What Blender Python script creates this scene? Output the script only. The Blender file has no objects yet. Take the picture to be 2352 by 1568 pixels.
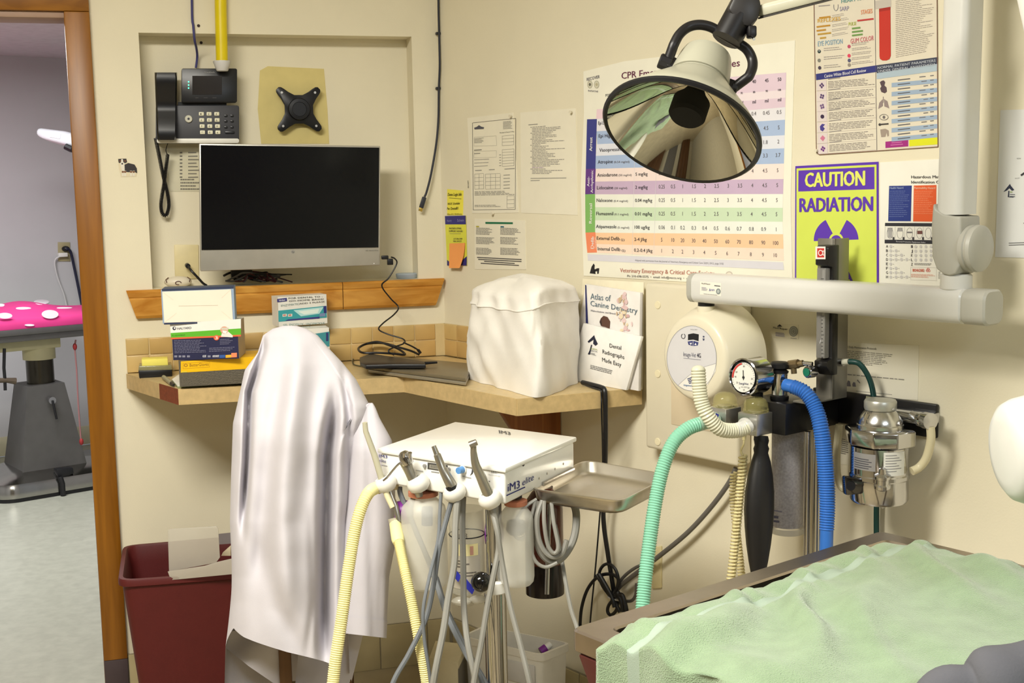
import bpy, bmesh, math, random
from mathutils import Vector as V, Matrix, noise
random.seed(7)
S = bpy.context.scene
COL = S.collection
# ---------------------------------------------------------------- camera
F, CX, CY, CAMH = 2850.0, 1176.0, 784.0, 1.47
PITCH, ROLL = math.radians(7.14), math.radians(-1.085)
_cp, _sp, _cr, _sr = math.cos(PITCH), math.sin(PITCH), math.cos(ROLL), math.sin(ROLL)
# rows: image right, image down, view direction (world axes)
_R0, _D0, FWD = V((1, 0, 0)), V((0, -_sp, -_cp)), V((0, _cp, -_sp))
RIGHT = _cr * _R0 - _sr * _D0
DOWN = _sr * _R0 + _cr * _D0
EYE = V((0, 0, CAMH))
cam = bpy.data.cameras.new('camera')
cam.sensor_fit = 'HORIZONTAL'; cam.sensor_width = 36; cam.lens = 36 * F / 2352
cam.clip_start = 0.05; cam.clip_end = 60
co = bpy.data.objects.new('camera', cam); COL.objects.link(co)
m = Matrix.Identity(4)
for i, ax in enumerate((RIGHT, -DOWN, -FWD)):
    for r in range(3): m[r][i] = ax[r]
m.translation = EYE; co.matrix_world = m; S.camera = co
# ---------------------------------------------------------------- world, lights, exposure
w = bpy.data.worlds.new('room_ambient'); S.world = w; w.use_nodes = True
w.node_tree.nodes['Background'].inputs[0].default_value = (0.80, 0.88, 1.0, 1)
w.node_tree.nodes['Background'].inputs[1].default_value = 0.30
S.view_settings.view_transform = 'Standard'; S.view_settings.look = 'None'
S.view_settings.gamma = 1; S.view_settings.use_curve_mapping = False
S.view_settings.exposure = 0.36
def area(name, loc, size, power, col, aim=(0, 0, -1), roll=0):
    l = bpy.data.lights.new(name, 'AREA'); l.shape = 'RECTANGLE'; l.size, l.size_y = size
    l.energy = power; l.color = col
    o = bpy.data.objects.new(name, l); COL.objects.link(o); o.location = loc
    q = V(aim).to_track_quat('-Z', 'Y'); o.rotation_euler = (q @ Matrix.Rotation(roll, 3, 'Z').to_quaternion()).to_euler()
    return o
CEIL = 2.62
area('ceiling_lamp_light', (-0.95, 1.15, CEIL - 0.05), (1.2, 0.6), 88, (1.0, 0.96, 0.86), roll=math.radians(20))
area('ceiling_lamp_light', (1.25, -0.7, CEIL - 0.05), (1.2, 0.6), 40, (0.78, 0.89, 1.0), roll=math.radians(20))
area('back_room_lamp_light', (-2.4, 5.0, 2.18), (1.2, 0.6), 56, (0.98, 0.98, 1.0))
# ---------------------------------------------------------------- pixel <-> place helpers (photo pixels, 2352 x 1568)
def ray(x, y): return RIGHT * ((x - CX) / F) + DOWN * ((y - CY) / F) + FWD
def at(x, y, d): return EYE + ray(x, y) * d
def onz(x, y, z):
    r = ray(x, y); return EYE + r * ((z - CAMH) / r.z)
UZ = V((0, 0, 1))
class Pl:
    def __init__(s, p0, n): s.p0 = V(p0); s.n = V(n).normalized()
    def p(s, x, y, off=0.0):
        r = ray(x, y); q = s.p0 + s.n * off
        return EYE + r * ((q - EYE).dot(s.n) / r.dot(s.n))
def dirs(deg):
    a = math.radians(deg); return V((math.cos(a), math.sin(a), 0)), V((math.sin(a), -math.cos(a), 0))
uL, nL = dirs(15.75); uR, nR = dirs(-51.3); uE, nE = dirs(21.5); uT, nT = dirs(38.7)
_r = ray(1018, 600); C0 = EYE + _r * (3.75 / math.hypot(_r.x, _r.y)); C0.z = 0
WL, WR = Pl(C0, nL), Pl(C0, nR)
def LP(u, w, z): return C0 + uL * u + nL * w + UZ * z     # left wall: along, out, up
def RP(u, w, z): return C0 + uR * u + nR * w + UZ * z
def Lc(x, y, off=0): p = WL.p(x, y, off) - C0; return p.dot(uL), p.z
def Rc(x, y, off=0): p = WR.p(x, y, off) - C0; return p.dot(uR), p.z
def zc(ox, oy, s): return lambda x, y: (ox + x / s, oy + y / s)
def lerp(a, b, t): return a + (b - a) * t
def sm(t): t = max(0, min(1, t)); return t * t * (3 - 2 * t)
# ---------------------------------------------------------------- materials
def lin(c): c /= 255.0; return c / 12.92 if c <= 0.04045 else ((c + 0.055) / 1.055) ** 2.4
MATS = {}
def mat(name, rgb, rough=0.5, metal=0.0, var=0.06, scale=18, bump=0.0, bscale=300, alpha=1.0, trans=0.0, ior=1.45, emit=0, coat=0, sheen=0, spec=0.5, sss=0):
    if name in MATS: return MATS[name]
    M = bpy.data.materials.new(name); M.use_nodes = True; nt = M.node_tree; b = nt.nodes['Principled BSDF']
    c = tuple(lin(v) for v in rgb)
    b.inputs['Roughness'].default_value = rough; b.inputs['Metallic'].default_value = metal
    b.inputs['Alpha'].default_value = alpha; b.inputs['Transmission Weight'].default_value = trans; b.inputs['IOR'].default_value = ior
    b.inputs['Coat Weight'].default_value = coat; b.inputs['Sheen Weight'].default_value = sheen
    b.inputs['Specular IOR Level'].default_value = spec
    if sss: b.inputs['Subsurface Weight'].default_value = sss; b.inputs['Subsurface Radius'].default_value = (0.01, 0.01, 0.01)
    if emit: b.inputs['Emission Color'].default_value = (*c, 1); b.inputs['Emission Strength'].default_value = emit
    b.inputs['Base Color'].default_value = (*c, 1)
    if var or bump: tc = nt.nodes.new('ShaderNodeTexCoord')
    if var:
        n = nt.nodes.new('ShaderNodeTexNoise'); n.inputs['Scale'].default_value = scale; n.inputs['Detail'].default_value = 3
        nt.links.new(tc.outputs['Object'], n.inputs['Vector'])
        r = nt.nodes.new('ShaderNodeValToRGB')
        r.color_ramp.elements[0].position = .3; r.color_ramp.elements[1].position = .7
        r.color_ramp.elements[0].color = (*[v * (1 - var) for v in c], 1); r.color_ramp.elements[1].color = (*[min(1, v * (1 + var)) for v in c], 1)
        nt.links.new(n.outputs['Fac'], r.inputs['Fac']); nt.links.new(r.outputs['Color'], b.inputs['Base Color'])
    if bump:
        n2 = nt.nodes.new('ShaderNodeTexNoise'); n2.inputs['Scale'].default_value = bscale; n2.inputs['Detail'].default_value = 2
        nt.links.new(tc.outputs['Object'], n2.inputs['Vector'])
        bp = nt.nodes.new('ShaderNodeBump'); bp.inputs['Strength'].default_value = bump; bp.inputs['Distance'].default_value = .002
        nt.links.new(n2.outputs['Fac'], bp.inputs['Height']); nt.links.new(bp.outputs['Normal'], b.inputs['Normal'])
    MATS[name] = M; return M
def wood(name, dark, light, axis=0, rough=.35, stretch=14):
    if name in MATS: return MATS[name]
    M = mat(name, light, rough, var=0); nt = M.node_tree; b = nt.nodes['Principled BSDF']
    tc = nt.nodes.new('ShaderNodeTexCoord'); mp = nt.nodes.new('ShaderNodeMapping')
    sc = [stretch * 2] * 3; sc[axis] = 1.2
    mp.inputs['Scale'].default_value = sc; n = nt.nodes.new('ShaderNodeTexNoise'); n.inputs['Scale'].default_value = 1.6; n.inputs['Detail'].default_value = 5; n.inputs['Distortion'].default_value = .6
    r = nt.nodes.new('ShaderNodeValToRGB'); r.color_ramp.elements[0].position = .32; r.color_ramp.elements[1].position = .68
    r.color_ramp.elements[0].color = (*[lin(v) for v in dark], 1); r.color_ramp.elements[1].color = (*[lin(v) for v in light], 1)
    nt.links.new(tc.outputs['Object'], mp.inputs['Vector']); nt.links.new(mp.outputs['Vector'], n.inputs['Vector'])
    nt.links.new(n.outputs['Fac'], r.inputs['Fac']); nt.links.new(r.outputs['Color'], b.inputs['Base Color'])
    return M
def ink(rgb): return mat('ink_%02x%02x%02x' % tuple(rgb), rgb, .6, var=0.02)
K = (38, 36, 40)
# ---------------------------------------------------------------- mesh builder
def fr(o, x, y, z=None):
    x = V(x).normalized(); y = V(y); y = (y - x * y.dot(x)).normalized()
    z = x.cross(y) if z is None else V(z)
    M = Matrix.Identity(4)
    for i, a in enumerate((x, y, z)):
        for r in range(3): M[r][i] = a[r]
    M.translation = V(o); return M
def axis_frame(o, ax):
    ax = V(ax).normalized(); h = UZ if abs(ax.z) < .9 else V((1, 0, 0))
    x = h.cross(ax).normalized(); return fr(o, x, ax.cross(x), ax)
def spl(pts, n=8):
    P = [V(p) for p in pts]; out = []
    for i in range(len(P) - 1):
        a, b, c, d = P[max(0, i - 1)], P[i], P[i + 1], P[min(len(P) - 1, i + 2)]
        for k in range(n):
            t = k / n
            out.append(.5 * ((2 * b) + (c - a) * t + (2 * a - 5 * b + 4 * c - d) * t * t + (3 * b - a - 3 * c + d) * t ** 3))
    out.append(P[-1]); return out
def resample(P, step):
    L = [0]
    for i in range(1, len(P)): L.append(L[-1] + (P[i] - P[i - 1]).length)
    n = max(2, int(L[-1] / step)); out = []; j = 0
    for k in range(n + 1):
        t = L[-1] * k / n
        while j < len(L) - 2 and L[j + 1] < t: j += 1
        out.append(P[j].lerp(P[j + 1], (t - L[j]) / max(1e-9, L[j + 1] - L[j])))
    return out
_txt = {}
def glyphs(s, bold):
    k = s
    if k in _txt: return _txt[k]
    c = bpy.data.curves.new('t', 'FONT'); c.body = s; c.size = 1; c.resolution_u = 2; c.offset = 0
    o = bpy.data.objects.new('t', c); me = o.to_mesh()
    vs = [v.co.copy() for v in me.vertices]; fs = [tuple(p.vertices) for p in me.polygons]
    o.to_mesh_clear(); bpy.data.objects.remove(o); bpy.data.curves.remove(c)
    x0 = min((v.x for v in vs), default=0); x1 = max((v.x for v in vs), default=1)
    _txt[k] = (vs, fs, x0, x1); return _txt[k]
class MB:
    def __init__(s): s.v = []; s.f = []; s.mi = []; s.mats = []
    def m(s, M):
        if M not in s.mats: s.mats.append(M)
        return s.mats.index(M)
    def add(s, vs, fs, M):
        b = len(s.v); s.v += [V(v) for v in vs]; i = s.m(M)
        for f in fs: s.f.append(tuple(b + k for k in f)); s.mi.append(i)
        return s
    def poly(s, pts, M): return s.add(pts, [tuple(range(len(pts)))], M)
    def bm(s, bm, M, X=None):
        bm.verts.index_update(); vs = [(X @ v.co if X else v.co.copy()) for v in bm.verts]
        s.add(vs, [tuple(v.index for v in f.verts) for f in bm.faces], M); bm.free(); return s
    def box(s, X, size, M, bev=0.0, seg=2):
        b = bmesh.new(); bmesh.ops.create_cube(b, size=1)
        for v in b.verts: v.co = V((v.co.x * size[0], v.co.y * size[1], v.co.z * size[2]))
        if bev: bmesh.ops.bevel(b, geom=list(b.edges), offset=bev, segments=seg, profile=.5, affect='EDGES')
        return s.bm(b, M, X)
    def prism(s, pts, ext, M, bev=0.0, seg=2):
        """pts: 3D polygon (front); ext: vector to the back"""
        b = bmesh.new(); a = [b.verts.new(p) for p in pts]; c = [b.verts.new(V(p) + V(ext)) for p in pts]
        b.faces.new(a); b.faces.new(c[::-1]); n = len(pts)
        for i in range(n): b.faces.new((a[i], c[i], c[(i + 1) % n], a[(i + 1) % n]))
        bmesh.ops.recalc_face_normals(b, faces=list(b.faces))
        if bev: bmesh.ops.bevel(b, geom=list(b.edges), offset=bev, segments=seg, profile=.5, affect='EDGES', clamp_overlap=True)
        return s.bm(b, M)
    def rings(s, R, M, caps=True, closed=False, wrap=True):
        n = len(R[0]); vs = [p for r in R for p in r]; fs = []
        N = len(R)
        for i in range(N if closed else N - 1):
            for j in range(n if wrap else n - 1):
                k = (j + 1) % n; i2 = (i + 1) % N
                fs.append((i * n + j, i * n + k, i2 * n + k, i2 * n + j))
        if caps and not closed and wrap: fs += [tuple(range(n))[::-1], tuple((N - 1) * n + j for j in range(n))]
        return s.add(vs, fs, M)
    def tube(s, P, r, M, n=10, caps=True, closed=False):
        P = [V(p) for p in P]; N = len(P); R = []; x = None
        for i in range(N):
            if closed: t = P[(i + 1) % N] - P[i - 1]
            else: t = P[min(N - 1, i + 1)] - P[max(0, i - 1)]
            if t.length < 1e-9: t = UZ.copy()
            t.normalize()
            if x is None: x = (UZ if abs(t.z) < .9 else V((1, 0, 0))).cross(t).normalized()
            else:
                x = x - t * x.dot(t)
                x = x.normalized() if x.length > 1e-6 else (V((1, 0, 0))).cross(t).normalized()
            y = t.cross(x); rr = r[i] if isinstance(r, (list, tuple)) else r
            R.append([P[i] + (x * math.cos(2 * math.pi * k / n) + y * math.sin(2 * math.pi * k / n)) * rr for k in range(n)])
        return s.rings(R, M, caps, closed)
    def lathe(s, prof, X, M, n=32, a0=0, a1=2 * math.pi, caps=True):
        full = abs(a1 - a0 - 2 * math.pi) < 1e-6; k = n if full else n + 1
        R = [[X @ V((r * math.cos(a0 + (a1 - a0) * j / n), r * math.sin(a0 + (a1 - a0) * j / n), h)) for j in range(k)] for r, h in prof]
        return s.rings(R, M, caps and full, wrap=full)
    def cyl(s, p, q, r, M, r2=None, n=20, bev=0):
        p, q = V(p), V(q); h = (q - p).length; r2 = r if r2 is None else r2
        pr = [(r, 0), (r2, h)] if not bev else [(r - bev, 0), (r, bev), (r2, h - bev), (r2 - bev, h)]
        return s.lathe(pr, axis_frame(p, q - p), M, n)
    def ball(s, c, r, M, n=16, sc=(1, 1, 1), X=None):
        b = bmesh.new(); bmesh.ops.create_uvsphere(b, u_segments=n, v_segments=max(6, n // 2), radius=r)
        for v in b.verts: v.co = V((v.co.x * sc[0], v.co.y * sc[1], v.co.z * sc[2]))
        return s.bm(b, M, (X if X else Matrix.Translation(V(c))))
    def text(s, t, a, b, up, M, cap=None, bold=False, shear=0.0):
        """text from baseline point a to baseline point b; up: unit vector; cap: cap height"""
        vs, fs, x0, x1 = glyphs(t, bold); a, b, up = V(a), V(b), V(up).normalized()
        if not vs: return s
        d = (b - a) / max(1e-6, x1 - x0); sy = (cap / .73) if cap else d.length
        dn = d.normalized(); nn = dn.cross(up) * .00004
        for i, (kx, ky) in enumerate({0: ((0, 0),), 1: ((-.022, 0), (.022, 0)), 2: ((-.045, -.012), (-.015, .012), (.015, -.012), (.045, .012))}[int(bold)]):
            s.add([a + d * (v.x - x0) + up * ((v.y + ky) * sy) + dn * (v.y * sy * shear + kx * sy * .8) + nn * i for v in vs], fs, M)
        return s
    def build(s, name, parent=None, smooth=True, ang=35):
        if parent is not None: org = WORLD[parent.name]
        else:
            xs = [v.x for v in s.v]; ys = [v.y for v in s.v]; zs = [v.z for v in s.v]
            org = V(((min(xs) + max(xs)) / 2, (min(ys) + max(ys)) / 2, min(zs)))
        me = bpy.data.meshes.new(name); me.from_pydata([v - org for v in s.v], [], s.f)
        for M in s.mats: me.materials.append(M)
        me.polygons.foreach_set('material_index', s.mi)
        if smooth:
            me.polygons.foreach_set('use_smooth', [True] * len(me.polygons)); me.update(); me.set_sharp_from_angle(angle=math.radians(ang))
        me.update()
        o = bpy.data.objects.new(name, me); COL.objects.link(o); WORLD[o.name] = org.copy()
        if parent is not None: o.parent = parent
        else: o.location = org
        return o
WORLD = {}
def thing(name, label, cat, loc, group=None):
    o = bpy.data.objects.new(name, None); COL.objects.link(o); o.location = loc; o.empty_display_size = .05
    WORLD[o.name] = V(loc); return tag(o, label, cat, group)
def tag(o, label, cat, group=None):
    o['label'] = label; o['category'] = cat
    if group: o['group'] = group
    return o
def struct(o): o['kind'] = 'structure'; return o
class Sheet:
    """something printed on a known plane; every mark lies on that plane"""
    def __init__(s, pl, off=0.0, mb=None, z=None): s.pl = pl; s.off = off; s.mb = mb or MB(); s.z = z or (lambda x, y: (x, y)); s.k = 0
    def pt(s, x, y, lift=0): x, y = s.z(x, y); return s.pl.p(x, y, s.off + lift)
    def base(s, pts, M, th=.0012):
        P = [s.pt(*p) for p in pts]; s.mb.prism(P, -s.pl.n * th, M); return s
    def area(s, pts, c, lift=.0004): s.mb.poly([s.pt(x, y, lift) for x, y in pts], ink(c) if isinstance(c, tuple) else c); return s
    def rect(s, x0, y0, x1, y1, c, lift=.0004): return s.area([(x0, y0), (x1, y0), (x1, y1), (x0, y1)], c, lift)
    def line(s, a, b, wd, c, lift=.0007):
        dx, dy = b[0] - a[0], b[1] - a[1]; L = math.hypot(dx, dy) or 1; nx, ny = -dy / L * wd / 2, dx / L * wd / 2
        return s.area([(a[0] + nx, a[1] + ny), (b[0] + nx, b[1] + ny), (b[0] - nx, b[1] - ny), (a[0] - nx, a[1] - ny)], c, lift)
    def frame(s, pts, wd, c, lift=.0007):
        for i in range(len(pts)): s.line(pts[i], pts[(i + 1) % len(pts)], wd, c, lift)
        return s
    def disc(s, x, y, rx, ry, c, lift=.0006, n=20): return s.area([(x + rx * math.cos(2 * math.pi * k / n), y + ry * math.sin(2 * math.pi * k / n)) for k in range(n)], c, lift)
    def arc(s, x, y, rx, ry, a0, a1, wd, c, lift=.0008, n=14):
        p = [(x + rx * math.cos(lerp(a0, a1, k / n)), y + ry * math.sin(lerp(a0, a1, k / n))) for k in range(n + 1)]
        for i in range(n): s.line(p[i], p[i + 1], wd, c, lift)
        return s
    def text(s, t, a, b, cap, c, bold=False, lift=.001, shear=0, up=None):
        A, B = s.pt(*a, lift), s.pt(*b, lift)
        if up is None: T = s.pt(a[0], a[1] - cap, lift)
        else: T = s.pt(a[0] + up[0] * cap, a[1] + up[1] * cap, lift)
        s.mb.text(t, A, B, T - A, ink(c) if isinstance(c, tuple) else c, (T - A).length, bold, shear); return s
    def ntext(s, t, x, y, cap, c, bold=False, slope=0.0, k=.95, lift=.001):
        '''text centred on a pixel, in its natural proportions'''
        A = s.pt(x, y, lift); d = (s.pt(x + 20, y + 20 * slope, lift) - A).normalized(); T = s.pt(x, y - cap, lift) - A
        vs, fs, x0, x1 = glyphs(t, bold); w_ = (x1 - x0) * T.length / .73 * k
        s.mb.text(t, A - d * w_ / 2, A + d * w_ / 2, T, ink(c), T.length, bold); return s
    def para(s, q, n, c, th=.42, fill=1.0, lift=.0008, seed=None, words=True, rag=.35):
        """q: TL,TR,BR,BL; n unreadable lines of small print"""
        rnd = random.Random(seed if seed is not None else int(q[0][0] * 13 + q[0][1] * 7))
        bl = lambda u, v: (lerp(lerp(q[0][0], q[1][0], u), lerp(q[3][0], q[2][0], u), v), lerp(lerp(q[0][1], q[1][1], u), lerp(q[3][1], q[2][1], u), v))
        for i in range(n):
            u = 0.0; end = 1 - rnd.random() * rag
            while u < end:
                wl = (.04 + rnd.random() * .1) if words else end
                u2 = min(end, u + wl)
                s.area([bl(u, i / n), bl(u2, i / n), bl(u2, (i + th) / n), bl(u, (i + th) / n)], c, lift)
                u = u2 + .015
        return s
def pslab(pl, pts, off, th, M, bev=0, mb=None):
    mb = mb or MB(); return mb.prism([pl.p(x, y, off) for x, y in pts], -pl.n * th, M, bev)
def rrect(x0, y0, x1, y1, r, n=4):
    out = []
    for cx, cy, a in ((x1 - r, y0 + r, -90), (x1 - r, y1 - r, 0), (x0 + r, y1 - r, 90), (x0 + r, y0 + r, 180)):
        for k in range(n + 1): t = math.radians(a + 90 * k / n); out.append((cx + r * math.cos(t), cy + r * math.sin(t)))
    return out
def corr(P, r, amp, pitch, M, n=14, mb=None, taper=None):
    mb = mb or MB(); P = resample(P, pitch / 4); N = len(P)
    rr = [r * (taper(i / (N - 1)) if taper else 1) + amp * (1, 0.2, -.6, .2)[i % 4] for i in range(N)]
    return mb.tube(P, rr, M, n)
def coil(P, R, r, pitch, M, n=6, mb=None):
    mb = mb or MB(); P = resample(P, pitch / 9); out = []; x = None
    for i in range(len(P)):
        t = (P[min(len(P) - 1, i + 1)] - P[max(0, i - 1)]).normalized()
        if x is None: x = (V((1, 0, 0)) if abs(t.x) < .9 else UZ).cross(t).normalized()
        else: x = (x - t * x.dot(t)).normalized()
        y = t.cross(x); a = 2 * math.pi * i / 9
        out.append(P[i] + (x * math.cos(a) + y * math.sin(a)) * R)
    return mb.tube(out, r, M, n)
def hose(pts, r, M, n=10, k=8): return MB().tube(spl(pts, k), r, M, n)
def pa(lst, d): return [at(p[0], p[1], (p[2] if len(p) > 2 else d)) for p in lst]
# shared materials
white_pl = mat('white_plastic', (236, 234, 226), .35)
black_pl = mat('black_plastic', (22, 22, 25), .4)
chrome = mat('chrome', (196, 196, 199), .12, 1.0, var=.02)
steel = mat('brushed_steel', (190, 184, 176), .32, 1.0, var=.05, scale=60)
paper = mat('white_paper', (240, 236, 224), .7, var=.02)
# ================================================================= SETTING
wallm = mat('cream_wall_paint', (230, 222, 197), .75, var=.02, scale=6, bump=.12, bscale=220)
coolwall = mat('grey_wall_paint', (196, 195, 195), .8, var=.03, scale=3, bump=.1, bscale=200)
ceilm = mat('ceiling_paint', (225, 222, 212), .9)
# left wall with a door opening and a shallow niche
D0, D1, DH = -1.93, -1.0375, 1.962
N0, N1, NZ0, NZ1, ND = -.846, -.078, 1.199, 1.910, .08
def wall_left():
    b = MB(); T = -.12; us = [-3.3, D0, D1, N0, N1, 0]; zs = [0, NZ0, NZ1, DH, CEIL]
    def hole(i, j):
        if us[i] == D0 and zs[j] < DH: return 'door'
        if us[i] == N0 and zs[j] == NZ0: return 'niche'
    for i in range(len(us) - 1):
        for j in range(len(zs) - 1):
            h = hole(i, j); a, c, d, e = us[i], us[i + 1], zs[j], zs[j + 1]
            if not h: b.poly([LP(a, 0, d), LP(c, 0, d), LP(c, 0, e), LP(a, 0, e)], wallm)
            if h != 'door': b.poly([LP(a, T, d), LP(a, T, e), LP(c, T, e), LP(c, T, d)], coolwall)
            if h == 'niche':
                q = [(a, d), (c, d), (c, e), (a, e)]
                b.poly([LP(u, -ND, z) for u, z in q], wallm)
                for k in range(4):
                    p, r = q[k], q[(k + 1) % 4]; b.poly([LP(p[0], 0, p[1]), LP(r[0], 0, r[1]), LP(r[0], -ND, r[1]), LP(p[0], -ND, p[1])], wallm)
    for p, r in (((D0, 0), (D0, DH)), ((D0, DH), (D1, DH)), ((D1, DH), (D1, 0))):
        b.poly([LP(p[0], 0, p[1]), LP(r[0], 0, r[1]), LP(r[0], T, r[1]), LP(p[0], T, p[1])], wallm)
    return struct(b.build('wall_left', smooth=False))
wall_left()
b = MB(); b.prism([RP(0, 0, 0), RP(5.2, 0, 0), RP(5.2, 0, CEIL), RP(0, 0, CEIL)], -nR * .1, wallm); struct(b.build('wall_right', smooth=False))
# floor and ceiling of this room, closed by a plain rear wall
tile = mat('floor_tile', (158, 144, 114), .35, var=.1, scale=5)
PA, PB = LP(-3.3, 0, 0), RP(5.2, 0, 0)
FP = [C0, PB, V((1.6, -3.0, 0)), V((-3.4, -3.0, 0)), PA]
b = MB(); b.prism(FP, (0, 0, -.05), tile); struct(b.build('floor', smooth=False))
b = MB(); b.prism([p + UZ * CEIL for p in FP], (0, 0, .05), ceilm); struct(b.build('ceiling', smooth=False))
rearm = mat('rear_wall_paint', (168, 160, 138), .8)
b = MB(); b.prism([FP[1], FP[2], FP[2] + UZ * CEIL, FP[1] + UZ * CEIL], (.1, -.05, 0), rearm)
b.prism([FP[2], FP[3], FP[3] + UZ * CEIL, FP[2] + UZ * CEIL], (0, -.1, 0), rearm)
b.prism([FP[3], FP[4], FP[4] + UZ * CEIL, FP[3] + UZ * CEIL], (-.1, 0, 0), rearm); struct(b.build('wall_rear', smooth=False))
# back room seen through the door
TB = onz(120, 1141, 0); FARO = onz(60, 1040, 0)
def TP(u, w, z): return TB + uT * u + nT * w + UZ * z
fw = -(FARO - TB).dot(-nT); fwd = (FARO - TB).dot(nT)
b = MB(); b.prism([TP(-3, fwd, 0), TP(4, fwd, 0), TP(4, fwd, CEIL), TP(-3, fwd, CEIL)], -nT * .1, coolwall); struct(b.build('wall_far', smooth=False))
vinyl = mat('speckled_vinyl', (164, 165, 150), .3, var=.08, scale=30)
BK = [TP(-3, fwd, 0), TP(4, fwd, 0), LP(.3, -.121, 0), LP(-3.3, -.121, 0)]
b = MB(); b.prism([p - UZ * .002 for p in BK] , (0, 0, -.05), vinyl)
b.prism([LP(D0, 0, -.002), LP(D0, -.121, -.002), LP(D1, -.121, -.002), LP(D1, 0, -.002)], (0, 0, -.05), vinyl); struct(b.build('floor', smooth=False))
b = MB(); b.prism([p + UZ * 2.24 for p in BK], (0, 0, .05), mat('grey_ceiling', (205, 203, 205), .9)); struct(b.build('ceiling', smooth=False))
b = MB(); b.prism([BK[0], BK[3], BK[3] + UZ * CEIL, BK[0] + UZ * CEIL], -uT * .1, coolwall); struct(b.build('wall_side', smooth=False))
b = MB(); b.prism([BK[1], BK[2], BK[2] + UZ * CEIL, BK[1] + UZ * CEIL], uT * .1, coolwall); struct(b.build('wall_side', smooth=False))
cove = mat('beige_cove_base', (196, 190, 160), .5)
b = MB(); b.prism([TP(-3, fwd + .012, .002), TP(4, fwd + .012, .002), TP(4, fwd + .012, .112), TP(-3, fwd + .012, .112)], -nT * .011, cove, .003); struct(b.build('baseboard_far'))
# door casing: header, legs, jamb boards, dark scuffed foot
oak = wood('oak_trim', (122, 74, 10), (156, 100, 22), 2, .35, 10)
oakh = wood('oak_trim_header', (128, 80, 16), (158, 104, 30), 0, .35, 10)
foot = mat('scuffed_foot', (70, 58, 60), .6)
b = MB(); CW = .066
def lbox(b, u0, u1, w0, w1, z0, z1, M, bev=.003): return b.prism([LP(u0, w1, z0), LP(u1, w1, z0), LP(u1, w1, z1), LP(u0, w1, z1)], nL * (w0 - w1), M, bev)
lbox(b, D1, D1 + CW, .001, .018, .13, DH, oak); lbox(b, D1, D1 + CW, .001, .018, 0, .13, foot)
lbox(b, D0 - CW, D0, .001, .018, .0, DH, oak)
lbox(b, D0 - CW, D1 + CW, .001, .018, DH + .0005, DH + .1, oakh)
lbox(b, D1 - .0015, D1 + .012, -.121, .0015, 0, DH - .017, oak, .0005); lbox(b, D0, D0 + .016, -.121, .004, 0, DH - .017, oak, .001)
lbox(b, D0, D1, -.121, .004, DH - .016, DH, mat('pale_jamb', (170, 140, 120), .5), .001)
struct(b.build('trim_1'))
# wooden chair rail under the niche
rail = wood('pine_rail', (174, 112, 34), (214, 158, 74), 0, .3, 9)
A, B_ = Lc(290, 669)[0], -.002
def railp(u0, u1, b, c0, c1):
    prof = [(.0, 1.118), (.014, 1.118), (.019, 1.126), (.022, 1.172), (.019, 1.176), (.022, 1.18), (.024, 1.192), (.018, 1.1985), (0, 1.1985)]
    R = []
    for t, sl in ((u0, c0), (u1, c1)): R.append([LP(t + sl * (1.1985 - z), wd, z) for wd, z in prof])
    b.rings(R, rail)
b = MB(); railp(A, -.31, b, .3, 0); railp(-.308, B_, b, 0, -.35); struct(b.build('trim_2', ang=25))
# tile base along both walls
btile = mat('beige_base_tile', (186, 172, 132), .4, var=.12, scale=8); grout = mat('grout', (150, 140, 116), .8)
b = MB(); lbox(b, D1 + CW + .001, -.001, .001, .008, 0, .138, grout, 0)
u = D1 + CW + .002
while u < -.02: lbox(b, u, min(u + .145, -.012), .001, .011, .0, .137, btile, .002); u += .148
struct(b.build('baseboard_left'))
def rbox(b, u0, u1, w0, w1, z0, z1, M, bev=.003, seg=2): return b.prism([RP(u0, w1, z0), RP(u1, w1, z0), RP(u1, w1, z1), RP(u0, w1, z1)], nR * (w0 - w1), M, bev, seg)
b = MB(); rbox(b, .012, 3, .001, .008, 0, .138, grout, 0); u = .013
while u < 2.9: rbox(b, u, u + .145, .001, .011, .0, .137, btile, .002); u += .148
struct(b.build('baseboard_right'))
# ceiling lamps the room has (above the frame)
lensm = mat('lamp_lens', (255, 250, 235), .4, var=0, emit=.6)
for (x, y) in ((-.95, 1.15), (1.25, -.7)):
    t = thing('ceiling_lamp', 'white fluorescent troffer set in the ceiling above the %s' % ('doorway side of the room' if y > 0 else 'camera side of the room'), 'lamp', (x, y, CEIL))
    X = fr((x, y, CEIL - .012), (math.cos(math.radians(20)), math.sin(math.radians(20)), 0), (-math.sin(math.radians(20)), math.cos(math.radians(20)), 0))
    b = MB(); b.box(X, (1.28, .66, .02), white_pl, .004); b.build('frame', t)
    X2 = X.copy(); X2.translation = V((x, y, CEIL - .024)); b = MB(); b.box(X2, (1.2, .58, .006), lensm); b.build('lens', t)
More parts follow.
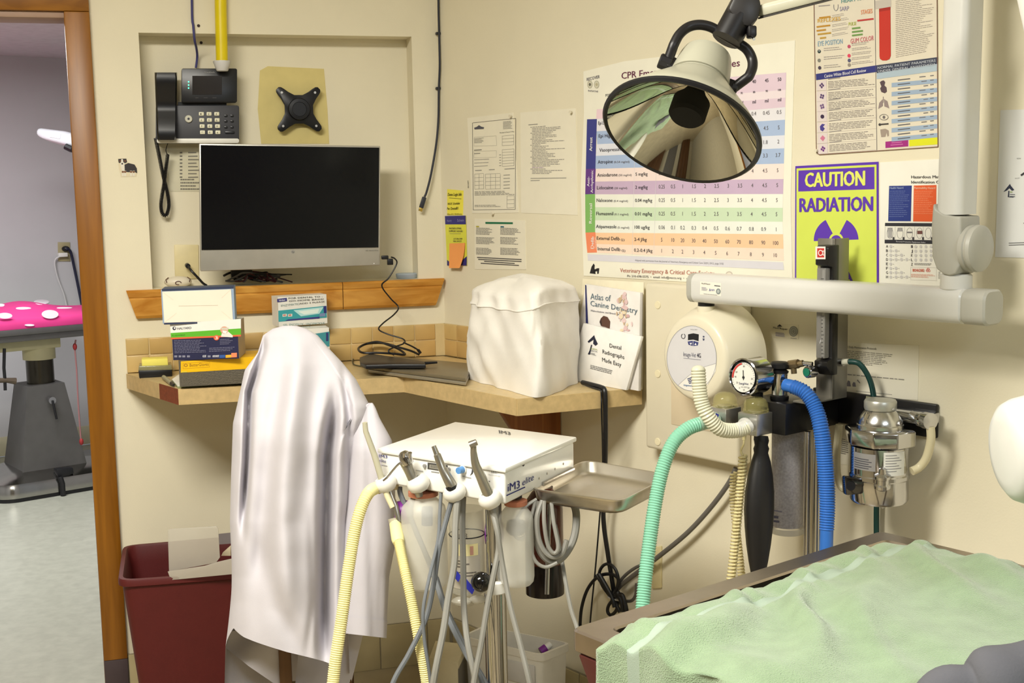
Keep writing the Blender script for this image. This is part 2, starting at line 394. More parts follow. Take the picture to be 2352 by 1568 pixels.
# counter and tile backsplash
ctop = mat('tan_laminate', (206, 182, 132), .35, var=.09, scale=70)
cedge = mat('tan_edge_band', (200, 174, 124), .45, var=.1, scale=60)
CZ = .963
t = thing('corner_countertop', 'tan laminate corner countertop running along both walls with a chipped left end', 'countertop', LP(-.2, .1, CZ - .042))
q = [onz(x, y, CZ) for x, y in ((290, 862), (409, 893), (928, 865), (1187.5, 915.5), (1476, 890))]
q[0] = LP((q[0] - C0).dot(uL), .013, CZ); q[4] = RP((q[4] - C0).dot(uR), .013, CZ)
cor = RP(.013, .013, CZ) + uL * -.005
b = MB(); b.prism([cor] + q[:1] + q[1:] , (0, 0, -.042), ctop, 0); b.build('top', t, smooth=False)
for i in range(4):
    a, c = q[i], q[i + 1]; d = (c - a).normalized(); n = V((d.y, -d.x, 0)); b = MB()
    if n.dot(EYE - a) < 0: n = -n
    a2, c2 = a + d * .001, c - d * .001
    if i == 0:
        k = a.lerp(c, .66); b.prism([a2 - UZ * .042, k - UZ * .042, k, a2], n * .0015, cedge); b.prism([k - UZ * .042, c2 - UZ * .042, c2, k], n * .0015, mat('bare_red_chipboard', (124, 62, 36), .8, var=.15, scale=120))
    else: b.prism([a2 - UZ * .042, c2 - UZ * .042, c2 - UZ * .001, a2 - UZ * .001], n * .0015, cedge)
    b.build('edge_band', t, smooth=False)
splash = mat('tan_tile', (206, 176, 116), .3, var=.1, scale=9); splash2 = mat('tan_tile_deep', (198, 164, 104), .3, var=.1, scale=9); sgrout = mat('tan_grout', (214, 192, 142), .8)
b = MB(); lbox(b, Lc(288, 778)[0], -.001, .001, .008, CZ + .001, 1.061, sgrout, 0); u = Lc(288, 778)[0] + .001; i = 0
while u < -.05:
    for z0, z1 in ((CZ + .002, 1.012), (1.015, 1.0605)):
        lbox(b, u, min(u + .061, -.012), .001, .0115, z0, z1, random.choice((splash, splash, splash2)), .002)
    u += .064
rbox(b, .002, .84, .001, .008, CZ + .001, 1.061, sgrout, 0); u = .012
while u < .8:
    for z0, z1 in ((CZ + .002, 1.012), (1.015, 1.0605)): rbox(b, u, u + .061, .001, .0115, z0, z1, random.choice((splash, splash, splash2)), .002)
    u += .064
tag(b.build('tile_backsplash'), 'low backsplash of two rows of tan tiles above the countertop', 'backsplash')
# wooden bracket under the right end of the counter
bw = wood('brown_bracket', (130, 76, 36), (160, 100, 52), 2, .5)
ub = Rc(1290, 960)[0]
b = MB(); pr = [(.003, .92), (.21, .92), (.205, .885), (.17, .835), (.10, .79), (.06, .76), (.055, .45), (.003, .45)]
b.prism([RP(ub, wv, z) for wv, z in pr], -uR * .022, bw, .002)
tag(b.build('shelf_bracket'), 'curved brown wooden bracket holding the right end of the countertop', 'bracket')
# cupboards and door added behind the camera to give mirrors and chrome dark reflections
cabw = wood('reflection_cabinet_wood', (60, 38, 20), (88, 58, 32), 2, .4)
for i, (x0, x1, z0, z1, lb) in enumerate(((-2.6, -1.5, 0, 2.1, 'tall dark wooden cupboard added for reflections on the rear wall left of the door'), (.3, 1.5, 0, .9, 'low dark wooden cupboard added for reflections on the rear wall'), (.3, 1.5, 1.4, 2.2, 'dark wooden wall cupboard added for reflections above the low one'))):
    t = thing('reflection_cabinet', lb, 'reflection_cabinet', V(((x0 + x1) / 2, -2.75, z0))); b = MB(); b.box(Matrix.Translation(V(((x0 + x1) / 2, -2.77, (z0 + z1) / 2 + .001))), (x1 - x0, .4, z1 - z0), cabw, .006); b.build('body', t)
    for k in range(3): w_ = (x1 - x0) / 3; b = MB(); b.box(Matrix.Translation(V((x0 + w_ * (k + .5), -2.56, (z0 + z1) / 2 + .001))), (w_ - .03, .02, z1 - z0 - .06), cabw, .004); b.build('door', t)
b = MB(); b.box(Matrix.Translation(V((-.6, -2.985, 1.02))), (.95, .03, 2.03), mat('reflection_door_grey', (96, 92, 88), .5), .004); struct(b.build('reflection_door'))  # unseen door, added only to be mirrored in the chrome and lamp bowl
# ================================================================= LEFT WALL AND NICHE
NW = Pl(C0, nL)
def nb(x, y, w): return NW.p(x, y, w)
# yellow stain of old paint behind the bracket
stain = mat('old_yellow_paint', (214, 198, 132), .7, var=.05)
b = MB(); b.prism([nb(x, y, -ND + .0012) for x, y in ((597, 162), (615, 152), (744, 158), (752, 250), (756, 330), (600, 330), (592, 250))], -nL * .001, stain)
tag(b.build('paint_patch', smooth=False), 'yellowish square of old paint on the niche wall behind the black bracket', 'paint patch')
# VESA bracket
brk = mat('black_cast_metal', (26, 26, 30), .35, .2)
cxv, cyv = 687, 251; ctr = nb(cxv, cyv, -ND + .03); X = fr(ctr, uL, UZ)
t = thing('monitor_bracket', 'black four-armed screen mount left empty on the niche wall', 'mount', ctr - nL * .028)
b = MB(); pts = []
for k in range(4):
    a = math.pi / 4 + k * math.pi / 2
    for da, r in ((-.50, .043), (-.26, .058), (-.165, .074), (-.125, .081), (-.06, .0855), (.06, .0855), (.125, .081), (.165, .074), (.26, .058), (.50, .043)):
        pts.append(X @ V((r * math.cos(a + da), r * math.sin(a + da), 0)))
b.prism(pts, -nL * .008, brk, .0015); b.build('arm_plate', t)
b = MB(); b.lathe([(.030, -.028), (.032, .006), (.030, .010), (.021, .011), (.020, .009), (.003, .009)], fr(ctr, uL, UZ, nL), brk, 32); b.build('hub', t)
for k in range(4):
    a = math.pi / 4 + k * math.pi / 2; p = ctr + uL * .068 * math.cos(a) + UZ * .068 * math.sin(a)
    b = MB(); b.cyl(p - nL * .001, p + nL * .002, .0035, steel, n=12); b.build('screw', t)
# yellow conduit, blue cable, screw holes
yel = mat('yellow_tube', (226, 204, 14), .35, var=.05)
b = MB(); b.tube([nb(505, -260, .016), nb(506, -100, .016), nb(507, 20, .016), nb(510, 148, .016)], .0165, yel, 20)
t = thing('yellow_conduit', 'bright yellow tube hanging from above with a white end cap', 'conduit', nb(510, 160, .016)); b.build('tube', t)
b = MB(); b.lathe([(.024, .012), (.0245, .009), (.0165, -.014), (.015, -.016)], fr(nb(510, 150, .018), uL, nL * -1, UZ), mat('grey_cap', (206, 204, 202), .5), 10); b.build('end_cap', t)
blu = mat('blue_cable', (64, 64, 120), .5)
tag(hose([nb(440, -200, .006), nb(441, 20, .006), nb(444, 60, .006), nb(447, 92, .002), nb(451, 110, -.03), nb(453, 130, -.06), nb(450, 156, -.06)], .0034, blu).build('network_cable'), 'thin blue cable running down the wall to the desk phone', 'cable')
for i, (x, y, w) in enumerate(((456, 59, 0), (462, 98, -ND))):
    b = MB(); b.cyl(nb(x, y, w), nb(x, y, w + .002), .0042, mat('dark_screw', (48, 32, 26), .6), n=12)
    tag(b.build('screw'), ('dark screw in the wall above the niche edge', 'dark screw in the niche wall beside the blue cable')[i], 'screw')
# ---- desk phone on the niche wall
ph = mat('charcoal_phone', (54, 54, 60), .45); phb = mat('black_phone', (20, 20, 24), .3); key = mat('ivory_key', (226, 222, 196), .4)
zp = zc(340, 150, 5.6)
def pp(x, y, w): a = zp(x, y); return nb(a[0], a[1], w)
PH = t = thing('desk_phone', 'charcoal and black desk phone hung on the niche wall above the screen', 'phone', pp(640, 990, -ND))
b = MB(); b.prism([pp(x, y, -.022) for x, y in rrect(100, 515, 1172, 1000, 28)] , -nL * .056, ph, .002); b.build('body', t)
b = MB(); b.prism([pp(x, y, -.019) for x, y in rrect(112, 940, 1172, 1000, 26)], -nL * .02, white_pl, .002); b.build('front_lip', t).__setitem__('label', 'white lower edge strip')
b = MB(); b.prism([pp(x, y, -.03) for x, y in ((385, 470), (1010, 470), (1010, 530), (385, 530))], -nL * .03, phb); b.build('hinge', t)
b = MB(); b.prism([pp(x, y, -.006) for x, y in rrect(430, 40, 1146, 478, 24)], -nL * .022, phb, .002)
sc = b.build('screen_housing', t)
s = Sheet(NW, -.0045, z=zp); s.base([(570, 135), (950, 135), (950, 375), (570, 375)], mat('phone_screen', (44, 40, 38), .15)); s.mb.build('display', sc)
s = Sheet(NW, -.0055, z=zp); s.text('Yealink', (722, 100), (860, 98), 20, (150, 150, 150)); s.line((610, 418), (650, 418), 10, (60, 58, 60)); s.line((715, 418), (765, 418), 10, (60, 58, 60)); s.line((830, 418), (880, 418), 10, (60, 58, 60)); s.mb.build('printing', sc)
for y in (212, 254, 293):
    b = MB(); b.ball(pp(522, y, -.005), .0019, mat('green_led', (70, 255, 170), .3, var=0, emit=3), 8); b.build('indicator', sc)
b = MB()   # handset: curved bar
R = []
for k in range(13):
    v = k / 12; y = lerp(92, 960, v); x0, x1 = lerp(84, 118, v), lerp(374, 366, v); wf = -.002 + .022 * abs(math.cos(math.pi * v)) ** 1.2
    e = .75 if k in (0, 12) else 1; ring = []
    for cxx, cyy in ((x0, 0), (x0 + 20, 1), (x1 - 20, 1), (x1, 0)): ring.append(pp((cxx - (x0 + x1) / 2) * (.92 if k in (0, 12) else 1) + (x0 + x1) / 2, y, wf * e if cyy else wf * e - .012))
    ring += [pp(x1, y, -.03), pp(x0, y, -.03)]; R.append(ring)
b.rings(R, phb); hs = b.build('handset', t, ang=50)
for r in range(4):
    for c in range(3):
        x = 654 + c * 99 + r * 5; y = 600 + r * 79; b = MB(); b.prism([pp(px, py, -.0195) for px, py in rrect(x, y, x + 64, y + 47, 9)], -nL * .004, key, .0006)
        kk = b.build('key', t)
        s = Sheet(NW, -.0192, z=zp); s.text('123456789*0#'[r * 3 + c], (x + 18, y + 36), (x + 32, y + 36), 24, (70, 68, 60)); s.mb.build('printing', kk)
for r, yy in enumerate((648, 718, 795)):
    for c in range(2):
        x = 1002 + c * 80; b = MB(); b.prism([pp(px, py, -.0198) for px, py in rrect(x - 22, yy - 15, x + 22, yy + 15, 12)], -nL * .003, phb, .0006); b.build('key', t)
b = MB(); b.prism([pp(px, py, -.0198) for px, py in rrect(990, 845, 1115, 880, 14)], -nL * .003, phb, .0006); b.build('key', t)
b = MB(); X = fr(pp(521, 688, -.02), uL, UZ); b.lathe([(.0105, -.002), (.0105, .002), (.0095, .003), (.0035, .003)], X, mat('silver_ring', (206, 202, 184), .3, .4), 24); b.lathe([(.0034, 0), (.0034, .0032), (.001, .0034)], X, ph, 12); b.build('navigation_ring', t)
# coiled cord, straight lead
P = spl([pp(95, 930, -.03), nb(364, 350, -.04), nb(374, 400, -.05), nb(384, 440, -.05), nb(388, 470, -.05), nb(384, 490, -.05), nb(379, 495, -.05), nb(372, 488, -.05), nb(370, 465, -.05), nb(377, 420, -.045), nb(382, 380, -.045), nb(385, 355, -.04)], 10)
b = coil(P, .0042, .0016, .0036, phb); b.tube(spl([nb(385, 355, -.04), nb(381, 345, -.035), nb(385, 330, -.03), nb(386, 322, -.03)], 5), .0012, phb, 6)
b.build('handset_cord', PH)
# phone list and taped sheet on the niche wall
zl = zc(0, 0, 2.24)
s = Sheet(NW, -ND + .0012, z=zl); s.base([(862, 752), (1040, 752), (1040, 985), (868, 985)], mat('clear_sleeve', (216, 210, 184), .3), .001)
for i in range(8): s.line((925, 785 + i * 18), (938, 785 + i * 18), 7, (110, 106, 96)); s.line((968, 785 + i * 18 + i % 2), (1010 + (i * 7) % 20, 785 + i * 18), 6, (126, 122, 110))
s.para([(928, 920), (1036, 920), (1036, 985), (928, 985)], 4, (120, 116, 104))
tag(s.mb.build('phone_list', smooth=False), 'typed contact list in a clear sleeve half hidden behind the screen', 'paper sheet')
# dog sticker
s = Sheet(NW, .0006, z=zl); dk, wh, br = (46, 40, 42), (226, 220, 206), (120, 74, 40)
s.area([(606, 815), (650, 815), (660, 838), (700, 848), (708, 880), (700, 908), (622, 910), (612, 870)], (222, 210, 180), .0002)
s.area([(634, 850), (660, 838), (692, 846), (704, 866), (706, 890), (698, 888), (690, 880), (664, 886), (644, 884)], dk)
s.area([(608, 818), (628, 816), (650, 816), (654, 834), (642, 840), (620, 840), (610, 836)], dk, .0005)
s.area([(618, 836), (640, 836), (642, 880), (628, 880)], wh, .0006); s.area([(624, 818), (632, 818), (636, 842), (622, 842)], wh, .0007); s.disc(618, 828, 5, 4, br, .0007); s.disc(643, 828, 5, 4, br, .0007); s.disc(629, 842, 5, 4, dk, .0008)
for x in (632, 644, 674, 688): s.area([(x - 5, 878), (x + 5, 878), (x + 5, 906), (x - 5, 906)], wh, .0006); s.disc(x, 884, 6, 5, br, .0007)
tag(s.mb.build('dog_sticker', smooth=False), 'small sticker of a dark and white dog on the cream wall', 'sticker')
# wall plate with plug
zq = zc(280, 600, 2.868); ivory = mat('ivory_plate', (222, 208, 160), .45)
t = thing('outlet_plate', 'ivory wall plate with a black plug low in the niche', 'outlet', nb(428, 640, -ND))
b = MB(); b.prism([nb(x, y, -ND + .005) for x, y in ((400, 562), (456, 562), (457, 640), (402, 641))], -nL * .005, ivory, .002); b.build('plate', t)
b = MB(); b.cyl(nb(430, 609, -ND + .006), nb(432, 611, -ND + .03), .007, black_pl, n=12); b.build('plug', t)
tag(hose([nb(432, 611, -ND + .03), nb(440, 622, -.03), nb(455, 638, -.03), nb(466, 650, -.04), nb(474, 655, -.05)], .0035, black_pl).build('outlet_cable'), 'black cord slanting from the ivory wall plate down to the ledge', 'cord')
# mouse on the ledge
ms = mat('pale_mouse', (222, 212, 190), .35); mp_ = nb(409, 646, -.045)
t = thing('computer_mouse', 'pale computer mouse with brown stripes on the niche ledge', 'mouse', V((mp_.x, mp_.y, NZ0)))
b = MB(); b.ball((0, 0, 0), .03, ms, 20, (1.3, .8, .55), fr(V((mp_.x, mp_.y, NZ0 + .015)), uL, nL * -1, UZ)); b.build('shell', t)
for k in (-1, 1):
    c0 = V((mp_.x, mp_.y, NZ0 + .014)); b = MB(); b.tube([c0 + uL * (.031 * k) + nL * .014 + UZ * .0, c0 + uL * .034 * k + nL * .0135 + UZ * .009, c0 + uL * .026 * k + nL * .011 + UZ * .0145], .0014, mat('brown_stripe', (90, 58, 46), .5), 6); b.build('stripe', t)
c0 = V((mp_.x, mp_.y, NZ0 + .014)) + nL * .0245; b = MB(); b.tube([c0 + uL * (.008 * math.cos(a)) + UZ * (.005 * math.sin(a) - .001) for a in [k * .5 for k in range(11)]], .0013, mat('brown_stripe', (90, 58, 46), .5), 6); b.build('stripe', t)
# tangle of cables behind and below the screen
rc = random.Random(3); b = MB()
for k in range(7):
    x0 = 500 + rc.random() * 60; b.tube(spl([nb(x0 + rc.uniform(-20, 90) * (i / 5) + i * 8, 632 + rc.uniform(-8, 16), -.03 + rc.uniform(-.02, .02)) for i in range(7)], 6), rc.choice((.002, .0028, .0035)), rc.choice((black_pl, mat('maroon_cable', (74, 24, 34), .5), mat('grey_cable', (92, 92, 94), .5))), 7)
b.prism([nb(x, y, -.03) for x, y in ((530, 620), (580, 620), (582, 640), (532, 642))], -nL * .03, black_pl, .003)
tag(b.build('cable_tangle'), 'tangle of black and maroon cables on the ledge under the screen', 'cables')
# ---- the all-in-one screen
MW = .1
silver = mat('silver_bezel', (178, 174, 164), .35, .3); glassb = mat('screen_glass', (14, 15, 18), .12, spec=.4, var=0)
t = thing('computer_monitor', 'wide black computer screen with a silver chin in front of the niche', 'monitor', nb(666, 615, -.02))
b = MB(); b.prism([nb(x, y, MW - .002) for x, y in ((457, 329), (874, 335), (873, 609), (460, 623))], -nL * .024, silver, .003); b.build('housing', t)
b = MB(); b.prism([nb(x, y, MW) for x, y in ((461, 333), (871, 339), (869, 568), (463, 574))], -nL * .0015, glassb); b.build('screen', t)
s = Sheet(NW, MW - .0015); s.disc(673, 578, 4.2, 4.2, (150, 148, 142)); s.text('hp', (670.5, 580), (675.5, 580), 4, (70, 70, 70), shear=.2); s.text('HP All-in-One', (840, 577), (869, 576), 3.2, (120, 118, 112)); s.disc(859, 605, 1.2, 1.2, (240, 240, 240)); s.mb.build('printing', t)
b = MB(); b.box(fr(nb(666, 470, .04), uL, UZ), (.12, .10, .05), black_pl, .006); b.box(fr(nb(666, 470, -.02), uL, UZ), (.06, .06, .11), black_pl, .004); b.build('wall_mount', t)
# plugs and thin lead at the right side of the screen
t = thing('screen_lead', 'thin black lead dropping from the right side of the screen to the counter coil', 'cable', nb(880, 592, .1))
b = MB(); b.box(fr(nb(884, 591, .1), uL, UZ - uL * .35), (.02, .011, .012), black_pl, .002); b.box(fr(nb(896, 601, .1), uL, UZ - uL * .5), (.017, .018, .01), black_pl, .002); b.build('plug', t)
lead = [nb(898, 590, .1), nb(907, 594, .1), nb(911, 606, .1), nb(893, 638, .1), nb(877, 656, .09), nb(897, 685, .08), nb(915, 705, .08), nb(905, 722, .1), nb(880, 742, .12), nb(870, 756, .14), nb(890, 767, .16), nb(925, 778, .18), nb(928, 788, .2), nb(905, 797, .21), nb(892, 806, .22), nb(905, 815, .22)]
hose(lead, .0022, black_pl, 8).build('lead', t)
# pale blue lid on the rail
bl = mat('pale_blue_lid', (172, 186, 200), .5); p = nb(934, 634, -.035); p.z = NZ0 + .0005
b = MB(); X = Matrix.Translation(V((p.x, p.y, NZ0 + .0005))); b.lathe([(.030, 0), (.032, .004), (.033, .013), (.031, .0148), (.026, .015)], X, bl, 32)
tag(b.build('jar_lid'), 'round pale blue lid resting on the right end of the niche ledge', 'lid')
# hanging video cable down the corner, held by clips
vc = mat('dark_video_cable', (44, 46, 56), .45)
t = thing('video_cable', 'dark cable hanging down the corner with a gold plug at its end', 'cable', nb(968, 482, .02))
cw = [WR.p(1007, -160, .008), WR.p(1007, 0, .008), WR.p(1008.5, 76, .006), WR.p(1010, 150, .008), WR.p(1008, 203, .008), nb(1007, 270, .01), nb(1002, 330, .014), nb(990, 400, .02), nb(980, 440, .022), nb(975, 452, .022)]
hose(cw, .0034, vc).build('lead', t)
b = MB(); d = (nb(967, 478, .022) - nb(977, 446, .022)).normalized(); b.box(fr(nb(971, 465, .022), nL.cross(d), nL, d), (.013, .007, .034), vc, .002); b.build('plug_body', t)
b = MB(); b.box(fr(nb(966.5, 480.5, .022), nL.cross(d), nL, d), (.011, .005, .012), mat('gold_contact', (196, 166, 84), .3, .8), .0006); b.build('plug_tip', t).__setitem__('label', 'gold plug tip')
for y, x in ((77, 1006), (203, 1006)):
    b = MB(); p = WR.p(x, y, .006); b.box(fr(p, uL, UZ), (.014, .008, .014), black_pl, .002); b.build('clip', t)
# ================================================================= THINGS ON THE COUNTER
def inroom(p, g=.014):
    for n in (nL, nR):
        k = (p - C0).dot(n)
        if k < g: p = p + n * (g - k)
    return p
def cbox(name, label, cat, px, face_z, depth, front_off, mats, group=None): pass
ZC = CZ + .0006
def facepl(x, y, z, n): return Pl(onz(x, y, z), n)
# post-it dispenser at the left end
t = thing('note_dispenser', 'black note dispenser holding a yellow sticky pad at the left end of the counter', 'dispenser', onz(355, 866, ZC))
f = facepl(355, 866, ZC, nL)
z2 = zc(0, 600, 2.613)
def fp(pl, x, y, off=0): a = z2(x, y); return pl.p(a[0], a[1], off)
b = MB(); b.prism([fp(f, x, y) for x, y in ((830, 655), (1034, 650), (1034, 692), (836, 704))], -nL * .075, black_pl, .003); b.build('base', t)
b = MB(); b.prism([fp(f, x, y, -.002) for x, y in ((834, 630), (1030, 624), (1034, 651), (830, 656))], -nL * .07, mat('clear_cover', (200, 196, 150), .15, trans=.6), .002); b.build('cover', t)
b = MB(); b.prism([fp(f, x, y, -.012) for x, y in ((850, 590), (1006, 584), (1010, 632), (852, 636))], -nL * .05, mat('yellow_pad', (240, 228, 110), .7), .001)
b.build('note_pad', t)
# marker
a, c = onz(376, 866, ZC + .006), onz(399, 884, ZC + .006); t = thing('marker_pen', 'short grey marker with a black tip lying on the counter beside the note dispenser', 'pen', a - UZ * .006)
b = MB(); b.cyl(a, a.lerp(c, .8), .006, mat('grey_barrel', (150, 144, 120), .4), n=14); b.build('barrel', t); b = MB(); b.cyl(a.lerp(c, .8), c, .0056, black_pl, .003, 14); b.build('tip', t)
# clipboard / green mat under the gloves box
gm = mat('green_folder', (150, 160, 120), .4)
q = [onz(*p, ZC) for p in ((408, 891), (395, 876), (420, 858), (640, 846), (640, 876))]
b = MB(); b.prism([p + UZ * .004 for p in q], -UZ * .004, gm, .001); b.prism([p + UZ * .0058 + nL * -.004 for p in q], -UZ * .0015, paper)
tag(b.build('document_folder'), 'thin green folder with papers lying under the yellow glove box', 'folder')
ZG = ZC + .0065
def carton(name, label, pts, depth, z, mfront, mtop, mside, ndir=nL, yaw=0, cat='box', off=0):
    """pts: bl, br, tr, tl pixels of the front face, standing on height z"""
    p0 = onz(*pts[0], z); p1 = onz(*pts[1], z); d = p1 - p0; d.z = 0; d.normalize(); n = V((d.y, -d.x, 0))
    pl = Pl(p0, n); P = [p0, p1 + UZ * (z - p1.z), pl.p(*pts[2]), pl.p(*pts[3])]
    h = (P[2].z + P[3].z) / 2 - z; P = [P[0], P[1], P[1] + UZ * h, P[0] + UZ * h]
    t = thing(name, label, cat, p0.lerp(p1, .5) - n * depth / 2)
    b = MB(); q = [p - n * depth for p in P]
    b.poly(P, mfront); b.poly(q[::-1], mside); b.poly([P[0], P[3], q[3], q[0]], mside); b.poly([P[1], q[1], q[2], P[2]], mside); b.poly([P[3], P[2], q[2], q[3]], mtop); b.poly([P[0], q[0], q[1], P[1]], mside)
    return t, b, pl, z + h
card = mat('white_card', (236, 230, 216), .6, var=.03); gcard = mat('grey_card', (176, 158, 130), .7)
# yellow and grey glove box
gy = mat('glove_yellow', (236, 184, 10), .45); gg = mat('glove_grey', (92, 86, 74), .55, var=.12, scale=200)
t, b, pl, zt = carton('glove_box', 'yellow and grey carton of gloves at the bottom of the box stack', ((413, 888), (640, 876), (640, 815), (414, 829)), .13, ZG, gg, gy, gg)
b.build('carton', t, smooth=False); s = Sheet(pl, .0006, z=z2)
s.area([(1085, 600), (1560, 570), (1560, 640), (1085, 668)], gy); s.line((1090, 664), (1122, 662), 6, (220, 200, 60))
s.text('BetterGloves', (1138, 632), (1252, 625), 20, (150, 110, 20)); s.frame([(1098, 612), (1258, 603), (1258, 634), (1098, 644)], 2, (190, 140, 20)); s.disc(1115, 624, 12, 10, (170, 120, 20)); s.disc(1115, 624, 6, 5, gy, .0009)
s.para([(1095, 672), (1500, 645), (1500, 735), (1095, 745)], 9, (128, 120, 104), th=.3, rag=.02); s.mb.build('printing', t, smooth=False)
# mask box
nav = mat('mask_navy', (34, 36, 72), .5); t, b, pl, zm = carton('mask_box', 'white, green and navy carton of face masks in the middle of the box stack', ((398, 827), (549, 823), (546, 738), (391, 743)), .11, zt + .0008, nav, card, gcard)
b.build('carton', t, smooth=False); s = Sheet(pl, .0006, z=z2)
s.area([(1020, 375), (1446, 345), (1446, 402), (1024, 430)], (238, 236, 228)); s.area([(1024, 430), (1446, 402), (1446, 440), (1026, 458)], (92, 180, 40), .0005); s.area([(1026, 458), (1446, 440), (1446, 450), (1026, 468)], (226, 100, 60), .0005)
s.text('HALYARD', (1064, 410), (1148, 405), 14, (70, 70, 84), True); s.disc(1046, 402, 11, 11, (50, 50, 64)); s.disc(1048, 400, 5, 6, (230, 230, 230), .0008)
s.text('FLUIDSHIELD', (1032, 450), (1110, 445), 8, (50, 120, 20)); s.disc(1299, 458, 17, 16, (228, 104, 64), .0009); s.text('3', (1292, 468), (1306, 468), 20, (244, 240, 230), True, .0013)
s.area([(1326, 452), (1334, 420), (1352, 430), (1368, 420), (1398, 446), (1396, 456)], (236, 232, 222), .0009); s.disc(1346, 412, 24, 22, (222, 168, 140), .0011); s.area([(1326, 398), (1372, 398), (1366, 412), (1330, 410)], (214, 206, 190), .0013); s.area([(1334, 414), (1364, 418), (1356, 434), (1338, 430)], (240, 240, 236), .0014)
s.para([(1044, 475), (1240, 470), (1240, 550), (1048, 556)], 9, (112, 112, 140), rag=.25); s.para([(1320, 468), (1400, 464), (1400, 500), (1320, 504)], 4, (112, 112, 140)); s.para([(1255, 520), (1420, 512), (1420, 540), (1255, 548)], 3, (112, 112, 140))
for x, wd in ((1046, 18), (1072, 16), (1094, 18), (1122, 18), (1216, 20), (1246, 18), (1275, 40)): s.rect(x, 564, x + wd, 576, (132, 132, 152))
s.text('CE', (1216, 575), (1238, 574), 13, (210, 210, 216), True, .0012); s.text('47107', (1276, 574), (1314, 572), 11, (230, 230, 232), True, .0012)
s.area([(1318, 562), (1352, 560), (1352, 578), (1318, 580)], (50, 90, 160), .0012); s.area([(1354, 562), (1388, 560), (1388, 577), (1354, 579)], (240, 180, 50), .0012); s.area([(1388, 550), (1422, 548), (1422, 575), (1388, 577)], (236, 140, 96), .0013)
s.mb.build('printing', t, smooth=False)
# upturned white box
t, b, pl, zb = carton('tissue_box', 'white carton lying on its side on top of the box stack, sealed end forward', ((374, 743), (540, 737), (537, 660), (370, 665)), .1, zm + .0008, mat('box_edge_blue', (150, 170, 196), .5), mat('box_top_navy', (70, 84, 110), .5), mat('box_side_blue', (130, 160, 190), .5))
b.build('carton', t, smooth=False); s = Sheet(pl, .0008, z=z2); cream = (246, 232, 214)
s.area([(974, 182), (1386, 168), (1398, 356), (986, 368)], cream); s.line((1072, 268), (1308, 264), 2.5, (200, 186, 166)); s.line((976, 184), (1040, 232), 2, (226, 212, 192)); s.line((1384, 170), (1330, 220), 2, (226, 212, 192)); s.line((988, 366), (1060, 310), 2, (226, 212, 192)); s.line((1396, 354), (1330, 300), 2, (226, 212, 192))
s.area([(972, 166), (1402, 150), (1402, 162), (972, 178)], (44, 54, 84), .0006); s.area([(984, 370), (1402, 358), (1402, 368), (984, 380)], (50, 58, 86), .0006)
s.mb.build('end_flap', t, smooth=False)
# two toothpaste cartons with a handwritten note
zt4 = zc(280, 600, 2.868)
def z4(x, y): return zt4(x, y)
cw1 = mat('carton_white', (232, 230, 222), .5)
t, b, pl, ze = carton('toothpaste_carton', 'lower white and teal toothpaste carton behind the coat', ((648, 857), (759, 850), (757, 752), (646, 758)), .06, ZC, cw1, cw1, cw1)
b.build('carton', t, smooth=False); s = Sheet(pl, .0006, z=z4)
s.area([(1250, 480), (1368, 462), (1368, 560), (1250, 570)], (60, 140, 150)); s.rect(1345, 470, 1360, 525, (44, 50, 110), .0008)
s.text('GEL  ENZYMATIC / ENZYMATIQUE', (1062, 425), (1336, 412), 13, (90, 130, 130), True); s.text('TOOTHPASTE', (1130, 440), (1240, 434), 9, (110, 140, 140)); s.mb.build('printing', t, smooth=False)
t, b, pl, ze2 = carton('toothpaste_carton', 'upper teal toothpaste carton with a handwritten note on top', ((641, 750), (752, 742), (744, 676), (634, 682)), .06, ze + .0008, cw1, cw1, cw1)
b.build('carton', t, smooth=False); s = Sheet(pl, .0006, z=z4)
s.area([(1030, 325), (1345, 293), (1350, 370), (1032, 398)], (56, 156, 164)); s.area([(1130, 322), (1330, 300), (1300, 345), (1180, 362)], (180, 222, 222), .0007); s.area([(1160, 330), (1300, 312), (1290, 340), (1200, 350)], (226, 240, 232), .0008)
s.area([(1327, 295), (1347, 293), (1349, 340), (1331, 342)], (44, 50, 120), .0009); s.area([(1095, 382), (1302, 364), (1302, 376), (1075, 392)], (58, 54, 130), .0009); s.area([(1302, 344), (1340, 340), (1340, 362), (1302, 364)], (120, 140, 180), .0009)
for x in (1058, 1094): s.area([(x, 348), (x + 28, 345), (x + 28, 362), (x, 365)], (224, 226, 214), .0009); s.area([(x + 4, 351), (x + 22, 349), (x + 22, 358), (x + 4, 360)], (200, 120, 110), .0011)
s.text('ENZYMATIC', (1048, 298), (1168, 286), 13, (110, 140, 140)); s.area([(1022, 248), (1086, 240), (1088, 262), (1023, 270)], (58, 56, 122), .0008); s.text('Virbac', (1034, 264), (1076, 258), 12, (230, 230, 240), True, .0012)
blk = (26, 24, 26); s.text('FOR DENTAL TO -', (1098, 248), (1322, 236), 10, blk, True, .0013); s.text('GO-HOME BAGS!', (1100, 266), (1328, 253), 10, blk, True, .0013); s.text('ADD 2 PLEASE', (1168, 283), (1336, 269), 9, blk, True, .0013)
s.mb.build('printing', t, smooth=False)
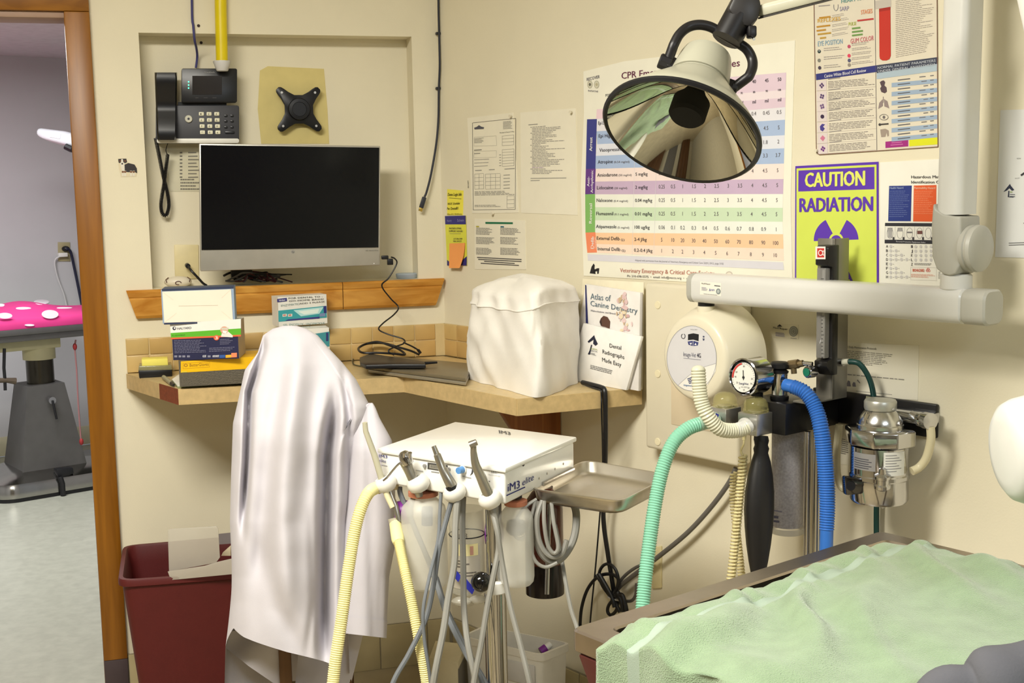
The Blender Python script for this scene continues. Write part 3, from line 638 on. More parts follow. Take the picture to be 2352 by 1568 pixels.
# closed laptop
al = mat('laptop_grey', (134, 124, 102), .35, .5); lk = mat('laptop_dark', (36, 34, 32), .5)
ZLt = ZC + .004; lp = [onz(*p, ZC + .024) for p in ((845, 838), (1070, 866), (1085, 832), (905, 815))]; lp = [inroom(q, .016) for q in lp]
t = thing('closed_laptop', 'closed grey laptop lying on the counter beside the white cover', 'laptop', sum(lp, V((0, 0, 0))) / 4 - UZ * .024)
b = MB(); b.prism([p - UZ * .003 for p in lp], -UZ * .009, al, .002); b.build('lid', t)
b = MB(); b.prism([p - UZ * .0125 for p in lp], -UZ * .0095, mat('laptop_silver', (164, 156, 138), .35, .5), .002); b.build('base', t)
b = MB()
for p in lp: c = sum(lp, V((0, 0, 0))) / 4; q = p.lerp(c, .15); b.cyl(q - UZ * .024, q - UZ * .0215, .006, lk, n=10)
b.build('foot', t)
# black scanner stick on the laptop
ZS = ZC + .0215 + .0004
t = thing('dental_sensor_wand', 'flat black sensor wand lying on the closed laptop', 'wand', onz(905, 835, ZS))
q = [onz(*p, ZS + .014) for p in ((826, 820), (850, 811), (975, 829), (978, 836), (900, 836), (840, 838), (827, 832))]
b = MB(); b.prism(q, -UZ * .012, black_pl, .003); b.build('body', t)
b = MB(); b.cyl(onz(972, 834, ZS + .009), onz(1004, 832, ZS + .009), .0045, black_pl, .003, 12); b.build('tip', t)
# cable coil on the wand
t = thing('cable_coil', 'loose coil of black cable lying on top of the sensor wand', 'cable', onz(880, 815, ZS + .017))
hh = ZS + .02
pts = [WL.p(x, y, o) for x, y, o in ((962, 814, .12), (945, 806, .09), (915, 797, .06), (880, 788, .04), (845, 789, .04), (826, 797, .06), (824, 804, .10), (835, 810, .14), (870, 810, .15), (905, 812, .15), (930, 814, .14), (918, 803, .10), (897, 794, .07), (868, 785, .05), (842, 789, .05))]
hose(pts, .0034, black_pl, 8).build('lead', t)
hose([WL.p(x, y, .09) for x, y in ((926, 786), (946, 795), (958, 802), (963, 806))], .0024, black_pl, 8).build('lead', t)
b = MB(); b.cyl(WL.p(960, 803, .09), WL.p(966, 811, .09), .0045, black_pl, n=10); b.build('plug', t)
hose([onz(*p, ZC + .004) for p in ((826, 812), (812, 824), (812, 836), (830, 841), (848, 842))], .002, mat('olive_lead', (70, 72, 56), .5), 8).build('lead', t)
# ---- white fabric cover over a machine
def cover():
    M = mat('white_cover_cloth', (240, 236, 228), .8, bump=.25, bscale=500, var=.02, sheen=.2)
    # plan corners on the counter, then a softened box with tucks
    bz = ZC; P = [onz(1072, 870, bz), onz(1236, 914, bz), RP(.665, .05, bz)]
    A = P[0]; Bc = P[1]; Cc = P[2]; Dc = RP(.33, .05, bz)
    H = WL.p(1200, 620, .25)
    top = at(1200, 640, (Bc - EYE).dot(FWD) * 1.06).z - bz
    N = 96; L = 60; R = []; rn = random.Random(5)
    cor = [A, Bc, Cc, Dc]; cen = (A + Bc + Cc + Dc) / 4
    tot = [(cor[(i + 1) % 4] - cor[i]).length for i in range(4)]; per = sum(tot)
    def plan(t):
        d = t * per
        for i in range(4):
            if d <= tot[i]: return cor[i].lerp(cor[(i + 1) % 4], d / tot[i]), i, d / tot[i]
            d -= tot[i]
        return cor[0].copy(), 0, 0
    for k in range(L + 1):
        v = k / L; row = []
        for j in range(N):
            p, i, s_ = plan(j / N); o = p - cen
            # round the corners a little, more at the top
            rad = lerp(.08, .16, sm(v)); cs = abs(2 * s_ - 1) ** 6; o = o * (1 - rad * cs)
            belly = 1.05 + .09 * math.sin(math.pi * min(1, v * 1.05)) - .05 * v
            if v > .92: belly *= math.cos((v - .92) / .08 * 1.30) * .98 + .02
            o = o * belly
            ph = j / N * 2 * math.pi
            q3 = V((math.cos(ph) * 1.6, math.sin(ph) * 1.6, v * 2.2))
            fold = .016 * (noise.noise(q3 * 1.1 + V((3, 1, 7)))) + .008 * noise.noise(V((ph * 3.2, v * 1.4, 2))) * (1 - v * .5)
            fold -= .006 * abs(noise.noise(V((ph * 2.2 + v * 2.2, v * .8, 9)))) * 2
            for (s0, s1, w_, a_) in ((.22, .38, .030, .012), (.40, .30, .020, .010), (.05, .12, .02, .008), (.47, .36, .02, .008)):
                dd = (j / N - lerp(s0, s1, v)); fold -= a_ * math.exp(-(dd / w_) ** 2) * math.sin(math.pi * min(1, v * 1.15))
            fold += .003 * math.exp(-((v - .80) / .03) ** 2) + .004 * math.exp(-((v - .84) / .1) ** 2) * math.sin(ph * 14)
            o = o + o.normalized() * fold
            z = v * top
            if v > .92: z = top * (.92 + .08 * math.sin((v - .92) / .08 * math.pi / 2)) 
            z += .006 * math.sin(ph * 3 + 1) * v - .03 * v * v * ((o.dot(uL)) < 0) * min(1, -o.dot(uL) / .12)
            row.append(cen + o + UZ * (bz - cen.z + max(0, z)))
        R.append(row)
    t = thing('machine_cover', 'baggy white cloth cover over a machine on the countertop', 'cover', V((cen.x, cen.y, bz)))
    b = MB(); b.rings(R, M, caps=False); top_c = sum(R[-1], V((0, 0, 0))) / N
    n0 = len(b.v); b.add(R[-1] + [top_c], [(j, (j + 1) % N, N) for j in range(N)], M)
    b.build('cloth', t, ang=60)
    kk = int(L * .80); b = MB(); b.tube([p + (p - cen - UZ * (p - cen).z).normalized() * .0012 for p in R[kk]], .0017, M, 6, closed=True); b.build('seam', t)
cover()
# ---- booklets in a holder at the counter's end
zb6 = zc(1000, 580, 3.92)
acr = mat('clear_acrylic', (232, 226, 206), .1, trans=.7, var=0, ior=1.2)
d = V((uR.x, uR.y, 0)); 
BD = (onz(1438, 896, ZC) - RP(.62, .058, ZC)); BD.z = 0; BD.normalize(); BN = V((BD.y, -BD.x, 0)); BN = BN if BN.dot(EYE - C0) > 0 else -BN
def leaf(name, label, back, xr, pts_t, th, M, lean, cat='book'):
    '''upright booklet leaning back; back: distance behind the front booklet, xr: pixel column of its right bottom corner'''
    n = (BN + UZ * lean).normalized(); base_ = Pl(RP(.62, .058, ZC) - BN * back, BN)
    r = ray(xr, 892); q = base_.p0; k = base_.p(xr, 892); k.z = ZC; P0_ = q
    pl = Pl(P0_, n); P = [P0_, k, pl.p(*pts_t[1]), pl.p(*pts_t[0])]
    t = thing(name, label, cat, P0_.lerp(k, .5) - n * th / 2)
    b = MB(); b.prism(P, -n * th, M, .0008); b.build('block', t); return t, pl
t, pl = leaf('paper_pile', 'tall cream leaflet standing at the back of the booklets', (.036), 1474, ((1338, 640), (1478, 648)), .003, mat('cream_leaflet', (240, 232, 206), .6), .02, cat='leaflet')
t, pl = leaf('dentistry_book', 'white dentistry atlas with a dog on its cover, behind the radiograph booklet', (.015), 1466, ((1345, 652), (1470, 672)), .010, mat('book_cover', (238, 234, 230), .4), .04)
s = Sheet(pl, .0006, z=zb6)
s.area([(1348, 290), (1358, 293), (1374, 638), (1354, 632)], (40, 44, 100)); s.text('Atlas of', (1396, 418), (1578, 437), 56, (90, 112, 128)); s.text('Canine Dentistry', (1396, 478), (1818, 548), 50, (90, 112, 128)); s.text('Malocclusions and Breed Standards', (1400, 528), (1716, 570), 16, (84, 84, 104), True)
s.area([(1490, 590), (1515, 568), (1550, 580), (1574, 620), (1568, 684), (1530, 670), (1496, 662), (1478, 630)], (92, 62, 50)); s.area([(1478, 620), (1490, 590), (1500, 640), (1490, 660)], (60, 40, 36), .0008)
rn = random.Random(9)
for k in range(46):
    y = rn.uniform(360, 720); x = 1700 + rn.gauss(0, 18 + (y - 360) * .07); s.disc(x, y, rn.uniform(6, 20), rn.uniform(8, 26), rn.choice(((226, 196, 196), (236, 220, 190), (216, 178, 180), (232, 206, 206), (206, 180, 150))), .0006 + k * .00003, 10)
s.mb.build('cover_print', t, smooth=False)
t, pl = leaf('radiograph_booklet', 'white booklet titled Dental Radiographs Made Easy in front of the dentistry atlas', (0), 1438, ((1340, 742), (1473, 773)), .008, mat('booklet_white', (246, 244, 240), .45), .05)
s = Sheet(pl, .0006, z=zb6); dk = (40, 40, 44)
s.text('Dental', (1568, 852), (1672, 874), 38, dk); s.text('Radiographs', (1504, 906), (1700, 958), 38, dk); s.text('Made Easy', (1500, 978), (1672, 1026), 38, dk)
bird = [(1370, 800), (1430, 742), (1436, 765), (1462, 822), (1440, 838), (1420, 820), (1424, 782), (1380, 812)]
s.area(bird, (30, 34, 56)); s.area([(1402, 828), (1412, 830), (1390, 918), (1372, 914), (1388, 880)], (30, 34, 56)); s.text('ANIMAL', (1398, 870), (1460, 880), 14, (150, 170, 60)); s.text('DENTAL', (1398, 888), (1460, 898), 13, (80, 80, 96)); s.para([(1394, 900), (1450, 912), (1450, 932), (1394, 918)], 3, (90, 90, 104))
s.para([(1396, 1010), (1625, 1068), (1620, 1110), (1392, 1050)], 3, (110, 110, 112), rag=.2); s.mb.build('cover_print', t, smooth=False)
# ================================================================= PAPERS ON THE RIGHT WALL
GR = (150, 148, 142)
# two letter sheets in sleeves and a smaller one
sleeve = mat('clear_sleeve_paper', (238, 232, 212), .35, var=.02)
zf = zc(980, 240, 3.5625)
s = Sheet(WR, .0012, z=zf); s.base([(332, 110), (706, 66), (752, 885), (372, 890)], sleeve)
s.frame([(375, 150), (728, 113), (725, 857), (380, 862)], 3, (96, 92, 92))
s.area([(388, 190), (410, 182), (428, 168), (446, 180), (470, 186), (466, 200), (392, 204)], (86, 86, 96)); s.para([(625, 140), (700, 132), (702, 200), (625, 206)], 7, GR, rag=.2)
s.text('Receipt & Dental X-Ray', (598, 235), (716, 224), 9, (70, 70, 74), shear=.2)
s.frame([(388, 268), (568, 255), (572, 335), (388, 340)], 2, (190, 186, 176)); s.para([(390, 278), (470, 270), (470, 315), (390, 320)], 5, GR)
s.frame([(618, 258), (712, 248), (712, 330), (618, 336)], 2, (150, 146, 140)); s.line((618, 282), (712, 274), 2, GR); s.line((618, 308), (712, 302), 2, GR)
s.frame([(388, 385), (570, 376), (570, 430), (388, 436)], 2, (196, 192, 182)); s.line((388, 374), (450, 370), 6, (110, 108, 104)); s.line((388, 402), (438, 398), 5, (130, 128, 122))
s.frame([(618, 370), (714, 362), (714, 500), (618, 505)], 2, (150, 146, 140))
for i in range(5): s.line((618, 392 + i * 23), (714, 386 + i * 23), 2, GR)
for i in range(5): s.line((594, 412 + i * 22), (608, 411 + i * 22), 5, GR)
for i in range(3): s.line((388, 452 + i * 27), (510 - i * 5, 446 + i * 27), 5, (170, 166, 158))
s.line((396, 540), (450, 537), 6, GR); s.line((510, 534), (556, 531), 6, GR); s.line((636, 528), (720, 522), 6, GR)
for x0, n in ((392, 2), (482, 3)):
    w_ = 37 if n == 2 else 40
    for r in range(5): s.line((x0, 568 + r * 31), (x0 + n * w_, 564 + r * 31), 2, GR)
    for c in range(n + 1): s.line((x0 + c * w_, 568), (x0 + c * w_, 692), 2, GR)
for i in range(5): s.line((628, 578 + i * 27), (680, 575 + i * 27), 5, GR)
s.para([(392, 712), (720, 704), (720, 742), (392, 748)], 4, GR, rag=.3); s.para([(392, 822), (620, 820), (620, 842), (392, 842)], 2, GR)
s.frame([(656, 748), (716, 744), (716, 842), (656, 846)], 2, GR); s.line((656, 780), (716, 777), 2, GR); s.line((656, 812), (716, 810), 2, GR)
s.text('RECEIPT', (344, 682), (342, 620), 8, (60, 60, 64), True, up=(-1, 0))
t = s.mb.build('form_sheet', smooth=False); tag(t, 'printed form with boxes and a black border pinned left of the plain typed sheet', 'paper sheet')
s = Sheet(WR, .0012, z=zf); s.base([(766, 66), (1218, 30), (1236, 905), (772, 886)], sleeve)
s.line((832, 166), (908, 160), 6, GR)
rn = random.Random(4); y = 186
for i in range(32):
    x0 = 848 if i % 4 == 0 else 862; L = rn.uniform(80, 270); c = (170, 150, 178) if i == 27 else (156, 152, 146)
    x = x0
    while x < x0 + L: w_ = rn.uniform(10, 40); s.line((x, y - (x - 850) * .07 * (1 - i / 32)), (min(x + w_, x0 + L), y - (x + w_ - 850) * .07 * (1 - i / 32)), 5, c); x += w_ + 4
    y += 12.2
s.line((850, 604), (1142, 600), 5, GR); s.line((850, 622), (925, 620), 5, GR)
tag(s.mb.build('typed_sheet', smooth=False), 'sheet with a long typed list pinned right of the boxed form', 'paper sheet')
s = Sheet(WR, .0012, z=zf); s.base([(392, 935), (806, 948), (812, 1350), (394, 1348)], sleeve)
s.area([(480, 960), (704, 963), (705, 978), (481, 976)], (30, 110, 74)); s.area([(404, 992), (429, 993), (429, 1004), (404, 1003)], (180, 170, 60)); s.area([(604, 994), (632, 995), (632, 1006), (604, 1005)], (50, 110, 130))
for j, y in enumerate((1008, 1085, 1172)):
    s.para([(404, y), (560, y + 4), (560, y + 64), (404, y + 58)], 6, (120, 118, 116), seed=j); s.para([(602, y), (770, y + 6), (770, y + 66), (602, y + 60)], 6, (120, 118, 116), seed=j + 10)
for i, (a, e) in enumerate(((412, 776), (422, 776), (470, 720), (442, 754))): s.line((a, 1250 + i * 16), (e, 1268 + i * 16), 7, (74, 72, 74))
tag(s.mb.build('notice_sheet', smooth=False), 'small two-column notice with a green bar pinned below the boxed form', 'paper sheet')
# clear push hooks on the sheets
for i, (x, y, lb) in enumerate(((694, 96, 'top right of the boxed form'), (545, 893, 'foot of the boxed form'), (1188, 62, 'top right of the typed sheet'))):
    a = zf(x, y); b = MB(); p = WR.p(a[0], a[1], .003); b.cyl(p, p + nR * .006, .003, mat('clear_pin', (226, 218, 196), .15), n=10)
    b.cyl(p + nR * .006, p + nR * .007, .0045, mat('clear_pin', (226, 218, 196), .15), n=10); tag(b.build('push_pin'), 'clear push pin at the ' + lb, 'pin')
# sticky note, leaflet and orange note
post = mat('sticky_yellow', (244, 232, 84), .7, var=.03)
s = Sheet(WR, .001, z=zf); s.base([(168, 692), (300, 704), (296, 905), (168, 905)], post, .0008); ik = (70, 64, 30)
s.text('Demo Login Info', (172, 748), (286, 746), 26, ik, True, shear=.2); s.line((182, 764), (284, 771), 3, ik); s.text('Wi-Fi: Scheduler', (170, 822), (272, 816), 20, ik, True, shear=.2); s.text('Pw: Dental81', (166, 862), (256, 858), 22, ik, True, shear=.2); s.text('Mon-Fri Wellness', (168, 903), (288, 900), 12, ik, True)
tag(s.mb.build('sticky_note', smooth=False), 'yellow sticky note with handwriting above the blue-topped leaflet in the corner', 'note')
s = Sheet(WR, .003, z=zf); s.base([(149, 912), (319, 908), (328, 1316), (167, 1316)], mat('leaflet_yellow', (224, 222, 78), .5), .0015)
s.area([(149, 912), (319, 908), (321, 980), (152, 980)], (56, 52, 128)); s.text('Henry', (166, 960), (204, 957), 20, (150, 150, 200)); s.text('Schein', (250, 958), (304, 956), 22, (150, 150, 200))
s.text('PHONE & EMAIL', (184, 1020), (286, 1020), 15, (60, 56, 60), True); s.text('SUPPORT HOURS', (182, 1042), (294, 1044), 15, (60, 56, 60), True); s.line((188, 1056), (280, 1056), 5, (180, 176, 90)); s.text('617.206.3484', (220, 1104), (292, 1104), 13, (80, 76, 60), True); s.text('9:00-5:00 EST', (216, 1124), (286, 1124), 13, (80, 76, 60), True)
s.area([(167, 1270), (190, 1290), (250, 1310), (328, 1240), (328, 1316), (167, 1316)], (50, 46, 120))
tag(s.mb.build('support_leaflet', smooth=False), 'yellow leaflet with a dark blue band under the handwritten sticky note', 'leaflet')
s = Sheet(WR, .006, z=zf); o_ = mat('sticky_orange', (246, 164, 92), .7, var=.03); rows = []
for k in range(7):
    v = k / 6; off = .0005 + .010 * v * v; x0 = lerp(186, 183, v); x1 = lerp(312, 268, v ** 2); y = lerp(1136, 1338, v)
    a, c = zf(x0, y), zf(x1, y - 4 * (1 - v)); rows.append([WR.p(*a, .005 + off), WR.p(*c, .005 + off * 1.2)])
b = MB(); b.rings(rows, o_, caps=False, wrap=False)
for r in rows: r[0] -= nR * .0006; r[1] -= nR * .0006
b.rings([r[::-1] for r in rows], o_, caps=False, wrap=False); tag(b.build('orange_note'), 'orange sticky note curling off the front of the yellow leaflet', 'note')
# ---- the big drug dose poster
zp_ = zc(1320, 120, 2.904); s = Sheet(WR, .0016, z=zp_)
s.base([(58, 128), (330, 60), (1470, -80), (1452, 500), (1440, 1000), (1452, 1540), (720, 1530), (60, 1490), (40, 900), (62, 400)], mat('poster_paper', (243, 240, 224), .5, var=.02), .0015)
prp = (104, 46, 76)
s.text('CPR Emergency Drugs & Doses', (312, 178), (1100, 92), 46, prp, True)
s.text('RECOVER', (80, 192), (166, 172), 22, (110, 106, 120), True)
for x in (101, 146): s.disc(x, 215, 17, 26, (176, 174, 152)); s.disc(x, 215, 14, 22, (214, 210, 190), .0008); s.disc(x, 215, 8, 10, (110, 108, 96) if x == 101 else (190, 182, 150), .001)
s.text('INITIATIVE', (90, 262), (156, 268), 12, (120, 116, 130), True)
s.text('FOR USE WHEN IN AN EMERGENCY', (206, 296), (520, 262), 18, (60, 58, 66), True); s.text('BIRDS, DOGS AND CATS', (230, 322), (450, 300), 17, (60, 58, 66), True); s.text('DETERMINE WEIGHT FIRST', (202, 350), (440, 322), 17, (60, 58, 66), True)
Lx = [147, 143, 146, 150, 140, 136, 134, 132, 130, 128, 133, 140, 148]
Ly = [380, 445, 527, 613, 691, 777, 862, 947, 1033, 1120, 1203, 1278, 1337]
Ry = [302, 365, 450, 553, 640, 742, 845, 945, 1037, 1130, 1213, 1310, 1391]
def rx(y): return 1411 - (y - 135) * .026 if y < 1100 else 1386 + (y - 1100) * .03
cols = [(240, 212, 222), (234, 232, 238), (172, 192, 226), (228, 230, 240), (172, 192, 226), (246, 228, 222), (204, 180, 208), (242, 243, 232), (208, 228, 196), (240, 243, 234), (250, 208, 168), (250, 226, 208)]
for i in range(12): s.area([(Lx[i], Ly[i]), (rx(Ry[i]), Ry[i]), (rx(Ry[i + 1]), Ry[i + 1]), (Lx[i + 1], Ly[i + 1])], cols[i], .0003)
s.area([(540, 205), (1411, 135), (1408, 250), (540, 318)], (228, 206, 222), .0004); s.area([(540, 318), (1408, 250), (1405, 302), (540, 372)], (240, 226, 232), .0004); s.area([(540, 372), (1405, 302), (1400, 366), (540, 440)], (228, 206, 222), .0004)
for (y0, y1, r0, r1, c, tx, fs) in ((447, 778, 82, 74, (62, 66, 140), 'Arrest', 1), (778, 947, 74, 70, (104, 62, 140), 'Anti-|Arrhythmic', 1), (947, 1202, 70, 72, (134, 188, 106), 'Reversal', 1), (1202, 1337, 72, 84, (242, 142, 102), 'Defib', 1)):
    s.area([(r0, y0), (r0 + 66, y0 - 2), (r1 + 64, y1 - 2), (r1, y1)], c, .0005); m_ = (y0 + y1) / 2
    if '|' in tx:
        a_, c_ = tx.split('|'); s.text(a_, (r1 + 28, m_ + 32), (r1 + 30, m_ - 34), 17, (236, 230, 240), True, up=(-1, 0)); s.text(c_, (r1 + 52, m_ + 74), (r1 + 54, m_ - 76), 17, (236, 230, 240), True, up=(-1, 0))
    else:
        L_ = {'Arrest': 46, 'Reversal': 66, 'Defib': 40}[tx]; s.text(tx, (r1 + 42, m_ + L_), (r1 + 44, m_ - L_), 20, (240, 238, 232), True, up=(-1, 0))
        if tx == 'Defib': s.text('Monophasic', (r1 + 56, m_ + 36), (r1 + 57, m_ - 36), 9, (250, 220, 200), True, up=(-1, 0))
names = [('Epi Low', '(1:1000)', '0.01 mg/kg', 484, 412), ('Epi High', '(1:1000)', '0.1 mg/kg', 570, 514), ('Vasopressin', '(20 U/ml)', '0.8 U/kg', 664, 608), ('Atropine', '(0.54 mg/ml)', '0.04 mg/kg', 743, 698), ('Amiodarone', '(50 mg/ml)', '5 mg/kg', 830, 799), ('Lidocaine', '(20 mg/ml)', '2 mg/kg', 914, 898), ('Naloxone', '(0.4 mg/ml)', '0.04 mg/kg', 998, 998), ('Flumazenil', '(0.1 mg/ml)', '0.01 mg/kg', 1086, 1092), ('Atipamezole', '(5 mg/ml)', '100 ug/kg', 1172, 1193), ('External Defib', '(J)', '2-4 J/kg', 1250, 1284), ('Internal Defib', '(J)', '0.2-0.4 J/kg', 1320, 1366)]
V1 = ['0.03', '0.05', '0.1', '0.15', '0.2', '0.25', '0.3', '0.35', '0.4', '0.45', '0.5']; VA = ['0.25', '0.5', '1', '1.5', '2', '2.5', '3', '3.5', '4', '4.5', '5']
vals = [V1, VA, ['0.1', '0.2', '0.4', '0.6', '0.8', '1', '1.2', '1.4', '1.6', '1.8', '2'], ['0.2', '0.4', '0.8', '1.1', '1.5', '1.9', '2.2', '2.6', '3', '3.3', '3.7'], VA, VA, VA, VA, ['0.06', '0.1', '0.2', '0.3', '0.4', '0.5', '0.6', '0.7', '0.8', '0.9', '1'], ['5', '10', '20', '30', '40', '50', '60', '70', '80', '90', '100'], ['1', '2', '2', '3', '4', '5', '6', '7', '8', '9', '10']]
wl = [62, 88, 142, 100, 135, 108, 106, 112, 136, 152, 150]; wd_ = [104, 92, 86, 116, 80, 82, 114, 114, 100, 82, 122]
cxs = [580, 655, 720, 795, 868, 945, 1022, 1100, 1182, 1264, 1348]
for i, (nm, pr_, ds, yl, yr) in enumerate(names):
    def yy(x): return lerp(yl, yr, (x - 150) / 1200)
    x0 = Lx[i + 1] + 14; s.text(nm, (x0, yy(x0)), (x0 + wl[i], yy(x0 + wl[i])), 24, (58, 56, 62), True)
    x1 = x0 + wl[i] + 8; s.text(pr_, (x1, yy(x1)), (x1 + len(pr_) * 8.6, yy(x1 + 80)), 14, (110, 106, 110), True)
    x2 = 412 - i * 1.6; s.text(ds, (x2, yy(x2)), (x2 + wd_[i], yy(x2 + wd_[i])), 23, (62, 60, 66), True)
    for c, tx in enumerate(vals[i]):
        xx = cxs[c] - (i - 6) * 2.5 * c / 10
        s.ntext(tx, xx, yy(xx), 27, (104, 100, 104), False, (yr - yl) / 1200)
for j, (lst, dy, hh) in enumerate(((['2.5', '5', '10', '15', '20', '25', '30', '35', '40', '45', '50'], 192, 25), (['5', '10', '20', '30', '40', '50', '60', '70', '80', '90', '100'], 258, 15), (['ml'] * 11, 327, 25))):
    for c, tx in enumerate(lst):
        xx = cxs[c] + 18 * c / 10; y = dy + (1366 - xx) * .085; s.ntext(tx, xx, y, hh, (70, 60, 72), True, -.085)
s.area([(85, 1346), (1390, 1400), (1396, 1452), (88, 1388)], (222, 220, 228), .0005); s.text('Adapted with permission from the Journal of Veterinary Emergency and Critical Care 22(S1) 2012, page S102', (402, 1392), (992, 1416), 12, (130, 128, 136))
blk_ = (34, 32, 36); s.area([(100, 1474), (112, 1430), (126, 1408), (134, 1420), (132, 1440), (140, 1478)], blk_); s.area([(128, 1450), (150, 1440), (164, 1440), (160, 1476), (150, 1478), (150, 1460), (138, 1462), (138, 1478), (128, 1478)], blk_)
s.text('Veterinary Emergency & Critical Care Society', (302, 1466), (930, 1488), 28, (190, 130, 116), True); s.text('Ph: 210-698-5575  •  email: info@veccs.org  •  www.veccs.org', (350, 1498), (880, 1520), 15, (120, 116, 118), True)
s.disc(1030, 1482, 24, 22, (200, 192, 180)); s.disc(1030, 1482, 16, 14, (232, 226, 210), .0008)
for x in (395, 540): s.line((x + 5, 700), (x - 12, 1350), 2, (226, 222, 224), .0006)
tag(s.mb.build('drug_dose_poster', smooth=False), 'big colour-banded CPR drug dose chart pinned behind the exam lamp', 'poster')
# ---- laminated four-panel poster
z3 = zc(1800, 0, 4.237); s = Sheet(WR, .0016, z=z3)
s.base([(292, -120), (300, 200), (318, 1480), (345, 1505), (1455, 1432), (1500, 1428), (1490, -300)][:] , mat('laminate_white', (226, 218, 200), .3, var=.02), .0014)
s.frame([(292, -120), (318, 1480), (345, 1505), (1500, 1428), (1490, -300)], 7, (120, 84, 70), .0006)
s.line((885, -60), (906, 1460), 4, (90, 84, 90))
tl = (150, 144, 146)
s.text('SARP', (545, 108), (635, 100), 44, (140, 136, 170)); s.text('HEART RATE', (560, 30), (830, -10), 36, (110, 160, 160), True); s.text('STAGES', (752, 140), (862, 126), 44, (226, 150, 110), True); s.arc(508, 60, 22, 44, -.4, 3.5, 5, (120, 120, 130)); s.line((340, 60), (450, 50), 8, tl)
s.text('REFLEXES', (330, 220), (552, 198), 38, (214, 170, 70), True); s.text('PULSE', (632, 250), (706, 242), 34, (180, 190, 90), True)
for (x0, y0, x1, c) in ((345, 175, 455, (190, 140, 50)), (320, 262, 452, (190, 140, 50)), (320, 300, 410, (190, 140, 50)), (330, 335, 460, (190, 150, 60)), (352, 372, 412, (190, 150, 60)), (716, 202, 874, (190, 60, 60)), (664, 278, 746, (110, 150, 80)), (664, 312, 770, (110, 150, 80)), (664, 346, 768, (110, 150, 80))): s.line((x0, y0), (x1, y0 - (x1 - x0) * .12), 16, c)
s.text('EYE POSITION', (332, 450), (572, 424), 50, (120, 164, 196)); s.text('GUM COLOR', (650, 424), (876, 390), 48, (200, 90, 110))
for (x, y, c) in ((345, 500, (40, 60, 60)), (345, 588, (130, 130, 120)), (350, 660, (70, 60, 80)), (636, 452, (190, 80, 110)), (636, 542, (220, 70, 100)), (638, 588, (90, 90, 120)), (638, 632, (150, 140, 130))): s.disc(x, y, 16, 18, c)
s.disc(345, 495, 6, 6, (200, 200, 200), .0009)
for i in range(3): s.para([(390, 470 + i * 84), (600, 450 + i * 84), (600, 490 + i * 84), (390, 510 + i * 84)], 2, tl, th=.25, seed=i)
for i in range(5): s.para([(662, 425 + i * 46), (872, 400 + i * 46), (872, 430 + i * 46), (662, 455 + i * 46)], 2, tl, th=.25, seed=i + 5)
for i in range(5): s.para([(470, 150 + i * 46), (640, 120 + i * 46), (640, 150 + i * 46), (470, 180 + i * 46)], 2, tl, th=.2, seed=i + 15)
# red tube panel
s.area([(890, 10), (1045, -15), (1045, 70), (928, 85), (890, 90)], (196, 188, 178)); s.area([(928, 85), (1038, 66), (1042, 540), (1030, 574), (1000, 588), (960, 588), (936, 572), (932, 545)], (196, 50, 36), .0008); s.area([(928, 85), (1038, 66), (1038, 96), (928, 114)], (166, 40, 30), .0009)
s.para([(1088, 10), (1468, -40), (1464, 500), (1090, 572)], 30, (168, 160, 154), th=.25, rag=.4)
# lower left: white cell list
s.area([(313, 720), (905, 635), (905, 700), (316, 780)], (48, 54, 124), .0005); s.text('Canine White Blood Cell Review', (395, 756), (802, 698), 32, (214, 214, 226), True)
for i, (c, y) in enumerate((((86, 60, 110), 832), ((86, 60, 110), 938), ((110, 80, 130), 1035), ((56, 40, 70), 1134), ((70, 60, 140), 1240), ((206, 120, 150), 1346), ((110, 50, 130), 1448))):
    x = 370 + i * 2
    s.area([(x - 48, y - 46), (x + 46, y - 52), (x + 46, y + 44), (x - 48, y + 50)], (220, 208, 206), .0005)
    if i == 3: s.disc(x, y, 18, 20, c, .0009)
    elif i == 4: s.area([(x - 26, y - 10), (x - 4, y - 36), (x + 24, y - 30), (x + 4, y - 8), (x + 22, y + 10), (x + 2, y + 38), (x - 22, y + 24)], c, .0009)
    elif i == 5: s.area([(x - 26, y), (x - 2, y - 30), (x + 24, y - 6), (x + 2, y + 28)], c, .0009)
    else:
        for k in range(4): s.disc(x + 14 * math.cos(k * 1.6 + i), y + 16 * math.sin(k * 1.6 + i), 9, 11, c, .0009 + k * .0001, 10)
    s.line((x + 62, y - 62), (x + 180, y - 78), 8, (150, 144, 140)); s.para([(x + 62, y - 38), (x + 515, y - 74), (x + 515, y), (x + 62, y + 34)], 5, (120, 112, 116), th=.28, seed=i, rag=.25)
    s.line((322, y + 52), (900, y + 10), 2, (200, 190, 186), .0006)
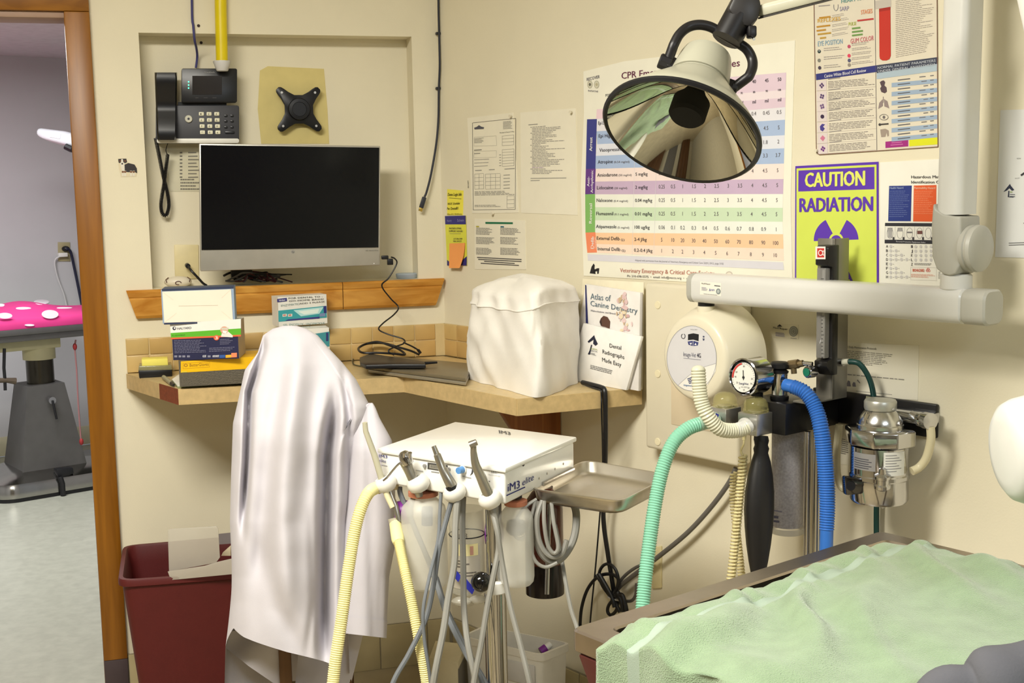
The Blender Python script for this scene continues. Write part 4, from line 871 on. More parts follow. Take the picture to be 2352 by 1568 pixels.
# lower right: patient parameters
s.area([(905, 635), (1500, 555), (1500, 620), (905, 712)], (58, 64, 84), .0005); s.area([(905, 712), (1500, 620), (1500, 690), (905, 770)], (172, 190, 204), .0005)
s.text('NORMAL PATIENT PARAMETERS', (914, 672), (1478, 600), 25, (190, 196, 206), True, lift=.0012); s.text('UNDER GENERAL ANAESTHESIA', (918, 706), (1478, 636), 24, (190, 196, 206), True, lift=.0012)
for i in range(14):
    y = 745 + i * 44
    if i % 2: s.area([(1050, y + 18), (1500, y - 24), (1500, y + 18), (1050, y + 60)], (156, 176, 200), .0005)
    s.line((1110, y + 34), (1230, y + 20), 9, (92, 92, 100)); s.line((1320 + (i % 3) * 20, y + 4), (1380 + (i % 3) * 12, y - 2), 8, (110, 110, 116)); s.line((1425, y - 8), (1460, y - 12), 8, (110, 110, 116))
s.area([(935, 800), (955, 785), (975, 782), (988, 800), (980, 830), (1000, 850), (1005, 890), (985, 908), (950, 895), (938, 860), (950, 840)], (86, 70, 76)); s.area([(920, 1060), (930, 1000), (962, 965), (966, 1030)], (146, 132, 130)); s.area([(975, 962), (1010, 985), (1028, 1055), (980, 1035)], (146, 132, 130)); s.line((968, 940), (968, 1000), 6, (146, 132, 130))
s.arc(975, 1140, 42, 28, 0, 6.3, 4, (90, 88, 90)); s.disc(975, 1140, 13, 15, (110, 104, 104)); s.line((930, 1212), (1020, 1204), 14, (60, 56, 56)); s.disc(935, 1212, 13, 13, (60, 56, 56))
s.area([(940, 1260), (990, 1252), (1022, 1270), (1024, 1320), (1010, 1330), (1000, 1290), (990, 1330), (950, 1334), (944, 1300)], (160, 146, 134))
s.area([(990, 1378), (1212, 1358), (1212, 1424), (990, 1440)], (160, 40, 128)); s.area([(1222, 1356), (1500, 1334), (1500, 1404), (1222, 1424)], (220, 222, 30)); s.line((1050, 1390), (1150, 1382), 7, (210, 120, 180)); s.line((1040, 1412), (1160, 1402), 7, (210, 120, 180))
tag(s.mb.build('reference_poster', smooth=False), 'laminated four-panel reference poster with a red tube, high on the wall', 'poster')
b = MB(); a = z3(326, 1465); p = WR.p(*a, .002); b.cyl(p, p + nR * .006, .0035, mat('clear_pin', (226, 218, 196), .15), n=10); tag(b.build('push_pin'), 'clear push pin at the lower left corner of the laminated poster', 'pin')
# ---- radiation sign
z4r = zc(1800, 360, 3.734); s = Sheet(WR, .0014, z=z4r); lime = mat('sign_lime', (214, 228, 96), .45, var=.02); vio = (94, 54, 178)
s.base([(100, 80), (812, 42), (815, 1200), (96, 1180)], mat('sign_violet', vio, .45, var=.02), .0012)
s.area([(110, 100), (796, 66), (798, 1200), (108, 1180)], lime, .0003); s.area([(127, 118), (778, 86), (779, 278), (125, 298)], vio)
s.text('CAUTION', (186, 258), (694, 244), 126, (226, 232, 110), 2); s.text('RADIATION', (138, 472), (762, 462), 122, vio, 2)
cx_, cy_ = 450, 716
for a0 in (-60, 180, 60):
    lo, hi = {-60: (-62, -2), 180: (178, 242), 60: (58, 122)}[a0]
    po = [(cx_ + 192 * math.cos(math.radians(lerp(lo, hi, k / 12))), cy_ + 198 * math.sin(math.radians(lerp(lo, hi, k / 12)))) for k in range(13)]; pi_ = [(cx_ + 62 * math.cos(math.radians(lerp(hi, lo, k / 6))), cy_ + 66 * math.sin(math.radians(lerp(hi, lo, k / 6)))) for k in range(7)]
    s.area(po + pi_, vio)
s.disc(450, 718, 46, 46, vio); s.text('AREA', (300, 1072), (592, 1074), 90, vio, 2); s.text('X-RAY', (250, 1170), (640, 1172), 70, vio, True)
tag(s.mb.build('radiation_sign', smooth=False), 'lime and violet CAUTION RADIATION sign behind the flowmeter', 'sign')
# ---- hazard chart
s = Sheet(WR, .0012, z=z4r); s.base([(826, 48), (1500, 10), (1500, 1150), (826, 1090)], mat('chart_paper', (240, 238, 228), .5, var=.02))
s.text('Hazardous Materials', (1094, 184), (1420, 182), 25, (64, 62, 66), True); s.text('Identification Chart', (1094, 228), (1400, 228), 25, (64, 62, 66), True)
s.area([(904, 250), (1098, 246), (1090, 552), (896, 552)], (36, 54, 130)); s.area([(1116, 246), (1310, 242), (1306, 556), (1110, 554)], (222, 92, 44)); s.area([(1330, 242), (1480, 240), (1480, 556), (1326, 556)], (230, 210, 60))
s.text('Health Hazard', (910, 276), (1026, 274), 20, (150, 166, 210), True); s.text('Flammability Hazard', (1120, 276), (1300, 276), 20, (244, 190, 160), True)
s.para([(910, 292), (1086, 290), (1080, 525), (904, 527)], 14, (96, 112, 170), th=.3); s.para([(1122, 294), (1290, 292), (1284, 500), (1116, 500)], 13, (238, 140, 100), th=.3)
dk_ = (44, 44, 52); s.area([(870, 566), (1460, 570), (1460, 600), (868, 594)], dk_); s.area([(866, 710), (1460, 716), (1460, 750), (866, 742)], dk_); s.area([(868, 594), (1460, 600), (1460, 716), (866, 710)], (232, 230, 222), .0005); s.text('Personal Protective Equipment Index', (964, 732), (1216, 740), 13, (190, 190, 196), True, lift=.0012)
for k, x in enumerate((912, 998, 1080, 1165, 1240, 1330)):
    s.arc(x, 655, 26, 46, 0, 6.3, 3, (130, 128, 130)); s.line((x - 42, 596), (x - 44, 712), 2, (150, 148, 150)); s.rect(x + 22, 688, x + 38, 712, (60, 58, 62), .0009)
    if k == 0: s.area([(x - 20, 640), (x + 18, 640), (x + 14, 692), (x - 16, 692)], (170, 168, 168), .0009)
    if k in (0, 1):
        for q_ in range(4): s.line((x - 18 + q_ * 11, 640), (x - 16 + q_ * 11, 608), 9, (150, 148, 150))
    if k == 2: s.line((x - 22, 648), (x + 22, 648), 12, (110, 108, 112))
    if k == 3: s.area([(x - 20, 634), (x + 24, 634), (x + 24, 662), (x - 20, 662)], (110, 70, 66), .0009)
for r, L_ in enumerate('ABCDEFGH'):
    y = 778 + r * 37.5; s.text(L_, (878, y), (894, y), 24, (90, 88, 92), True)
    for c in range(1 + (r % 4 > 0) + (r % 4 > 1) + (r % 4 > 2)): s.disc(918 + c * 46, y - 10, 13, 14, (204, 202, 200), .0006, 10); s.disc(918 + c * 46 + 23, y - 8, 3, 3, (110, 108, 110), .0008, 8)
for r, L_ in enumerate('IJKLZ'):
    y = 780 + r * 38; s.text(L_, (1092, y), (1106, y), 24, (90, 88, 92), True)
    if r < 4:
        for c in range(4): s.disc(1132 + c * 44, y - 10, 12, 14, (204, 202, 200), .0006, 10)
    else: s.para([(1120, 912), (1290, 916), (1290, 936), (1120, 932)], 2, (110, 108, 110))
s.text('BIOHAZARD', (1106, 984), (1206, 986), 26, (214, 110, 90), True)
for k in range(3): s.arc(1238 + 9 * math.cos(k * 2.09 - 1.57), 972 + 9 * math.sin(k * 2.09 - 1.57), 9, 9, 0, 6.3, 4, (214, 90, 80))
s.frame([(1088, 945), (1310, 950), (1310, 1060), (1088, 1054)], 2, (214, 210, 206)); s.para([(1092, 1004), (1300, 1010), (1300, 1045), (1092, 1036)], 4, (224, 150, 130), th=.35); s.para([(1325, 985), (1352, 985), (1352, 1050), (1325, 1050)], 6, (150, 148, 146))
tag(s.mb.build('hazard_chart', smooth=False), 'hazardous materials chart with blue and orange blocks beside the radiation sign', 'poster')
# ---- white sheet at the right edge
s = Sheet(WR, .0012, z=z4r); s.base([(1858, -400), (2500, -420), (2500, 880), (1812, 860)], mat('sheet_white', (228, 228, 226), .4, var=.01))
nv = (46, 52, 74); s.area([(1884, 302), (1940, 232), (1950, 250), (1978, 284), (1958, 292), (1936, 270), (1916, 288)], nv); s.area([(1926, 292), (1936, 292), (1934, 346), (1922, 346)], nv); s.line((1940, 302), (1962, 302), 8, (150, 170, 110)); s.line((1940, 322), (1984, 324), 6, (110, 112, 122)); s.line((1940, 338), (1984, 341), 6, (110, 112, 122)); s.line((1930, 344), (1972, 346), 5, nv)
s.text('NOW', (2000, 20), (2034, 20), 12, (110, 110, 112)); s.text('FOCUS', (1984, 190), (2022, 186), 10, (90, 90, 92)); s.line((2034, 160), (2070, 135), 16, (50, 50, 54)); s.line((2070, 135), (2110, 170), 14, (50, 50, 54)); s.line((1930, 740), (2080, 735), 6, (110, 110, 112)); s.line((1930, 758), (2080, 752), 6, (110, 110, 112)); s.line((2056, 566), (2066, 576), 5, (80, 80, 80))
tag(s.mb.build('anatomy_sheet', smooth=False), 'large white sheet with a small navy bird emblem at the right edge', 'poster')
# ---- paper sheets behind the anaesthesia machine
z6 = zc(1800, 740, 3.136); s = Sheet(WR, .0012, z=z6); s.base([(330, 140), (974, 166), (966, 560), (330, 520)], mat('sheet_cream', (232, 226, 206), .6, var=.01))
s.text('Dental Daily Maintenance Protocols', (420, 182), (668, 198), 16, (130, 126, 118), True); s.para([(430, 200), (800, 232), (770, 330), (430, 300)], 8, (156, 152, 140), rag=.4); s.para([(430, 370), (870, 410), (870, 424), (430, 384)], 1, (140, 136, 128), rag=.02)
s.area([(455, 440), (462, 418), (478, 424), (484, 462), (456, 460)], (130, 126, 136)); s.area([(494, 445), (502, 430), (516, 434), (520, 464), (496, 462)], (130, 126, 136)); s.line((530, 414), (550, 438), 5, (120, 116, 116)); s.line((520, 494), (780, 520), 4, (170, 166, 156))
tag(s.mb.build('protocol_sheet', smooth=False), 'typed protocol sheet on the wall behind the green hose', 'paper sheet')
s = Sheet(WR, .0012, z=z6); s.base([(378, 728), (520, 742), (474, 1030), (358, 1014)], mat('sheet_cream', (232, 226, 206), .6, var=.01)); s.para([(385, 830), (480, 850), (470, 965), (385, 945)], 8, (130, 126, 118), rag=.3)
tag(s.mb.build('note_sheet', smooth=False), 'small typed slip on the wall below the black arm', 'paper sheet')
# service sticker on the wall
z5 = zc(1460, 620, 3.267); s = Sheet(WR, .0006, z=z5); s.base([(1020, 400), (1222, 410), (1222, 520), (1020, 505)], mat('wall_sticker', (226, 218, 192), .5, var=.01), .0004)
s.text('MedTRepair', (1032, 438), (1140, 452), 15, (60, 58, 62), True); s.area([(1060, 424), (1080, 406), (1100, 424)], (60, 58, 62), .0008); s.disc(1184, 460, 33, 40, (140, 140, 132)); s.arc(1184, 460, 24, 30, 0, 6.3, 4, (180, 180, 168), .001); s.arc(1184, 460, 12, 16, 0, 6.3, 4, (180, 180, 168), .001)
s.para([(1050, 466), (1118, 474), (1118, 506), (1050, 498)], 4, (130, 126, 170), rag=.1); s.line((1162, 510), (1208, 514), 4, (150, 148, 140))
tag(s.mb.build('service_sticker', smooth=False), 'service sticker with a round grey seal on the wall right of the x-ray unit', 'sticker')
# ================================================================= DENTAL CART
TZ = .93
cFL, cFR, cBR, cBL = [onz(*p, TZ) for p in ((866, 1029), (1161, 1075), (1325, 1003), (1045, 968))]
ccen = (cFL + cFR + cBR + cBL) / 4
cdx = (cFR - cFL).normalized(); cfn = V((cdx.y, -cdx.x, 0)); cdy = (cBR - cFR).normalized(); csn = V((cdy.y, -cdy.x, 0))
CFP = Pl(cFR - cfn * .004, cfn); CSP = Pl(cFR - csn * .004, csn)
enam = mat('white_enamel', (246, 245, 240), .3, coat=.3, var=.01)
cart = thing('dental_cart', 'white dental instrument cart with a square control box on a chrome pole', 'cart', V((ccen.x, ccen.y, 0)))
b = MB(); b.prism([cFL, cFR, cBR, cBL], -UZ * .010, enam, .003)
lid_ = b.build('lid', cart); s = Sheet(Pl((0, 0, TZ), UZ), .0004); s.text('IM3', (1147, 994), (1173, 998), 7, (90, 90, 90), True, up=(-.2, -1)); s.mb.build('printing', lid_, smooth=False)
def inset(p, k): return p.lerp(ccen + UZ * (p.z - ccen.z), k)
bz = TZ - .074
bot = [inset(V((p.x, p.y, bz)), .03) for p in (cFL, cFR, cBR, cBL)]; topq = [inset(V((p.x, p.y, TZ - .0102)), .03) for p in (cFL, cFR, cBR, cBL)]
b = MB(); b.prism(topq, -UZ * (TZ - .0102 - bz), enam, .005, 3); box_ = b.build('control_box', cart)
CFP = Pl(topq[1], cfn); CSP = Pl(topq[1], csn)
z7 = zc(820, 940, 3.2667)
s = Sheet(CFP, .0005, z=z7); nvy = (34, 40, 120)
s.text('IM3', (166, 360), (226, 366), 24, nvy, True); s.text('elite', (164, 392), (216, 400), 24, nvy, shear=.2); s.line((180, 416), (226, 424), 5, (170, 170, 180))
s.text('LED', (1008, 474), (1054, 480), 22, (110, 110, 116)); s.text('technology', (984, 490), (1076, 503), 12, (180, 180, 184))
s.area([(530, 398), (680, 418), (678, 470), (528, 446)], (70, 68, 66)); s.area([(544, 412), (664, 428), (662, 458), (542, 440)], (150, 146, 134), .0008); s.para([(552, 418), (655, 432), (653, 452), (550, 438)], 3, (84, 82, 78), lift=.0011)
s.line((556, 466), (615, 474), 7, (140, 140, 140)); s.line((790, 500), (856, 514), 7, (170, 170, 170)); s.line((440, 455), (496, 464), 6, (180, 180, 180)); s.line((986, 538), (998, 540), 8, (120, 120, 122))
s.area([(862, 446), (876, 446), (868, 480), (846, 498), (858, 476)], (60, 60, 64)); s.mb.build('front_print', box_, smooth=False)
for x, y in ((512, 422), (692, 448)): 
    a = z7(x, y); b = MB(); p = CFP.p(*a); b.cyl(p, p + cfn * .004, .004, mat('grey_button', (150, 148, 146), .4), n=12); b.build('button', box_)
a = z7(800, 448); p = CFP.p(*a) ; b = MB(); kd = (cfn * .8 + UZ * .12 - cdx * .15).normalized(); b.cyl(p, p + cfn * .004, .0085, white_pl, n=18); b.cyl(p, p + cfn * .017, .0072, mat('blue_knob', (96, 152, 214), .4), .0066, 16); b.build('dial_knob', box_).__setitem__('label', 'small blue control knob')
s = Sheet(CSP, .0005, z=z7)
s.text('iM3', (1132, 616), (1222, 588), 62, nvy, True); s.text('elite', (1240, 574), (1326, 528), 52, nvy, shear=.2); s.line((1122, 646), (1262, 582), 8, nvy); s.mb.build('side_print', box_, smooth=False)
for x, y, r in ((1248, 412, .0042), (1366, 516, .0028), (1426, 480, .0028), (1486, 447, .0028), (1548, 408, .0028)):
    a = z7(x, y); p = CSP.p(*a); b = MB(); b.ball((0, 0, 0), r, steel if r < .004 else mat('dark_bolt', (90, 84, 80), .5), 10, (1, 1, .5), axis_frame(p, csn)); b.build('bolt', box_)
# pole, collar, height knob and star base
pc = at(1138, 1400, 2.52); pc = V((pc.x, pc.y, 0)); 
b = MB(); b.cyl(pc + UZ * .07, pc + UZ * .66, .0225, chrome, n=28); b.build('pole', cart)
b = MB(); b.cyl(pc + UZ * .655, pc + UZ * .68, .025, white_pl, n=28, bev=.002); b.cyl(pc + UZ * .68, V((pc.x, pc.y, bz)), .0165, chrome, n=24); b.build('inner_pole', cart)
kp = at(1105, 1336, 2.47); b = MB(); b.ball(kp, .0205, mat('black_knob', (14, 14, 15), .12, coat=.5), 24); b.cyl(kp, V((pc.x, pc.y, kp.z)), .006, chrome, n=12); b.build('height_knob', cart)
for k in range(5):
    a = k * 2 * math.pi / 5 + .5; d = V((math.cos(a), math.sin(a), 0)); e = pc + d * .2
    b = MB(); b.prism([pc + UZ * .085 + d.cross(UZ) * .02, e + UZ * .075 + d.cross(UZ) * .014, e + UZ * .075 - d.cross(UZ) * .014, pc + UZ * .085 - d.cross(UZ) * .02], -UZ * .02, chrome, .003); b.build('base_leg', cart)
    b = MB(); b.cyl(e + UZ * .025 - d.cross(UZ) * .01, e + UZ * .025 + d.cross(UZ) * .01, .025, black_pl, n=18, bev=.003); b.cyl(e + UZ * .03, e + UZ * .06, .006, chrome, n=10); b.build('caster', cart)
# stainless tray bolted to the side
ZT = .862
q = [onz(*p, ZT) for p in ((1216, 1121), (1424, 1151), (1541, 1091), (1344, 1056))]
tc = sum(q, V((0, 0, 0))) / 4
def tin(k, dz): return [p.lerp(tc, k) + UZ * dz for p in q]
def rcor(P, r=.18, n=4):
    out = []
    for i in range(4):
        a, c, e = P[i - 1], P[i], P[(i + 1) % 4]; s0 = c.lerp(a, r); s1 = c.lerp(e, r)
        for k in range(n + 1):
            t = k / n; out.append(s0.lerp(c, t).lerp(c.lerp(s1, t), t))
    return out
trs = mat('tray_steel', (214, 208, 196), .36, 1.0, var=.03)
b = MB(); b.rings([rcor(tin(-.015, -.003), .14), rcor(tin(-.018, 0), .14), rcor(tin(.0, .001), .14), rcor(tin(.02, -.001), .14), rcor(tin(.035, -.020), .15), rcor(tin(.08, -.027), .17), rcor(tin(.6, -.027), .2), rcor(tin(.97, -.027), .2)], trs, caps=False)
b.rings([rcor(tin(-.015, -.003), .14), rcor(tin(.0, -.003), .14), rcor(tin(.02, -.022), .15), rcor(tin(.08, -.030), .17), rcor(tin(.97, -.030), .2)], steel, caps=False)
b.add(rcor(tin(.97, -.027), .2), [tuple(range(20))], trs)
b.build('instrument_tray', cart, ang=50)
b = MB(); b.prism([topq[1].lerp(topq[2], .5) - UZ * .062, topq[1].lerp(topq[2], .97) - UZ * .062, topq[1].lerp(topq[2], .97) - UZ * .054, topq[1].lerp(topq[2], .5) - UZ * .054], csn * .006, steel, .001); b.build('tray_bracket', cart)
# bottles hung under the box
frost = mat('frosted_plastic', (232, 230, 220), .4, alpha=.5, var=.03); frostd = mat('liquid_shadow', (120, 124, 134), .4, alpha=.7)
def bottle(x0, x1, y0, y1, d, M, capM, name, label=None):
    c1 = at((x0 + x1) / 2, y1, d); r = (at(x1, y1, d) - at(x0, y1, d)).length / 2; h = at((x0 + x1) / 2, y0, d).z - c1.z
    X = Matrix.Translation(c1); b = MB()
    b.lathe([(r * .05, .003), (r * .8, 0), (r * .95, .006), (r, .016), (r, h * .80), (r * .94, h * .87), (r * .62, h * .95), (r * .5, h * .97), (r * .5, h)], X, M, 32, caps=False); o = b.build(name, cart)
    if label: o['label'] = label
    if capM:
        b = MB(); b.lathe([(r * .5, h - .004), (r * .66, h - .002), (r * .66, h + .007), (r * .3, h + .008)], X, capM, 24); b.build('cap', o)
    return o, c1, r, h
orng = mat('orange_ring', (184, 116, 88), .5); purple = mat('purple_cap', (122, 40, 140), .4)
o, c1, r, h = bottle(926, 1030, 1128, 1345, 2.58, frost, orng, 'water_bottle', 'tall frosted bottle')
b = MB(); b.prism([c1 + (EYE - c1).normalized() * 0 + p for p in ()] or [at(x, y, 2.58 - r - .001) for x, y in rrect(968, 1162, 994, 1208, 5)], FWD * .001, mat('reflection_grey', (88, 94, 108), .3), 0); b.build('reflection_patch', o)  # bluish reflection on the bottle, painted as a flat grey patch
o, c1, r, h = bottle(1148, 1228, 1150, 1340, 2.50, frost, orng, 'rinse_bottle', 'shorter milky bottle with an orange ring')
b = MB(); b.cyl(c1 + UZ * (h + .012), c1 + UZ * (h + .05), .013, black_pl, n=18); b.build('neck', o)
b = MB(); b.lathe([(r * .4, h * .62), (r * .6, h * .68), (r * .5, h * .78), (r * .2, h * .8)], Matrix.Translation(c1), frostd, 18); b.build('float', o)
amb = mat('amber_plastic', (92, 34, 18), .2, alpha=.93, var=.05, coat=.3); darkb = mat('amber_dark_base', (24, 14, 14), .2)
o, c1, r, h = bottle(1208, 1296, 1110, 1362, 2.62, amb, None, 'amber_canister', 'dark amber canister')
b = MB(); b.lathe([(r * 1.004, .001), (r * 1.004, h * .30), (r * .99, h * .305)], Matrix.Translation(c1), darkb, 32, caps=False); b.build('dark_base', o)
pl_ = Pl(c1 - FWD * (r * 1.01), -FWD); s = Sheet(Pl(at(1250, 1230, 2.62 - r * 1.02), -FWD)); 
s.text('SPS', (1238, 1228), (1246, 1212), 7, (200, 150, 140), True, up=(-1, -.3)); s.text('SPECIAL', (1238, 1262), (1260, 1260), 7, (196, 150, 140), True); s.para([(1236, 1266), (1290, 1262), (1288, 1286), (1236, 1290)], 4, (170, 110, 100), rag=.2); s.mb.build('canister_print', o, smooth=False)
b = MB(); b.cyl(at(1262, 1150, 2.60 - r), at(1256, 1364, 2.60 - r), .005, chrome, n=14); b.build('hanger_rod', cart)
# clear vacuum jar with a lettered label
jar = mat('clear_jar', (206, 204, 190), .1, alpha=.35, var=0)
c1 = at(1076, 1388, 2.55); r = (at(1116, 1388, 2.55) - at(1036, 1388, 2.55)).length / 2; h = at(1076, 1160, 2.55).z - c1.z; X = Matrix.Translation(c1)
b = MB(); b.lathe([(r * .3, 0), (r * .5, .012), (r * .95, .03), (r, .05), (r, h), (r * .96, h)], X, jar, 36, caps=False); o = b.build('vacuum_jar', cart)
b = MB(); b.tube([c1 + UZ * (h * .74) + V((math.cos(a), math.sin(a), 0)) * (r * 1.01) for a in [k * .2 for k in range(32)]], .0012, black_pl, 6, closed=True); b.build('level_line', o)
a0, a1 = math.radians(215), math.radians(318); lab = mat('jar_label', (196, 188, 172), .5, var=.02)
def jl(a, z, k=1.012): return c1 + V((math.cos(a) * r * k, math.sin(a) * r * k, z))
b = MB(); b.rings([[jl(lerp(a0, a1, k / 12), z) for k in range(13)] for z in (h * .22, h * .66)], lab, caps=False, wrap=False)
b.rings([[jl(lerp(a0 + .5, a1 - .15, k / 8), z, 1.02) for k in range(9)] for z in (h * .56, h * .68)], mat('label_cream', (240, 228, 170), .5), caps=False, wrap=False)
b.rings([[jl(lerp(a0 + 1.15, a0 + 1.35, k / 2), z, 1.03) for k in range(3)] for z in (h * .57, h * .66)], ink((200, 150, 130)), caps=False, wrap=False)
for z, x0, x1 in ((.50, .3, .9), (.47, .3, 1.1), (.44, .3, .6), (.38, .2, 1.5), (.35, .2, 1.3)): b.rings([[jl(lerp(a0 + x0, a0 + x1, k / 5), h * z + dz, 1.02) for k in range(6)] for dz in (0, .003)], ink((110, 104, 96)), caps=False, wrap=False)
b.build('jar_label', o)
s = Sheet(Pl(at(1076, 1250, 2.55 - r * 1.06), -FWD)); s.text('iM3', (1050, 1238), (1073, 1236), 12, (20, 20, 24), True); s.mb.build('label_print', o, smooth=False)
rb = mat('blue_ribbon', (50, 56, 170), .4)
for pts in (((1043, 1314), (1048, 1320), (1056, 1330)), ((1068, 1336), (1076, 1346), (1088, 1358))):
    P = spl([at(x, y, 2.50) for x, y in pts], 5); b = MB(); R = [[p + DOWN * -.006 + RIGHT * .003, p + DOWN * .006 - RIGHT * .003] for p in P]; b.rings(R, rb, caps=False, wrap=False); b.rings([[r_[1] + FWD * .001, r_[0] + FWD * .001] for r_ in R], rb, caps=False, wrap=False); b.build('blue_ribbon', o)
b = MB(); b.ball(at(1098, 1376, 2.5), .013, mat('clear_vinyl', (214, 210, 196), .1, alpha=.4, var=0), 12, (1.4, .8, .7)); b.ball(at(1060, 1380, 2.5), .016, mat('clear_vinyl', (214, 210, 196), .1, alpha=.4, var=0), 12, (1.3, .8, .6)); b.build('drain_bag', o)
for x, y, d in ((928, 1176, 2.60), (1135, 1224, 2.53)):
    b = MB(); p = at(x, y, d); b.lathe([(.004, -.02), (.022, -.018), (.026, 0), (.022, .018), (.004, .02)], axis_frame(p, RIGHT), purple, 20); b.build('purple_valve', cart)
# holders and handpieces
ztm = mat('handpiece_metal', (168, 164, 154), .3, .85); beige = mat('beige_tube_plastic', (226, 218, 180), .45); cream_h = mat('cream_hose', (240, 230, 168), .5)
greyh = mat('grey_hose', (140, 138, 130), .5, var=.05); dgrey = mat('slate_hose', (112, 116, 120), .5)
hold = []
for i, (x, y) in enumerate(((885, 1108), (960, 1108), (1043, 1128), (1125, 1144))):
    p = CFP.p(x, y, .018); hold.append(p); ax = (UZ * .9 - cdx * .35 + cfn * .25).normalized(); b = MB()
    X = axis_frame(p, ax); b.lathe([(.012, .013), (.017, .013), (.0225, .006), (.024, -.002), (.021, -.012), (.013, -.019), (.010, -.019), (.011, 0), (.012, .013)], X, white_pl, 28, caps=False)
    b.cyl(p, p - cfn * .03, .010, white_pl, n=16); b.build('holder', cart)
def HP(x, y, off=.026): return CFP.p(x, y, off)
def hz(pts, r, M, n=8): return hose([at(*p) for p in pts], r, M, n)
d0 = (hold[0] - EYE).dot(FWD); d1 = (hold[1] - EYE).dot(FWD); d2 = (hold[2] - EYE).dot(FWD); d3 = (hold[3] - EYE).dot(FWD)
DL = lambda k: (d0, d1, d2, d3)[k]
# suction tip with yellow corrugated hose
t = thing('suction_handpiece', 'long beige suction tip in the leftmost holder with a yellow cuff and hose below', 'handpiece', HP(885, 1108))
b = MB(); b.tube([HP(838, 970, .045), HP(840, 990, .043), HP(860, 1045, .034), HP(876, 1098, .028)], [.0052, .0056, .0064, .0066], mat('tip_grey', (188, 184, 160), .4), 14); b.build('tip', t)
b = MB(); b.tube([HP(876, 1098, .028), HP(890, 1140, .024), HP(902, 1165, .022)], [.006, .0062, .006], beige, 12); b.tube([HP(893, 1120, .016), HP(908, 1160, .016), HP(917, 1198, .016)], [.004, .006, .0065], ztm, 12); b.build('body', t)
b = MB(); b.tube([HP(903, 1190, .02), HP(906, 1203, .02), HP(908, 1206, .02)], .011, mat('valve_block', (206, 200, 176), .4, .3), 12); b.build('valve', t)
b = MB(); b.tube([HP(908, 1203, .02), HP(914, 1238, .045), HP(916, 1246, .05)], [.0125, .0135, .0115], cream_h, 18); b.build('cuff', t)
corr(spl([HP(916, 1244, .05), at(930, 1310, 2.49), at(945, 1380, 2.47), at(962, 1470, 2.45), at(980, 1570, 2.45), at(992, 1680, 2.45), at(1002, 1800, d0)], 10), .0098, .0012, .0042, cream_h, 12).build('suction_hose', t)
# second yellow hose on the left
t = thing('evacuation_hose', 'yellow corrugated hose arching down in front of the coat from the cart', 'hose', at(835, 1150, d0 - .03))
b = MB(); b.tube([HP(912, 1112, -.005), HP(890, 1114, .004), HP(868, 1120, .012)], [.0115, .0115, .0135], mat('beige_elbow', (206, 190, 140), .45), 16); b.build('elbow', t)
corr(spl([HP(870, 1118, .012), at(848, 1130, d0 - .03), at(830, 1165, d0 - .05), at(815, 1220, d0 - .06), at(800, 1310, d0 - .07), at(785, 1420, d0 - .08), at(768, 1540, d0 - .09), at(760, 1650, d0 - .09), at(762, 1800, d0)], 10), .0118, .0013, .0044, cream_h, 12).build('hose', t)
# air-water syringe
t = thing('air_water_syringe', 'chrome air-water syringe with a thin bent tip in the second holder', 'handpiece', HP(960, 1108))
b = MB(); b.tube([HP(930, 1058, .034), HP(942, 1085, .03), HP(958, 1118, .024), HP(964, 1140, .02)], [.0125, .0105, .011, .007], ztm, 16); b.build('handle', t)
b = MB(); b.lathe([(.004, -.016), (.012, -.012), (.0135, 0), (.011, .012), (.006, .016)], axis_frame(HP(932, 1053, .036), (UZ - cdx * .4 + cfn * .2)), chrome, 18); b.build('head', t)
for x in (928, 941): b = MB(); b.cyl(HP(x, 1050, .044), HP(x + 1, 1039, .046), .004, chrome, n=12); b.build('button', t)
b = MB(); b.tube(spl([HP(926, 1058, .04), HP(915, 1066, .045), HP(902, 1080, .05), HP(890, 1095, .052), HP(881, 1103, .05)], 4), .0022, chrome, 8); b.build('tip', t)
hz([(951, 1135, d1 + .03), (943, 1175, d1 + .03), (948, 1200, d1 + .03), (975, 1265, d1 + .02), (1000, 1320, d1 + .02), (1020, 1385, d1), (1050, 1450, d1), (1085, 1515, d1), (1125, 1590, d1), (1160, 1720, d1)], .0052, dgrey).build('hose', t)
# slow handpiece
t = thing('slow_speed_handpiece', 'straight steel handpiece with a black band in the third holder', 'handpiece', HP(1043, 1128))
b = MB(); b.tube([HP(996, 1024, .045), HP(1003, 1042, .043), HP(1004, 1044, .043), HP(1016, 1076, .038), HP(1018, 1078, .037), HP(1036, 1112, .03), HP(1038, 1116, .029)], [.0048, .0056, .0074, .0085, .0092, .011, .011], ztm, 18); b.build('body', t)
b = MB(); b.tube([HP(1035, 1114, .03), HP(1040, 1124, .028)], .0114, black_pl, 18); b.build('band', t).__setitem__('label', 'black band')
hz([(1044, 1135, d2), (1036, 1155, d2), (1026, 1190, d2), (1008, 1260, d2 - .01), (996, 1340, d2 - .02), (978, 1420, d2 - .03), (940, 1500, d2 - .04), (900, 1575, d2 - .05), (870, 1700, d2 - .06)], .0052, dgrey).build('hose', t)
